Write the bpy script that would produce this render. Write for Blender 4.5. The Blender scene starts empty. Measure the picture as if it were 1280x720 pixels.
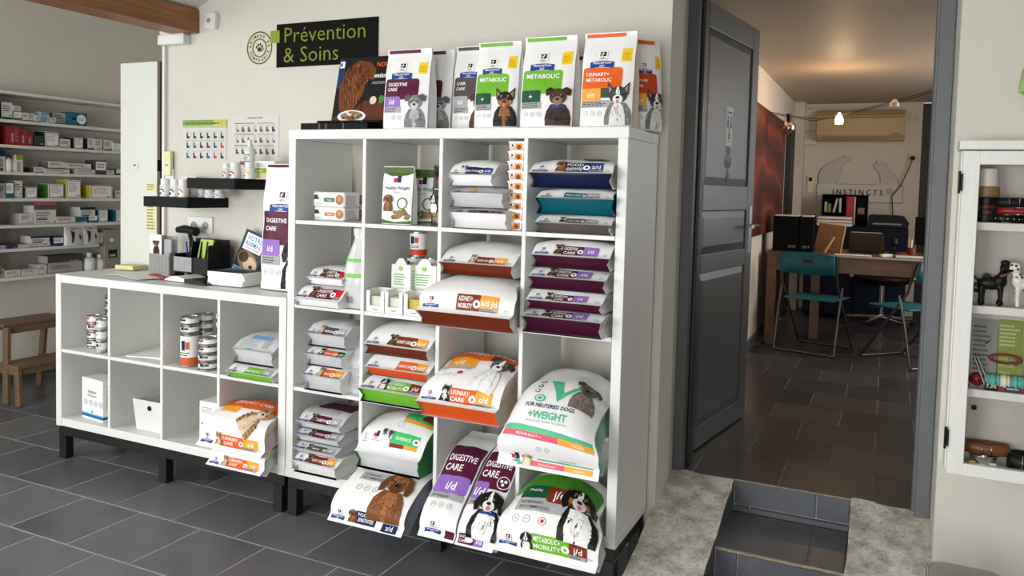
import bpy, bmesh, math, random
from mathutils import Vector, Matrix, noise
import numpy as np

# ------------------------------------------------------------------ camera, world, light, exposure
scene = bpy.context.scene
COL = scene.collection
CAM = np.array([2.27224, -2.61857, 1.41502])
YAW, PITCH, ROLL, FPX = 0.436529, -0.0520185, 0.0259874, 996.27
PPX, PPY = 643.466, 288.113
def _axes():
    cy, sy, cp, sp = math.cos(YAW), math.sin(YAW), math.cos(PITCH), math.sin(PITCH)
    f = np.array([-sy*cp, cy*cp, sp]); r0 = np.array([cy, sy, 0.]); u0 = np.cross(r0, f)
    r = math.cos(ROLL)*r0 + math.sin(ROLL)*u0
    u = -math.sin(ROLL)*r0 + math.cos(ROLL)*u0
    return r, u, f
RX, UP, FW = _axes()
cam_data = bpy.data.cameras.new('camera')
cam = bpy.data.objects.new('camera', cam_data)
COL.objects.link(cam)
M4 = Matrix.Identity(4)
for i in range(3):
    M4[i][0], M4[i][1], M4[i][2], M4[i][3] = RX[i], UP[i], -FW[i], CAM[i]
cam.matrix_world = M4
cam_data.sensor_width = 36.0
cam_data.lens = FPX*36/1280
cam_data.shift_x = (640-PPX)/1280
cam_data.shift_y = (PPY-360)/1280
cam_data.clip_start = 0.05
scene.camera = cam

world = bpy.data.worlds.new('world'); scene.world = world; world.use_nodes = True
wn = world.node_tree.nodes; bg = wn['Background']
bg.inputs['Color'].default_value = (0.80, 0.90, 1.0, 1); bg.inputs['Strength'].default_value = 1.2

def area_light(name, loc, size, energy, color, direction, spread=180):
    l = bpy.data.lights.new(name, 'AREA'); l.shape = 'RECTANGLE'; l.size, l.size_y = size
    l.energy = energy; l.color = color; l.spread = math.radians(spread)
    o = bpy.data.objects.new(name, l); COL.objects.link(o); o.location = loc
    o.rotation_euler = Vector(direction).to_track_quat('-Z', 'Z').to_euler()
    return o
# daylight entering through the shop window behind the camera, plus an added fill lamp
area_light('shop_window_daylight', (-0.4, -4.42, 1.10), (2.4, 1.6), 70, (1.0, 0.99, 0.965), (0.12, 1, -0.30), 150)
area_light('shop_door_daylight', (2.25, -4.42, 1.15), (1.0, 1.9), 24, (1.0, 0.99, 0.96), (.05, 1, -0.05), 140)  # added fill from the front right; the glazed door there is made up
area_light('side_window_daylight', (-3.14, -2.6, 1.60), (2.4, 1.3), 72, (1.0, 0.985, 0.95), (1, 0.0, -0.25), 170)
# daylight from the window of the back office, on its right wall
area_light('office_window_daylight', (3.62, 3.6, 1.70), (2.4, 1.1), 30, (1.0, 0.94, 0.86), (-1, 0.0, -0.2))

scene.view_settings.view_transform = 'Standard'
scene.view_settings.look = 'None'
scene.view_settings.exposure = 0.40
scene.view_settings.gamma = 1.0
scene.view_settings.use_curve_mapping = False

# ------------------------------------------------------------------ helpers
def ray(px, py):
    return (px-PPX)/FPX*RX - (py-PPY)/FPX*UP + FW
def at(px, py, X=None, Y=None, Z=None):
    d = ray(px, py); ax, v = (0, X) if X is not None else (1, Y) if Y is not None else (2, Z)
    return Vector(CAM + d*((v-CAM[ax])/d[ax]))
rnd = random.Random(7)

def lin(c):
    return tuple((x/12.92 if x <= .04045 else ((x+.055)/1.055)**2.4) for x in c)
MATS = {}
def mat(name, col, rough=.5, metal=0., noise_amt=0.0, nscale=30., bump=0., bscale=200., spec=.5, alpha=None, emit=None, trans=0., coat=0., stretch=None):
    """col is sRGB 0..255; procedural noise varies the colour and the relief"""
    if name in MATS: return MATS[name]
    m = bpy.data.materials.new(name); m.use_nodes = True
    nt = m.node_tree; b = nt.nodes['Principled BSDF']
    c = lin([v/255 for v in col])
    b.inputs['Base Color'].default_value = (*c, 1)
    b.inputs['Roughness'].default_value = rough
    b.inputs['Metallic'].default_value = metal
    b.inputs['Specular IOR Level'].default_value = spec
    if trans: b.inputs['Transmission Weight'].default_value = trans
    if coat: b.inputs['Coat Weight'].default_value = coat
    if alpha is not None: b.inputs['Alpha'].default_value = alpha
    if emit:
        b.inputs['Emission Color'].default_value = (*lin([v/255 for v in emit[0]]), 1)
        b.inputs['Emission Strength'].default_value = emit[1]
    if noise_amt or bump:
        tc = nt.nodes.new('ShaderNodeTexCoord'); src = tc.outputs['Object']
        if stretch:
            mp = nt.nodes.new('ShaderNodeMapping'); mp.inputs['Scale'].default_value = stretch
            nt.links.new(src, mp.inputs['Vector']); src = mp.outputs['Vector']
    if noise_amt:
        n = nt.nodes.new('ShaderNodeTexNoise'); n.inputs['Scale'].default_value = nscale; n.inputs['Detail'].default_value = 5
        nt.links.new(src, n.inputs['Vector'])
        r = nt.nodes.new('ShaderNodeValToRGB')
        r.color_ramp.elements[0].position = .3; r.color_ramp.elements[1].position = .7
        r.color_ramp.elements[0].color = (*[max(0, v*(1-noise_amt)) for v in c], 1)
        r.color_ramp.elements[1].color = (*[min(1, v*(1+noise_amt)) for v in c], 1)
        nt.links.new(n.outputs['Fac'], r.inputs['Fac']); nt.links.new(r.outputs['Color'], b.inputs['Base Color'])
    if bump:
        n2 = nt.nodes.new('ShaderNodeTexNoise'); n2.inputs['Scale'].default_value = bscale; n2.inputs['Detail'].default_value = 3
        nt.links.new(src, n2.inputs['Vector'])
        bp = nt.nodes.new('ShaderNodeBump'); bp.inputs['Strength'].default_value = bump; bp.inputs['Distance'].default_value = .01
        nt.links.new(n2.outputs['Fac'], bp.inputs['Height']); nt.links.new(bp.outputs['Normal'], b.inputs['Normal'])
    MATS[name] = m
    return m
def cm(r, g, b, rough=.45):
    """print colour"""
    return mat('print_%d_%d_%d' % (r, g, b), (r, g, b), rough, spec=.22, noise_amt=.03, nscale=25)

class MB:
    """collects faces with materials; build() links them as one mesh object"""
    def __init__(self): self.v = []; self.f = []; self.m = []; self.s = []; self.mats = []
    def mi(self, m):
        if m not in self.mats: self.mats.append(m)
        return self.mats.index(m)
    def add(self, vs, fs, m, smooth=False):
        o = len(self.v); self.v += [tuple(v) for v in vs]; k = self.mi(m)
        for f in fs: self.f.append(tuple(i+o for i in f)); self.m.append(k); self.s.append(smooth)
        return self
    def box(self, x0, x1, y0, y1, z0, z1, m, faces=None):
        vs = [(x0,y0,z0),(x1,y0,z0),(x1,y1,z0),(x0,y1,z0),(x0,y0,z1),(x1,y0,z1),(x1,y1,z1),(x0,y1,z1)]
        return self.add(vs, [(0,3,2,1),(4,5,6,7),(0,1,5,4),(1,2,6,5),(2,3,7,6),(3,0,4,7)], m)
    def cbox(self, c, s, m, rot=None):
        x, y, z = s[0]/2, s[1]/2, s[2]/2
        vs = [(-x,-y,-z),(x,-y,-z),(x,y,-z),(-x,y,-z),(-x,-y,z),(x,-y,z),(x,y,z),(-x,y,z)]
        M = Matrix.Identity(3) if rot is None else rot
        vs = [M @ Vector(v) + Vector(c) for v in vs]
        return self.add(vs, [(0,3,2,1),(4,5,6,7),(0,1,5,4),(1,2,6,5),(2,3,7,6),(3,0,4,7)], m)
    def bar(self, p, q, w, h, m, up=(0,0,1)):
        """square bar from p to q"""
        p, q = Vector(p), Vector(q); d = (q-p).normalized(); u = Vector(up)
        if abs(d.dot(u)) > .95: u = Vector((0,1,0))
        r = d.cross(u).normalized(); u = r.cross(d)
        vs = []
        for c in (p, q):
            for a, b in ((-1,-1),(1,-1),(1,1),(-1,1)): vs.append(c + r*(a*w/2) + u*(b*h/2))
        return self.add(vs, [(0,1,2,3)[::-1],(4,5,6,7),(0,1,5,4),(1,2,6,5),(2,3,7,6),(3,0,4,7)], m)
    def tube(self, pts, r, m, n=8, closed=False, cap=True):
        pts = [Vector(p) for p in pts]; N = len(pts); rr = r if isinstance(r, (list, tuple)) else [r]*N
        rings = []; prev = None
        for i, p in enumerate(pts):
            a = pts[(i-1) % N] if (closed or i > 0) else p
            b = pts[(i+1) % N] if (closed or i < N-1) else p
            d = (b-a).normalized()
            if prev is None:
                u = Vector((0,0,1)) if abs(d.z) < .9 else Vector((0,1,0))
            else: u = prev
            x = d.cross(u).normalized(); u = x.cross(d).normalized(); prev = u
            rings.append([p + (x*math.cos(t)+u*math.sin(t))*rr[i] for t in [2*math.pi*k/n for k in range(n)]])
        vs = [v for R in rings for v in R]; fs = []
        for i in range(N if closed else N-1):
            j = (i+1) % N
            for k in range(n): fs.append((i*n+k, i*n+(k+1) % n, j*n+(k+1) % n, j*n+k))
        self.add(vs, fs, m, True)
        if cap and not closed:
            self.add(rings[0], [tuple(range(n))[::-1]], m); self.add(rings[-1], [tuple(range(n))], m)
        return self
    def lathe(self, prof, m, n=20, c=(0,0,0), ms=None, M=None):
        """prof [(r,z)...]; ms gives a material for each segment"""
        c = Vector(c); rings = []
        for r, z in prof:
            R = [Vector((r*math.cos(2*math.pi*k/n), r*math.sin(2*math.pi*k/n), z)) for k in range(n)]
            rings.append([(M @ v if M else v) + c for v in R])
        for i in range(len(prof)-1):
            self.add(rings[i]+rings[i+1], [(k, (k+1) % n, n+(k+1) % n, n+k) for k in range(n)], ms[i] if ms else m, True)
        self.add(rings[0], [tuple(range(n))[::-1]], ms[0] if ms else m)
        self.add(rings[-1], [tuple(range(n))], ms[-1] if ms else m)
        return self
    def prism(self, poly, t, m, M=None):
        """polygon in (x,z) extruded along +y by t"""
        n = len(poly); vs = [Vector((x, 0, z)) for x, z in poly] + [Vector((x, t, z)) for x, z in poly]
        if M: vs = [M @ v for v in vs]
        return self.add(vs, [tuple(range(n)), tuple(range(n, 2*n))[::-1]] + [(i, n+i, n+(i+1) % n, (i+1) % n) for i in range(n)], m)
    def ball(self, c, r, m, nu=12, nv=8, M=None):
        r = (r, r, r) if not isinstance(r, (tuple, list)) else r
        vs = [Vector((0,0,-r[2]))]; fs = []
        for j in range(1, nv):
            t = math.pi*j/nv
            for i in range(nu):
                p = 2*math.pi*i/nu; vs.append(Vector((r[0]*math.sin(t)*math.cos(p), r[1]*math.sin(t)*math.sin(p), -r[2]*math.cos(t))))
        vs.append(Vector((0,0,r[2])))
        for i in range(nu): fs.append((0, 1+(i+1) % nu, 1+i))
        for j in range(nv-2):
            for i in range(nu): fs.append((1+j*nu+i, 1+j*nu+(i+1) % nu, 1+(j+1)*nu+(i+1) % nu, 1+(j+1)*nu+i))
        L = len(vs)-1
        for i in range(nu): fs.append((L, 1+(nv-2)*nu+i, 1+(nv-2)*nu+(i+1) % nu))
        vs = [(M @ v if M else v) + Vector(c) for v in vs]
        return self.add(vs, fs, m, True)
    def mesh(self, name):
        me = bpy.data.meshes.new(name); me.from_pydata(self.v, [], self.f)
        for m in self.mats: me.materials.append(m)
        me.polygons.foreach_set('material_index', self.m); me.polygons.foreach_set('use_smooth', self.s)
        me.update(); return me
    def build(self, name, parent=None, loc=None, rot=None, bevel=0, seg=2):
        o = bpy.data.objects.new(name, self.mesh(name)); COL.objects.link(o)
        if parent: o.parent = parent
        if loc is not None: o.location = loc
        if rot is not None: o.rotation_euler = rot
        if bevel:
            b = o.modifiers.new('bevel', 'BEVEL'); b.width = bevel; b.segments = seg; b.limit_method = 'ANGLE'; b.angle_limit = math.radians(40)
        return o
def tag(o, label, cat, group=None):
    o['label'] = label; o['category'] = cat
    if group: o['group'] = group
    return o
def thing(name, label, cat, loc=(0,0,0), rotz=0., group=None):
    o = bpy.data.objects.new(name, None); COL.objects.link(o); o.location = loc; o.rotation_euler = (0,0,rotz)
    o.empty_display_size = .05
    return tag(o, label, cat, group)
def struct(o):
    o['kind'] = 'structure'; return o
def clone(o, parent=None):
    c = o.copy(); COL.objects.link(c)
    if parent: c.parent = parent
    return c

# ------------------------------------------------------------------ text and flat print
_txt = {}
def text2d(s, bold=0.):
    """unit-size text as 2d triangles: verts, faces, width"""
    k = (s, bold)
    if k in _txt: return _txt[k]
    cu = bpy.data.curves.new('t', 'FONT'); cu.body = s; cu.size = 1; cu.resolution_u = 2; cu.offset = bold; cu.fill_mode = 'FRONT'
    o = bpy.data.objects.new('t', cu); COL.objects.link(o)
    bpy.context.view_layer.update()
    ev = o.evaluated_get(bpy.context.evaluated_depsgraph_get()); me = ev.to_mesh()
    vs = [(v.co.x, v.co.y) for v in me.vertices]; fs = [tuple(p.vertices) for p in me.polygons]
    ev.to_mesh_clear(); bpy.data.objects.remove(o); bpy.data.curves.remove(cu)
    xs = [v[0] for v in vs] or [0]
    r = (vs, fs, max(xs), min(xs)); _txt[k] = r
    return r

class Print:
    """flat print laid on a surface: 2d shapes (a across, s up, metres), later mapped by fn(a,s,off)->point"""
    def __init__(self): self.v = []; self.f = []; self.m = []; self.mats = []
    def _add(self, vs, fs, m, layer):
        if m not in self.mats: self.mats.append(m)
        k = self.mats.index(m); o = len(self.v)
        self.v += [(x, y, layer*.0004) for x, y in vs]
        for f in fs: self.f.append(tuple(i+o for i in f)); self.m.append(k)
    def poly(self, pts, m, layer=0): self._add(pts, [tuple(range(len(pts)))], m, layer)
    def rect(self, x0, y0, x1, y1, m, layer=0, r=0.):
        if r <= 0: return self.poly([(x0,y0),(x1,y0),(x1,y1),(x0,y1)], m, layer)
        pts = []
        for cx, cy, a0 in ((x1-r,y0+r,-90),(x1-r,y1-r,0),(x0+r,y1-r,90),(x0+r,y0+r,180)):
            for k in range(4): t = math.radians(a0+30*k); pts.append((cx+r*math.cos(t), cy+r*math.sin(t)))
        self.poly(pts, m, layer)
    def ell(self, cx, cy, rx, ry, m, layer=0, rot=0., n=16, a0=0, a1=360):
        pts = []; c, s = math.cos(rot), math.sin(rot); full = a1-a0 >= 360
        for k in range(n if full else n+1):
            t = math.radians(a0+(a1-a0)*k/n); x, y = rx*math.cos(t), ry*math.sin(t); pts.append((cx+x*c-y*s, cy+x*s+y*c))
        self.poly(pts, m, layer)
    def ring(self, cx, cy, r0, r1, m, layer=0, n=24):
        vs = []
        for k in range(n):
            t = 2*math.pi*k/n; vs += [(cx+r0*math.cos(t), cy+r0*math.sin(t)), (cx+r1*math.cos(t), cy+r1*math.sin(t))]
        self._add(vs, [(2*k, 2*k+1, 2*((k+1) % n)+1, 2*((k+1) % n)) for k in range(n)], m, layer)
    def text(self, s, x, y, size, m, layer=1, align='l', maxw=None, bold=.0, rot=0., sx=1.):
        vs, fs, w, _ = text2d(s, bold)
        k = size
        if maxw and w*size*sx > maxw: sx = maxw/(w*size)
        dx = {'l': 0, 'c': -w*size*sx/2, 'r': -w*size*sx}[align]
        c, sn = math.cos(rot), math.sin(rot)
        P = [((vx*k*sx+dx), vy*k) for vx, vy in vs]
        self._add([(x+a*c-b*sn, y+a*sn+b*c) for a, b in P], fs, m, layer)
    def lines(self, x0, y0, x1, y1, n, m, layer=1, fill=.45):
        """n rows of small print, drawn as thin uneven strokes"""
        h = (y1-y0)/n
        for i in range(n):
            x = x0; y = y1-(i+.8)*h
            end = x1 - (x1-x0)*rnd.random()*.3
            while x < end:
                l = (x1-x0)*(.06+.12*rnd.random()); self.rect(x, y, min(x+l, end), y+h*fill, m, layer); x += l + (x1-x0)*.03
    def build(self, name, parent, fn, us=(), ss=()):
        """cut along the surface's grid lines (us, ss) and map onto it"""
        if not self.f: return None
        bm = bmesh.new(); vv = [bm.verts.new(v) for v in self.v]
        for f, k in zip(self.f, self.m):
            try: bf = bm.faces.new([vv[i] for i in f]); bf.material_index = k
            except ValueError: pass
        xs = [v[0] for v in self.v]; ys = [v[1] for v in self.v]
        for ax, vals, lo, hi in ((0, us, min(xs), max(xs)), (1, ss, min(ys), max(ys))):
            for q in vals:
                if lo+1e-5 < q < hi-1e-5:
                    bmesh.ops.bisect_plane(bm, geom=bm.verts[:]+bm.edges[:]+bm.faces[:], dist=1e-7,
                        plane_co=(q, 0, 0) if ax == 0 else (0, q, 0), plane_no=(1,0,0) if ax == 0 else (0,1,0))
        for v in bm.verts: v.co = fn(v.co.x, v.co.y, v.co.z)
        me = bpy.data.meshes.new(name); bm.to_mesh(me); bm.free()
        for m in self.mats: me.materials.append(m)
        o = bpy.data.objects.new(name, me); COL.objects.link(o); o.parent = parent
        if name == 'small_print': o['kind'] = 'stuff'
        return o
def plane_map(o, ax, az, off=.0008):
    """map print coordinates to a plane through o with axes ax (a) and az (s)"""
    o, ax, az = Vector(o), Vector(ax).normalized(), Vector(az).normalized(); n = ax.cross(az)
    return lambda a, s, l: o + ax*a + az*s + n*(off+l)
# ------------------------------------------------------------------ materials of the setting
M_wall = mat('white_plaster', (206, 203, 193), .85, noise_amt=.025, nscale=3, bump=.12, bscale=60)
M_wallL = mat('store_wall_plaster', (224, 219, 210), .9, noise_amt=.03, nscale=2.5, bump=.1, bscale=60)
M_wallB = mat('office_wall_plaster', (220, 208, 194), .9, noise_amt=.03, nscale=2.5, bump=.1, bscale=60)
M_ceil = mat('ceiling_paint', (212, 208, 200), .9, noise_amt=.02, nscale=3)
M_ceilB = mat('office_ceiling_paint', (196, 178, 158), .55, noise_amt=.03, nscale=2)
M_grout = mat('pale_grout', (154, 152, 149), .9, noise_amt=.2, nscale=40)
M_tile = mat('anthracite_tile', (94, 96, 100), .36, noise_amt=.16, nscale=5, bump=.1, bscale=80)
M_tile2 = mat('anthracite_tile_worn', (103, 104, 107), .40, noise_amt=.18, nscale=4, bump=.1, bscale=80)
M_tile3 = mat('anthracite_tile_cool', (86, 89, 95), .33, noise_amt=.16, nscale=6, bump=.1, bscale=80)
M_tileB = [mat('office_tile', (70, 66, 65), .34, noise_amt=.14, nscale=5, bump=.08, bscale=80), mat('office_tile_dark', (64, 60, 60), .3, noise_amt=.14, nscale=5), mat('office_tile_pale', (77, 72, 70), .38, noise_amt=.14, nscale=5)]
M_conc = mat('rough_concrete', (192, 188, 179), .95, noise_amt=.34, nscale=5, bump=.25, bscale=90)
M_white = mat('white_laminate', (224, 224, 221), .42, noise_amt=.008, nscale=8)
M_black = mat('black_metal', (14, 14, 15), .45, noise_amt=.2, nscale=30)
M_beam = mat('varnished_pine', (138, 90, 48), .45, noise_amt=.3, nscale=6, stretch=(9, .7, 9), bump=.15, bscale=30)
M_door = mat('anthracite_door_paint', (72, 75, 75), .42, noise_amt=.05, nscale=20, bump=.08, bscale=40)
M_frame = mat('slate_frame_paint', (98, 101, 102), .45, noise_amt=.05, nscale=15)
M_chrome = mat('chrome', (205, 205, 205), .16, 1., noise_amt=.03, nscale=20)
M_steel = mat('brushed_steel', (150, 150, 150), .35, 1., noise_amt=.05, nscale=40)
M_glass = mat('clear_glass', (255, 255, 255), .02, trans=1., noise_amt=.003, nscale=5)
M_pane = mat('cabinet_glass', (20, 26, 26), .03, alpha=.05)
M_mortar = mat('sandy_mortar', (150, 136, 120), .95, noise_amt=.25, nscale=60, bump=.5, bscale=120)

nt = M_conc.node_tree; bs = nt.nodes['Principled BSDF']; tc = nt.nodes.new('ShaderNodeTexCoord')
def _nz(sc, det, a, ca, b_, cb):
    n = nt.nodes.new('ShaderNodeTexNoise'); n.inputs['Scale'].default_value = sc; n.inputs['Detail'].default_value = det; n.inputs['Roughness'].default_value = .65; nt.links.new(tc.outputs['Object'], n.inputs['Vector'])
    r = nt.nodes.new('ShaderNodeValToRGB'); r.color_ramp.elements[0].position = a; r.color_ramp.elements[1].position = b_
    r.color_ramp.elements[0].color = (*lin([v/255 for v in ca]), 1); r.color_ramp.elements[1].color = (*lin([v/255 for v in cb]), 1); nt.links.new(n.outputs['Fac'], r.inputs['Fac']); return r
r1 = _nz(11, 9, .38, (164, 158, 147), .60, (218, 215, 208)); r2 = _nz(70, 4, .34, (206, 200, 190), .46, (255, 255, 255))
mx = nt.nodes.new('ShaderNodeMix'); mx.data_type = 'RGBA'; mx.blend_type = 'MULTIPLY'; mx.inputs['Factor'].default_value = 1.
nt.links.new(r1.outputs['Color'], mx.inputs[6]); nt.links.new(r2.outputs['Color'], mx.inputs[7]); nt.links.new(mx.outputs[2], bs.inputs['Base Color'])

BZ = .1687            # height of the black base frames
WY = .42              # plane of the shop's long wall
ZF = .25              # floor level of the back office
DX0, DX1 = 1.495, 2.465   # doorway

def wall(name, boxes, m):
    b = MB()
    for q in boxes: b.box(*q, m)
    return struct(b.build(name))
wall('wall_back', [(-1.20, DX0, WY, .80, 0, 3.75), (DX0, DX1, WY, .80, 2.36, 3.75)], M_wall)
wall('wall_right_of_door', [(DX1, 7.0, WY, .80, 0, 3.75)], M_wall)
wall('wall_left', [(-3.40, -3.20, -1.3, 2.55, 0, 3.2), (-3.40, -3.20, -4.6, -3.9, 0, 3.2), (-3.40, -3.20, -3.9, -1.3, 0, 1.0), (-3.40, -3.20, -3.9, -1.3, 2.45, 3.2)], M_wallL)
wall('wall_store_end', [(-3.20, -1.10, 2.40, 2.55, 0, 3.2)], M_wallL)
wall('wall_store_side', [(-1.20, -1.10, .80, 2.40, 0, 3.2)], M_wallL)
wall('wall_right', [(7.0, 7.15, -4.6, .80, 0, 3.75)], M_wall)
# street side, behind the camera: window, and a door opening invented for the fill lamp
wall('wall_front', [(-3.4, -2.6, -4.65, -4.5, 0, 3.75), (-2.6, .8, -4.65, -4.5, 0, .35), (-2.6, .8, -4.65, -4.5, 2.35, 3.75),
                    (.8, 1.7, -4.65, -4.5, 0, 3.75), (2.8, 7.15, -4.65, -4.5, 0, 3.75), (1.7, 2.8, -4.65, -4.5, 2.2, 3.75)], M_wall)
b = MB()
for x in (-2.6, -.93, .74): b.box(x, x+.06, -4.60, -4.54, .35, 2.35, M_frame)
b.box(-2.54, .74, -4.60, -4.54, .35, .41, M_frame); b.box(-2.54, .74, -4.60, -4.54, 2.29, 2.35, M_frame)
w1 = struct(b.build('window_1'))
# ceiling over the shop: pitched, with a lower flat part over the store on the left
b = MB()
def slab(x0, z0, x1, z1, y0, y1, m):
    b.add([(x0,y0,z0),(x1,y0,z1),(x1,y1,z1),(x0,y1,z0),(x0,y0,z0+.08),(x1,y0,z1+.08),(x1,y1,z1+.08),(x0,y1,z0+.08)],
          [(0,3,2,1),(4,5,6,7),(0,1,5,4),(1,2,6,5),(2,3,7,6),(3,0,4,7)], m)
slab(-.98, 2.29, 1.9, 3.52, -4.6, WY, M_ceil); slab(1.9, 3.52, 7.05, 1.95, -4.6, WY, M_ceil)
slab(-3.4, 3.05, -.98, 3.05, -4.6, 2.5, M_ceil)
b.box(-1.04, -.98, -4.6, WY, 2.29, 3.05, M_ceil)
struct(b.build('ceiling'))
b = MB(); b.box(-1.11, -.95, -4.6, WY, 2.165, 2.285, M_beam)
bo = struct(b.build('trim_1', bevel=.006)); bo['label'] = 'brown wooden ceiling beam'

# floors ------------------------------------------------------------
def tiles(parent, x0, x1, y0, y1, z, ox, oy, size, mats, keep=lambda x, y: True):
    g = .0016; s = size-2*g; me = []
    for m in mats:
        q = MB(); c = .003; h = .008
        top = [(c,c,h),(s-c,c,h),(s-c,s-c,h),(c,s-c,h)]; mid = [(0,0,h-c),(s,0,h-c),(s,s,h-c),(0,s,h-c)]; bot = [(0,0,0),(s,0,0),(s,s,0),(0,s,0)]
        q.add(top+mid+bot, [(0,1,2,3)]+[(4+i, 4+(i+1) % 4, (i+1) % 4, i) for i in range(4)]+[(8+i, 8+(i+1) % 4, 4+(i+1) % 4, 4+i) for i in range(4)], m)
        me.append(q.mesh('tile'))
    j = math.floor((y0-oy)/size)
    while oy+j*size < y1:
        i = math.floor((x0-ox)/size)-1
        while True:
            X = ox + i*size + (size/2 if j % 2 else 0); Yv = oy + j*size; i += 1
            if X > x1: break
            if X < x0-size*.6 or not keep(X+size/2, Yv+size/2): continue
            o = bpy.data.objects.new('tile', rnd.choice(me)); COL.objects.link(o); o.parent = parent
            o.location = (X+g, Yv+g, z-.008+rnd.uniform(-.0006, .0004))
        j += 1
b = MB(); b.box(-3.4, 7.1, -4.6, 2.5, -.1, -.0009, M_grout)
floor = struct(b.build('floor'))
tiles(floor, -3.3, 3.6, -1.75, 2.3, 0, -1.23, .075, .3437, [M_tile, M_tile2, M_tile3],
      lambda x, y: (x < -1.2 or y < .55) and not (y < -1.0 and x < -1.6) and not (x > 1.5 and y > .3))
M_grout2 = mat('dark_grout', (104, 98, 93), .9, noise_amt=.3, nscale=20)
b = MB(); b.box(1.2, 4.2, .70, 6.4, ZF-.2, ZF-.0016, M_grout2)
floor2 = struct(b.build('floor_office'))
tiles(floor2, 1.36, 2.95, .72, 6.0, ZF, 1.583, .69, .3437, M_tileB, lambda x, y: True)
# front row of office tiles sits on the doorstep edge
# store and office skirting
b = MB(); b.box(-3.2, -3.185, -4.4, 2.4, 0, .09, M_door); struct(b.build('baseboard_left'))

# doorway: ramps and steps --------------------------------------------
def ramp(name, x0, x1, label):
    RN = 22; NX = 6; y0, y1 = -.20, .70
    zz = lambda y: .012 + (y-y0)/(y1-y0)*(ZF-.012)
    vs = []; fs = []
    for j in range(RN+1):
        y = y0+(y1-y0)*j/RN
        for i in range(NX+1):
            x = x0+(x1-x0)*i/NX
            e = .006*noise.noise((x*9, y*14, 3)) if i in (0, NX) else 0
            vs.append((x+(e if .05 < j/RN < .98 else 0), y, zz(y)+.006*noise.noise((x*7, y*7, 1))))
    for j in range(RN):
        for i in range(NX):
            k = j*(NX+1)+i; fs.append((k, k+1, k+NX+2, k+NX+1))
    q = MB(); q.add(vs, fs, M_conc, True)
    for i, flip in ((0, 1), (NX, 0)):
        side = [vs[j*(NX+1)+i] for j in range(RN+1)]; n = len(side)
        low = [(x, y, -.02) for x, y, z in side]
        q.add(side+low, [((k, k+1, n+k+1, n+k) if flip else (k, n+k, n+k+1, k+1)) for k in range(n-1)], M_tile if i == (NX if x0 < 2 else 0) else M_conc)
    q.add([vs[i] for i in range(NX+1)]+[(x, y, -.02) for x, y, z in vs[:NX+1]], [(k, NX+1+k, NX+2+k, k+1) for k in range(NX)], M_conc)
    o = struct(q.build(name)); o['label'] = label
ramp('trim_2', 1.488, 1.752, 'rough concrete ramp beside the shelving unit')
ramp('trim_3', 2.197, 2.466, 'rough concrete ramp under the wall cabinet')
b = MB()
b.box(1.752, 2.197, .318, .70, -.02, .1165, M_grout); b.box(1.752, 2.197, .698, .74, 0, ZF-.006, M_grout)
steps = struct(b.build('trim_4')); steps['label'] = 'two dark tiled steps up to the office'
def tilebox(*q):
    m = MB(); m.box(*q, M_tile3); m.build('tile', steps, bevel=.002, seg=1)
for x0, x1 in ((1.757, 2.068), (2.074, 2.192)):
    tilebox(x0, x1, .690, .699, .148, ZF-.004)      # upper riser
    tilebox(x0, x1, .312, .674, .112, .122)          # tread
for x0, x1 in ((1.757, 1.815), (1.821, 2.192)): tilebox(x0, x1, .678, .699, .122, .143)
for x0, x1 in ((1.757, 1.832), (1.838, 2.180), (2.184, 2.192)): tilebox(x0, x1, .308, .319, .004, .108)
q = MB(); q.tube([(x, .309+.003*noise.noise((x*30, 0, 0)), .115+.003*noise.noise((x*25, 5, 0))) for x in np.linspace(1.755, 2.195, 24)], .006, M_mortar, 6); q.build('step_edge', steps)
q = MB(); q.tube([(x, .694+.002*noise.noise((x*30, 0, 9)), ZF-.004) for x in np.linspace(1.755, 2.195, 24)], .004, M_mortar, 6); q.build('step_edge', steps)

# door frame and leaf ---------------------------------------------------
b = MB()
b.box(DX0, DX0+.045, .68, .80, ZF, 2.36, M_door); b.box(DX0+.045, DX0+.06, .74, .80, ZF, 2.345, M_black)
b.box(DX1-.052, DX1-.001, .65, .71, ZF-.02, 2.36, M_frame); b.box(DX1-.038, DX1-.001, .71, .80, ZF, 2.36, M_frame)
b.tube([(DX1-.052, .68, ZF), (DX1-.052, .68, 2.36)], .012, M_frame, 10)
b.box(DX0+.045, DX1-.052, .68, .80, 2.30, 2.36, M_door)
struct(b.build('door_frame', bevel=.004))
DL = .835; DH = 2.0
door = MB(); T = .04
hx, hy = 1.515, .835
ang = math.atan2(1.626-.835, 1.634-1.515)
# leaf in local coordinates: x along the leaf from the hinge, y thickness (front face at y=0 faces the opening), z up
rails = [(0, .10), (.80, .885), (1.08, 1.20), (1.89, 2.0)]
for z0, z1 in rails: door.box(.10, DL-.10, 0, T, z0, z1, M_door)
door.box(0, .10, 0, T, 0, DH, M_door); door.box(DL-.10, DL, 0, T, 0, DH, M_door)
dobj = struct(door.build('door_1', loc=(hx, hy, ZF+.008), rot=(0, 0, ang), bevel=.004))
for z0, z1 in ((.10, .80), (.885, 1.08), (1.20, 1.89)):
    p = MB(); p.box(.10, DL-.10, .012, T-.012, z0, z1, M_door)
    # raised field
    d = .035
    p.add([(.10,.012,z0),(DL-.10,.012,z0),(DL-.10,.012,z1),(.10,.012,z1),(.10+d,.004,z0+d),(DL-.10-d,.004,z0+d),(DL-.10-d,.004,z1-d),(.10+d,.004,z1-d)],
          [(0,1,5,4),(1,2,6,5),(2,3,7,6),(3,0,4,7),(4,5,6,7)], M_door)
    p.build('door_panel', dobj)
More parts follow.
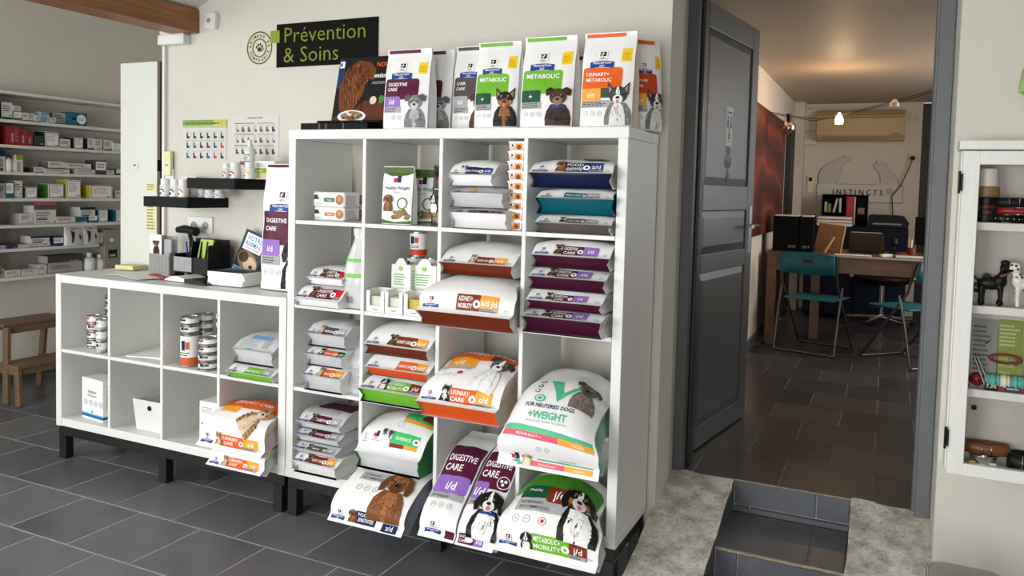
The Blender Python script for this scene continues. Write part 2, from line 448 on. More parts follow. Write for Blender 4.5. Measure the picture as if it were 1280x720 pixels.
h = MB(); h.box(DL-.075, DL-.035, -.006, 0, .86, 1.10, M_steel); h.tube([(DL-.055, 0, 1.0), (DL-.055, -.05, 1.0)], .009, M_chrome, 8)
h.tube([(DL-.055, -.05, 1.0), (DL-.17, -.055, 1.0)], .009, M_chrome, 8); h.build('door_handle', dobj)
h = MB(); h.box(DL-.075, DL-.035, T, T+.006, .86, 1.10, M_black); h.tube([(DL-.055, T, 1.0), (DL-.055, T+.06, 1.0), (DL-.17, T+.062, 1.0)], .010, M_chrome, 8); h.build('door_handle', dobj)
h = MB(); h.box(DL, DL+.003, .008, T-.008, .55, 1.10, M_steel); h.box(DL, DL+.008, .012, T-.012, .93, .96, M_chrome); h.build('lock_plate', dobj)
for z in (.25, 1.0, 1.75):
    h = MB(); h.tube([(-.008, T+.004, z-.05), (-.008, T+.004, z+.05)], .009, M_black, 8); h.build('hinge', dobj)

# back office shell ---------------------------------------------------------
YB = 6.2; ZC = 2.37
wall('wall_office_left', [(1.27, 1.37, .80, YB+.1, ZF, 2.6)], M_wallB)
wall('wall_office_end', [(1.27, 2.545, YB, YB+.1, ZF, 2.6), (3.45, 3.75, YB, YB+.1, ZF, 2.6)], M_wallB)
wall('wall_office_right', [(3.65, 3.75, .80, 2.3, ZF, 2.6), (3.65, 3.75, 4.9, YB+.1, ZF, 2.6), (3.65, 3.75, 2.3, 4.9, ZF, 1.1), (3.65, 3.75, 2.3, 4.9, 2.3, 2.6)], M_wallB)
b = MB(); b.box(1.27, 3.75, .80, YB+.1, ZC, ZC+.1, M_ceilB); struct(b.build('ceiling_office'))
b = MB(); b.box(1.37, 1.383, 1.7, YB, ZF, ZF+.09, M_tile); struct(b.build('baseboard_office'))
M_darkdoor = mat('dark_door_varnish', (34, 30, 27), .5, noise_amt=.25, nscale=10, stretch=(8, 8, .8))
b = MB(); b.box(2.545, 3.45, YB+.02, YB+.06, ZF, 2.36, M_darkdoor)
for x in (2.66, 3.08): b.box(x, x+.31, YB+.008, YB+.02, ZF+.15, 1.1, M_darkdoor); b.box(x, x+.31, YB+.008, YB+.02, 1.25, 2.25, M_darkdoor)
struct(b.build('door_2', bevel=.004))
b = MB(); b.box(1.371, 1.40, 5.35, 5.85, ZF, 2.13, M_darkdoor); b.box(1.40, 1.408, 5.42, 5.78, ZF+.1, 1.1, M_darkdoor); b.box(1.40, 1.408, 5.42, 5.78, 1.25, 2.05, M_darkdoor)
struct(b.build('door_3', bevel=.003))
b = MB(); b.box(1.371, 1.47, 5.95, YB, ZF, ZC, M_wallB); struct(b.build('trim_5', bevel=.004))

# cube shelving -------------------------------------------------------------
KW, KT, KC, KD = 1.47, .039, .3355, .016
def shelf_unit(name, label, x0, rows, cols, top_over, z0=BZ, dep=.39, seg=(0, .72, 1.43)):
    """white cube shelving unit; front plane at y = 0"""
    W_ = 2*KT + cols*KC + (cols-1)*KD; H_ = 2*KT + rows*KC + (rows-1)*KD
    t = thing(name, label, 'shelf', (x0, 0, 0))
    def part(n, *q, m=M_white, p=t, bv=.0015):
        k = MB(); k.box(*q, m); return k.build(n, p, bevel=bv, seg=1)
    if top_over:
        part('top_panel', 0, W_, 0, dep, z0+H_-KT, z0+H_); part('bottom_panel', 0, W_, 0, dep, z0, z0+KT)
        for x in (0, W_-KT): part('side_panel', x+.0015, x+KT-.0015, .0015, dep, z0+KT, z0+H_-KT)
    else:
        for x in (0, W_-KT): part('side_panel', x, x+KT, 0, dep, z0, z0+H_)
        part('top_panel', KT, W_-KT, .0015, dep, z0+H_-KT-.003, z0+H_-.003); part('bottom_panel', KT, W_-KT, .0015, dep, z0+.002, z0+KT+.002)
    for c in range(1, cols):
        x = KT + c*KC + (c-1)*KD; part('divider', x, x+KD, .002, dep-.005, z0+KT, z0+H_-KT)
    for r in range(1, rows):
        z = z0 + KT + r*KC + (r-1)*KD
        for c in range(cols):
            x = KT + c*(KC+KD); part('shelf_board', x, x+KC, .003, dep-.005, z, z+KD)
    f = MB()
    f.box(.008, W_-.008, .010, .055, z0-.048, z0, M_black); f.box(.008, W_-.008, dep-.055, dep-.01, z0-.048, z0, M_black)
    f.box(.008, .053, .055, dep-.055, z0-.048, z0, M_black); f.box(W_-.053, W_-.008, .055, dep-.055, z0-.048, z0, M_black)
    fo = f.build('base_frame', t, bevel=.002, seg=1)
    for x in seg:
        for y in (.010, dep-.055):
            k = MB(); k.box(x+.008, x+.056, y, y+.045, 0, z0-.048, M_black); k.build('leg', fo, bevel=.002, seg=1)
    return t
shelf_unit('cube_shelf', 'tall white cube shelving unit, four by four, full of pet food bags', 0, 4, 4, True, seg=(0, .71, 1.406))
shelf_unit('cube_shelf', 'low white cube shelving unit, two rows of four, used as a counter', -KW, 2, 4, False, seg=(0, .70, 1.39))
def cellx(c): return KT + c*(KC+KD), KT + c*(KC+KD) + KC           # c 0..3 in the tall unit, -4..-1 in the low unit
def cell_x(c):
    return cellx(c) if c >= 0 else tuple(v-KW for v in cellx(c+4))
def row_z(r): return BZ + KT + (3-r)*(KC+KD) + .001                       # r 0 top .. 3 bottom: height of the cell's floor
TOPZ = BZ + KW; CTZ = BZ + .77 - .003
# ------------------------------------------------------------------ pet food bags
M_film = mat('white_bag_film', (236, 236, 236), .24, noise_amt=.02, nscale=14, bump=.22, bscale=20)
M_film2 = mat('grey_bag_film', (200, 201, 203), .26, noise_amt=.05, nscale=14, bump=.25, bscale=20)
C_blue, C_navy, C_red = cm(34, 62, 142), cm(22, 36, 82), cm(196, 36, 52)
C_pur, C_vio, C_brown, C_or, C_gold = cm(86, 22, 56), cm(146, 108, 190), cm(126, 52, 28), cm(226, 98, 34), cm(240, 164, 56)
C_green, C_dgreen, C_teal, C_grey, C_lgrey = cm(112, 178, 52), cm(22, 78, 52), cm(10, 104, 118), cm(84, 76, 74), cm(168, 168, 170)
C_wh, C_bk, C_yel, C_pink, C_tan, C_mint = cm(246, 246, 244), cm(24, 22, 22), cm(244, 206, 30), cm(222, 92, 112), cm(168, 112, 62), cm(86, 184, 140)
C_dpink, C_dk = cm(206, 120, 126), cm(52, 46, 44)
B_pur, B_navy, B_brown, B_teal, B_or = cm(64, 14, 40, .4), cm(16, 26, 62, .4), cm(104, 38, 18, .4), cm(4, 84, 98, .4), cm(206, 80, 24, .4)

def logo(P, a, s, k):
    """white tile with a red and blue mark above a blue ribbon; k = ribbon width"""
    q = .40*k
    P.rect(a-q/2-.008*k, s+.30*k, a+q/2+.008*k, s+.30*k+q+.016*k, C_lgrey, 1); P.rect(a-q/2, s+.308*k, a+q/2, s+.308*k+q, C_wh, 2)
    y = s+.308*k+q*.42
    P.poly([(a-q*.3, y), (a-q*.02, y), (a-q*.02, y+q*.28), (a-q*.3, y+q*.28)], C_red, 3)
    P.poly([(a+.02*q, y), (a+q*.34, y), (a+q*.34, y+q*.5), (a+.02*q, y+q*.5)], C_navy, 3)
    P.poly([(a-q*.3, y+q*.32), (a-q*.02, y+q*.32), (a-q*.02, y+q*.5), (a-q*.3, y+q*.5)], C_navy, 3)
    P.poly([(a-q*.2, y+q*.03), (a+q*.16, y+q*.30), (a+q*.06, y+q*.40)], C_wh, 4)
    P.text("Hill's", a, s+.308*k+q*.08, q*.36, C_navy, 3, 'c', q*.9, .012)
    n = 8; top = []; bot = []
    for i in range(n+1):
        t = i/n*2-1; x = a+t*k/2; c = -.045*k*t*t
        top.append((x, s+.27*k+c)); bot.append((x, s+.02*k+c))
    P.poly(bot+top[::-1], C_blue, 5)
    P.text('PRESCRIPTION', a, s+.145*k, .115*k, C_wh, 6, 'c', .9*k, .012)
    P.text('DIET', a, s+.035*k, .10*k, C_wh, 6, 'c', None, .012)

BREEDS = {   # body, chest, head, muzzle, ear colour, ear type, blaze
 'pinscher': (C_bk, cm(150, 96, 56), C_bk, cm(150, 96, 56), C_bk, 'up', None),
 'brown':    (cm(58, 40, 30), cm(34, 26, 22), cm(74, 50, 36), cm(150, 112, 84), cm(60, 38, 28), 'half', None),
 'husky':    (cm(120, 120, 122), cm(222, 222, 222), cm(58, 58, 60), cm(226, 226, 226), cm(52, 52, 54), 'up', C_wh),
 'schnauzer': (cm(120, 120, 122), cm(178, 178, 180), cm(128, 128, 130), cm(196, 196, 198), cm(84, 84, 86), 'half', None),
 'bernese':  (C_bk, cm(238, 238, 236), C_bk, cm(226, 224, 222), cm(20, 18, 18), 'flop', C_wh),
 'collie':   (C_bk, cm(236, 236, 236), C_bk, cm(232, 232, 232), cm(28, 26, 26), 'flop', C_wh),
 'spaniel':  (cm(120, 72, 38), cm(156, 102, 60), cm(140, 86, 46), cm(92, 54, 30), cm(96, 56, 28), 'flop', None),
 'terrier':  (cm(84, 60, 42), cm(110, 80, 56), cm(120, 90, 62), cm(60, 46, 36), cm(60, 44, 34), 'half', None),
 'greydog':  (cm(120, 110, 102), cm(140, 130, 122), cm(112, 100, 92), cm(88, 78, 72), cm(74, 62, 56), 'half', None),
 'jackdog':  (cm(226, 224, 222), cm(238, 238, 236), cm(92, 88, 88), cm(236, 236, 234), cm(60, 56, 56), 'half', C_wh),
 'goldpup':  (cm(206, 172, 130), cm(232, 214, 190), cm(212, 178, 136), cm(240, 226, 206), cm(176, 130, 84), 'flop', C_wh),
 'tabby':    (cm(160, 122, 84), cm(214, 190, 160), cm(168, 130, 92), cm(224, 206, 182), cm(150, 110, 74), 'cat', None),
 'blackcat': (C_bk, cm(232, 232, 230), C_bk, cm(232, 232, 230), C_bk, 'cat', None),
}
def animal(P, cx, y0, h, kind, rot=0., layer=8):
    body, chest, head, muz, ear, et, blaze = BREEDS[kind]
    c, s = math.cos(rot), math.sin(rot)
    def T(x, y): return (cx+(x*c-y*s)*h, y0+(x*s+y*c)*h)
    def E(x, y, rx, ry, m, l, r=0., **k): a, b_ = T(x, y); P.ell(a, b_, rx*h, ry*h, m, layer+l, rot+r, **k)
    def G(pts, m, l): P.poly([T(*p) for p in pts], m, layer+l)
    G([(-.30,0),(.30,0),(.31,.18),(.27,.36),(.17,.52),(-.17,.52),(-.27,.36),(-.31,.18)], body, 0)
    cwid = 1.25 if kind in ('bernese', 'collie') else 1.
    G([(-.14*cwid,.0),(.14*cwid,.0),(.17*cwid,.20),(.13*cwid,.42),(.08,.50),(-.08,.50),(-.13*cwid,.42),(-.17*cwid,.20)], chest, 1)
    for x in (-.11, .11): G([(x-.075,0),(x+.075,0),(x+.06,.26),(x-.06,.26)], chest if kind in ('husky', 'tabby', 'jackdog', 'goldpup', 'bernese', 'collie') else body, 2)
    if kind in ('bernese', 'collie', 'brown'): G([(-.15,.44),(.15,.44),(.14,.49),(-.14,.49)], C_blue if kind != 'bernese' else chest, 3)
    if et == 'up':
        for x in (-1, 1): G([(x*.06,.80),(x*.235,.70),(x*.25,1.0)][::x], ear, 3); G([(x*.11,.80),(x*.20,.74),(x*.225,.93)][::x], cm(176,130,120), 4)
    elif et == 'cat':
        for x in (-1, 1): G([(x*.02,.86),(x*.215,.72),(x*.21,1.0)][::x], ear, 3); G([(x*.08,.85),(x*.18,.77),(x*.185,.93)][::x], C_dpink, 4)
    E(0, .70, .205, .20, head, 5)
    if et == 'flop':
        for x in (-1, 1): G([(x*.13,.86),(x*.24,.80),(x*.31,.62),(x*.27,.47),(x*.19,.50),(x*.17,.66)][::x], ear, 7)
    if et == 'half':
        for x in (-1, 1): G([(x*.08,.87),(x*.20,.93),(x*.31,.86),(x*.29,.72),(x*.20,.74)][::x], ear, 7)
    if blaze: G([(-.035,.58),(.035,.58),(.045,.78),(.015,.89),(-.015,.89),(-.045,.78)], blaze, 6)
    E(0, .60, .115, .11, muz, 7)
    if kind in ('pinscher', 'bernese'):
        for x in (-1, 1): E(x*.09, .785, .028, .02, C_tan, 7); E(x*.14, .62, .05, .06, C_tan, 6)
    if kind == 'tabby':
        for k in range(4): G([(-.05+k*.03-.008,.80),(-.05+k*.03+.008,.80),(-.05+k*.03+.004,.89),(-.05+k*.03-.004,.89)], cm(86,60,40), 7)
        for x in (-1, 1):
            for k in range(4): G([(x*.30,.08+k*.10),(x*.14,.11+k*.10),(x*.30,.11+k*.10)][::x], cm(96,66,42), 3)
    R_ = random.Random(int(h*1e4)+len(kind)); big = h > .1
    def near(m, f):
        c = [v for v in m.name.split('_')[1:]]; c = [max(0, min(255, int(int(v)*f+(8 if f > 1 else 0)))) for v in c]; return cm(*[q//8*8 for q in c])
    for reg, m0, n_, l_ in (((0, .26, .26, .24), body, 46, 1), ((0, .28, .12, .20), chest, 20, 3), ((0, .72, .17, .15), head, 22, 6)):
        for q in range(n_ if big else n_//3):
            a, r = R_.random()*6.28, R_.random()**.5; x, y = reg[0]+reg[2]*r*math.cos(a), reg[1]+reg[3]*r*math.sin(a); ln = .05+.05*R_.random(); sl = (x*.35)+R_.uniform(-.02, .02); wd = .008+.008*R_.random()
            G([(x-wd, y), (x+wd, y), (x+sl*.4, y-ln)][::-1], near(m0, R_.choice((.62, .8, 1.3, 1.5) if m0 is not chest else (.82, .9, 1.1))), l_)
    for x in (-1, 1): E(x*.085, .725, .032, .03, C_bk, 8); E(x*.085-.008, .735, .009, .009, C_wh, 9)
    E(0, .64, .045, .032, C_bk, 9)
    if kind in ('bernese', 'collie', 'husky', 'pinscher'): E(0, .545, .035, .045, C_dpink, 9)

class Art(dict):
    def p(self, n):
        if n not in self: self[n] = Print()
        return self[n]

def icons(P, a, s, k, n=3, m=None):
    for i in range(n):
        P.ring(a+i*k*1.5, s, k*.40, k*.5, m or C_lgrey, 1, 12)
        P.rect(a+i*k*1.5-k*.18, s-k*.06, a+i*k*1.5+k*.18, s+k*.1, m or C_lgrey, 1)

def strip_art(W, col, title, code='', ccol=None, pic=None, s0=.012, h=.05, px=-.14, pw=.30, cw=.16, lg=.17, extra=None, circle=True):
    """print on the end of a bag that lies with its base to the front"""
    if h < .05: h *= 1.28
    def f(A):
        logo(A.p('logo'), -.375*W, s0, lg*1.1*W)
        P = A.p('name_panel')
        P.rect(px*W, s0, (px+pw)*W, s0+h, col, 1, .004)
        n = len(title)
        for i, t in enumerate(title):
            P.text(t, (px+.02)*W, s0+h*(.60 if i == 0 and n > 1 else .18 if n > 1 else .36), h*.40, C_wh, 2, 'l', (pw-(.10 if circle else .05))*W, .012)
        if circle:
            P.ell((px+pw-.035)*W, s0+h*.45, h*.24, h*.24, C_wh, 3, n=14); P.ell((px+pw-.035)*W, s0+h*.45, h*.10, h*.10, col, 4, n=10)
        if ccol:
            x0 = (px+pw)*W; P.rect(x0, s0, x0+cw*W, s0+h, ccol, 2, .003)
            P.text(code, x0+cw*W*.5, s0+h*.38, h*.50, C_wh, 3, 'c', cw*W*.85, .015)
            P.rect(x0, s0-.001, x0+cw*W*.95, s0+h*.26, C_lgrey, 3); P.lines(x0+.002, s0+.001, x0+cw*W*.9, s0+h*.24, 2, C_dk, 4)
        if pic: animal(A.p('animal_picture'), (px-.045)*W, s0, h*1.15, pic)
        A.p('small_print').lines(.40*W, s0+.006, .46*W, s0+.02, 2, C_lgrey)
        if extra: extra(A, W)
    return f

def bag(label, xc, W, path, th, left=None, right=None, body=None, side=None, band=None, art=None, wr=.003, lip=.012, nu=16, nv=26,
        edge=.86, name='food_bag', group=None, y=0., z=0., rotz=0., seal=None, gusset=.012, seed=0, sealw=(-.46, .30), cat='bag'):
    """a gusseted bag. path: (y,z) of its back face from base to top; th: (s, thickness); the base is closed by a recessed panel in `band`"""
    body = body or M_film; side = side or body; band = band or body
    root = thing(name, label, cat, (xc, y, z), rotz, group)
    pts = np.array(path, float); d = np.r_[0, np.cumsum(np.hypot(*np.diff(pts, axis=0).T))]; L = d[-1]
    def raw(s): return np.array([np.interp(s, d, pts[:, 0]), np.interp(s, d, pts[:, 1])])
    k = .035 if len(path) > 2 else 0
    def cen(s):
        if not k: return raw(s)
        lo = max(0, s-k); hi = min(L, s+k); return np.mean([raw(v) for v in np.linspace(lo, hi, 7)], axis=0) if 0 < s < L else raw(s)
    ts = np.array([t[0] for t in th]); tv = np.array([t[1] for t in th])
    def thick(s): return float(np.mean(np.interp(np.clip(np.array([s-.02, s-.01, s, s+.01, s+.02]), 0, L), ts, tv)))
    ls = [L*(j/nv)**1.25 for j in range(nv+1)]
    us = [i/nu for i in range(nu+1)]
    lf = left or (lambda s: -W/2); rf = right or (lambda s: W/2)
    sd = sum(ord(ch) for ch in label)*.37 + seed
    G = np.zeros((nu+1, nv+1, 3)); ring_extra = []
    for j, s in enumerate(ls):
        c = cen(s); t = cen(min(L, s+.004))-cen(max(0, s-.004)); t = t/np.hypot(*t); n = np.array([-t[1], t[0]])
        x0, x1 = lf(s), rf(s); h = thick(s)
        for i, u in enumerate(us):
            q = abs(2*u-1); e_ = .985+(edge-.985)*min(1, s/.13)**.8 if lip else edge; e = e_+(1-e_)*(1-q**3.2)
            wv = noise.noise((u*3.1+sd, s*11, sd))*wr + .45*wr*noise.noise((u*8+sd, s*26, sd+4)) + .6*wr*max(0, noise.noise((u*2+s*9, s*4-u*2, sd*1.7)))
            wv *= min(1, s/.03)
            p = c + n*(h*e+wv) - (t*lip if j == 0 else 0)
            G[i, j] = (x0+(x1-x0)*u, p[0], p[1])
        gi = min(gusset, h*.4)
        m = c + n*(h*edge*.5); bk = c
        if j == 0 and lip: bk = bk + t*min(.028, h*.5); m = m + t*min(.014, h*.25)
        ring_extra.append([(x1-gi, m[0], m[1]), (x1, bk[0], bk[1]), (x0, bk[0], bk[1]), (x0+gi, m[0], m[1])])
    # normals
    N = np.zeros_like(G)
    du = np.gradient(G, axis=0); ds = np.gradient(G, axis=1); N = np.cross(du, ds); N /= np.linalg.norm(N, axis=2)[..., None]+1e-12
    b = MB(); R = nu+5; vs = []
    for j in range(nv+1): vs += [tuple(G[i, j]) for i in range(nu+1)] + ring_extra[j]
    ff, sf, bf = [], [], []
    for j in range(nv):
        for i in range(R):
            i2 = (i+1) % R; q = (j*R+i, j*R+i2, (j+1)*R+i2, (j+1)*R+i)
            (ff if i < nu else bf if i == nu+2 else sf).append(q)
    b.add(vs, ff+bf, body, True)
    nb = len(b.v)
    b.v_off = 0
    # side gussets share positions (own vertices keep the crease sharp)
    b.add(vs, sf, side, False)
    b.add([vs[nv*R+i] for i in range(R)], [tuple(range(R))], body)
    bo = b.build('bag_body', root)
    # unused duplicate vertices are dropped
    bm = bmesh.new(); bm.from_mesh(bo.data); bmesh.ops.delete(bm, geom=[v for v in bm.verts if not v.link_faces], context='VERTS'); bm.to_mesh(bo.data); bm.free()
    # recessed base panel
    r0 = [np.array(v) for v in vs[:R]]; c0 = cen(0); t0 = cen(.01)-cen(0); t0 = t0/np.hypot(*t0)
    ctr = np.mean(r0, axis=0)
    ins = []
    for i, v in enumerate(r0):
        w = ctr+(v-ctr)*.985; base = .014 if i <= nu else .004
        ins.append((w[0], w[1]+t0[0]*base, w[2]+t0[1]*base))
    cc = tuple(np.mean(ins, axis=0)-np.array([0, t0[0], t0[1]])*.004)
    e = MB(); e.add(ins+[cc], [(i, R, (i+1) % R) for i in range(R)][::1], band, True); e.build('base_panel', root)
    if art:
        A = Art(); art(A)
        if seal:
            A.p('seal_strip').rect(sealw[0]*W, L-.016, sealw[1]*W, L-.003, seal, 1, .002)
        sarr = np.array(ls)
        mid = G[nu//2]; cum = np.r_[0, np.cumsum(np.linalg.norm(np.diff(mid, axis=0), axis=1))]     # print follows the surface's own length
        if seal:
            Q = A['seal_strip']; Q.v = [(vx, vy-L+cum[-1], vl) for vx, vy, vl in Q.v]
        def fn(a, s, l):
            u = min(max(a/W+.5, 0), 1); s2 = float(np.interp(s, cum, sarr))
            fi = min(int(u*nu), nu-1); fu = u*nu-fi; fj = min(max(int(np.searchsorted(sarr, s2, 'right'))-1, 0), nv-1); fs = (s2-sarr[fj])/(sarr[fj+1]-sarr[fj])
            w4 = ((1-fu)*(1-fs), fu*(1-fs), (1-fu)*fs, fu*fs); ix = ((fi,fj),(fi+1,fj),(fi,fj+1),(fi+1,fj+1))
            p = sum(w*G[q] for w, q in zip(w4, ix)); n = sum(w*N[q] for w, q in zip(w4, ix)); n = n/np.linalg.norm(n)
            return Vector(p + n*(.0009+l))
        ua = [(u-.5)*W for u in us[1:-1]]
        for nm, P in A.items(): P.build(nm, root, fn, ua, list(cum[1:-1]))
    return root

def lying(label, xl, xr, py, Yf, z0, T, hb, cell=None, L=.36, run=.085, path=None, art=None, **k):
    """bag lying with its base to the front; xl, xr: where its lip's ends stand (seen at row py)"""
    X0 = at(xl, py, Y=Yf).x; X1 = at(xr, py, Y=Yf).x; W = X1-X0; xc = (X0+X1)/2
    z0 += .0012; path = [(a, b_+.0012) for a, b_ in path] if path else [(Yf, z0), (Yf+L, z0)]
    pts = np.array(path); LL = np.hypot(*np.diff(pts, axis=0).T).sum()
    th = [(0, hb), (run*.30, hb+(T-hb)*.62), (run*.7, hb+(T-hb)*.93), (run, T), (LL*.65, T*.97), (LL-.05, T*.4), (LL, .01)]
    left = right = None
    if cell is not None:
        c0, c1 = cell_x(cell); c0 += .006; c1 -= .006
        s1 = max(.01, -Yf-.015); 
        left = lambda s: float(np.interp(s, [max(0, s1-.05), s1], [X0, max(X0, c0)]))-xc
        right = lambda s: float(np.interp(s, [max(0, s1-.05), s1], [X1, min(X1, c1)]))-xc
    return bag(label, xc, W, path, th, left, right, art=art(W) if art else None, **k)

def S(*a, **k): return lambda W: strip_art(W, *a, **k)
GRP = 'pet food bags on the tall shelving unit'
z = row_z(0)
# --- top row
lying('dark grey-banded food bag, lowest of three under the teal one, top right cell', 668, 765, 279, -.03, z, .066, .030, 3, band=C_grey, art=S(C_grey, ['LIVER CARE'], 'l/d', C_lgrey, 'brown', h=.024, px=-.10, pw=.26, lg=.13), group=GRP)
lying('teal-banded food bag between a navy and a grey one, top right cell', 670, 768, 248, -.035, z+.066, .092, .052, 3, band=B_teal, side=C_teal, art=S(C_teal, ['SKIN CARE'], 'derm', C_lgrey, None, h=.026, lg=.13), group=GRP)
def dish(A, W):
    P = A.p('animal_picture'); P.ell(.24*W, .115, .17*W, .03, C_bk, 8); P.ell(.24*W, .117, .155*W, .026, C_tan, 9)
    for i in range(26): P.ell(.24*W+rnd.uniform(-.14, .14)*W, .117+rnd.uniform(-.018, .018), .006, .005, rnd.choice([cm(190, 134, 78), cm(132, 84, 44), cm(156, 104, 58)]), 10, n=8)
lying('navy-banded food bag on top of the stack in the top right cell', 661, 766, 222, -.055, z+.158, .102, .044, 3, band=B_navy, art=S(C_navy, ['FOOD', 'SENSITIVITIES'], 'z/d', C_blue, 'spaniel', h=.044, extra=dish, px=-.08), group=GRP)
lying('plain white food bag at the bottom of the small stack, top row', 562, 634, 266, -.02, z, .078, .056, 2, L=.3, art=S(C_pur, ['DIGESTIVE'], 'i/d', C_red, None, h=.018, px=-.2, pw=.42, lg=.16), group=GRP)
lying('silvery food bag with a yellow tag, middle of the small top-row stack', 561, 630, 238, -.03, z+.078, .080, .050, 2, L=.3, body=M_film2, art=S(C_gold, ['W'], '', None, None, h=.022, px=-.16, pw=.14, lg=.14, circle=False), group=GRP)
lying('small white food bag with a navy strip, uppermost of the small top-row stack', 560, 616, 228, -.035, z+.158, .098, .030, 2, L=.28, art=S(C_navy, ['MULTICARE'], 'c/d', C_blue, 'jackdog', h=.030, px=-.14, pw=.38, cw=.20, lg=.18), group=GRP)
# --- second row
z = row_z(1)
for i, (xl, xr, py, Yf, dz, T, hb, lab) in enumerate([
    (652, 752, 395, -.075, 0, .082, .055, 'purple-banded digestive care bag at the bottom of a stack of four'),
    (657, 752, 381, -.055, .082, .070, .026, 'purple-banded digestive care bag, second from the bottom in a stack of four'),
    (660, 757, 349, -.045, .152, .076, .040, 'purple-banded digestive care bag, second from the top in a stack of four'),
    (664, 763, 322, -.03, .228, .096, .036, 'purple-banded digestive care bag on top of a stack of four')]):
    lying(lab, xl, xr, py, Yf, z+dz, T, hb, 3, band=B_pur, art=S(C_pur, ['DIGESTIVE', 'CARE'], 'i/d', C_vio, 'terrier', h=.036 if i != 1 else .028, px=-.16 if i != 3 else -.12, pw=.27, cw=.19, lg=.155), group=GRP, seed=i)
lying('big white kidney and mobility bag with a rust-brown base bulging over the shelf edge', 522, 640, 398, -.12, 0, .175, .056, 2, path=[(-.12, z-.012), (-.03, z+.001), (.25, z+.001)], run=.15,
      band=B_brown, art=S(C_brown, ['KIDNEY+', 'MOBILITY'], 'k/d j/d', C_gold, None, s0=.030, h=.062, px=-.10, pw=.25, cw=.19, lg=.155), group=GRP)
lying('rust-brown banded food bag lying on the big kidney and mobility bag', 549, 641, 346, -.02, z+.176, .120, .040, 2, L=.34, run=.16, band=B_brown,
      art=S(C_brown, ['KIDNEY CARE'], 'k/d', C_gold, 'tabby', h=.030, px=-.02, pw=.24, cw=.17, lg=.14), group=GRP)
lying('white food bag with dark red label lying flat at the front, second row', 369, 424, 372, -.03, z, .085, .020, 0, L=.28, art=S(cm(104, 24, 44), ['DIGESTIVE', 'CARE'], '', C_red, 'terrier', s0=.018, h=.042, px=-.10, pw=.42, cw=.14, lg=.20), group=GRP)
lying('white food bag with dark red label resting on another one, second row', 384, 429, 350, .015, z+.085, .075, .022, 0, L=.28, art=S(cm(104, 24, 44), ['DIGESTIVE', 'CARE'], '', C_red, 'terrier', s0=.014, h=.034, px=-.06, pw=.36, cw=.16, lg=.22), group=GRP)
# --- third row
z = row_z(2)
lying('green-banded metabolic and mobility bag at the bottom of a stack of three', 449, 525, 488, -.05, z, .105, .052, 1, run=.15, band=C_green, side=C_green, art=S(C_green, ['METABOLIC+', 'MOBILITY'], 'j/d', C_brown, 'collie', s0=.014, h=.055, px=-.10, pw=.36, cw=.20, lg=.19), group=GRP)
lying('orange-banded urinary bag, middle of a stack of three', 456, 535, 464, -.025, z+.105, .086, .028, 1, run=.15, band=cm(206, 74, 30), art=S(C_or, ['URINARY CARE'], 'c/d', C_gold, None, s0=.010, h=.050, px=-.02, pw=.30, cw=.15, lg=.15), group=GRP)
lying('brown-banded food bag on top of a stack of three in the third row', 455, 535, 434, -.035, z+.191, .112, .034, 1, run=.16, band=cm(104, 44, 30), art=S(C_brown, ['KIDNEY CARE'], 'k/d', C_gold, 'terrier', s0=.012, h=.040, px=-.04, pw=.32, cw=.16, lg=.17), group=GRP)
lying('small white bag with orange corner strip, lowest of three at the left, third row', 379, 427, 470, -.02, z, .105, .058, 0, L=.28, band=M_film2, art=S(C_or, ['URINARY'], 'c/d', C_gold, 'tabby', s0=.006, h=.036, px=-.05, pw=.30, cw=.20, lg=.22), group=GRP)
lying('small white bag with thin orange line, middle of three at the left, third row', 382, 428, 443, -.02, z+.105, .080, .045, 0, L=.28, band=M_film2, art=S(C_or, ['METABOLIC'], 'c/d', C_dgreen, 'blackcat', s0=.004, h=.030, px=-.05, pw=.36, cw=.18, lg=.20), group=GRP)
lying('small greyish bag with slate top, uppermost of three at the left, third row', 383, 432, 421, -.015, z+.185, .100, .048, 0, L=.28, body=M_film2, art=S(C_grey, ['RENAL'], 'k/d', C_lgrey, 'tabby', s0=.006, h=.034, px=-.1, pw=.34, cw=.2, lg=.18), group=GRP)
# plain white bag standing behind them
bag('plain white paper bag standing beside the stack of three small bags, third row', .326, .084, [(.11, z), (.11, z+.24)], [(0, .07), (.14, .07), (.22, .02), (.24, .006)], body=M_film2, group=GRP, art=lambda A: A.p('small_print').lines(-.03, .03, .03, .12, 9, C_lgrey))
# urinary care, bulging out of the third row
def urinary_art(W):
    f0 = strip_art(W, C_or, ['URINARY', 'CARE'], 'c/d', C_gold, 'blackcat', s0=.022, h=.060, px=-.13, pw=.33, cw=.20, lg=.165)
    def f(A):
        f0(A); P = A.p('upper_panel')
        P.rect(-.46*W, .235, .46*W, .335, C_or, 1, .02); P.rect(-.42*W, .180, -.02*W, .242, C_gold, 2, .012); P.rect(-.46*W, .172, -.06*W, .190, C_lgrey, 3)
        P.text('URINARY CARE', .04*W, .275, .036, C_wh, 3, 'c', .75*W, .012); P.text('c/d', -.26*W, .198, .034, C_wh, 3, 'c', None, .012)
        icons(A.p('small_print'), -.36*W, .14, .018); P.ell(-.16*W, .152, .012, .008, C_red, 3)
        animal(A.p('large_animal_picture'), .20*W, .085, .19, 'jackdog', -.25)
    return f
lying('large white urinary care bag with orange base hanging over the third shelf', 522, 622, 503, -.10, 0, .215, .060, 2, path=[(-.10, z-.006), (-.03, z+.002), (.26, z+.002)], run=.24, band=B_or, side=cm(214, 190, 176), art=urinary_art, group=GRP, wr=.006)
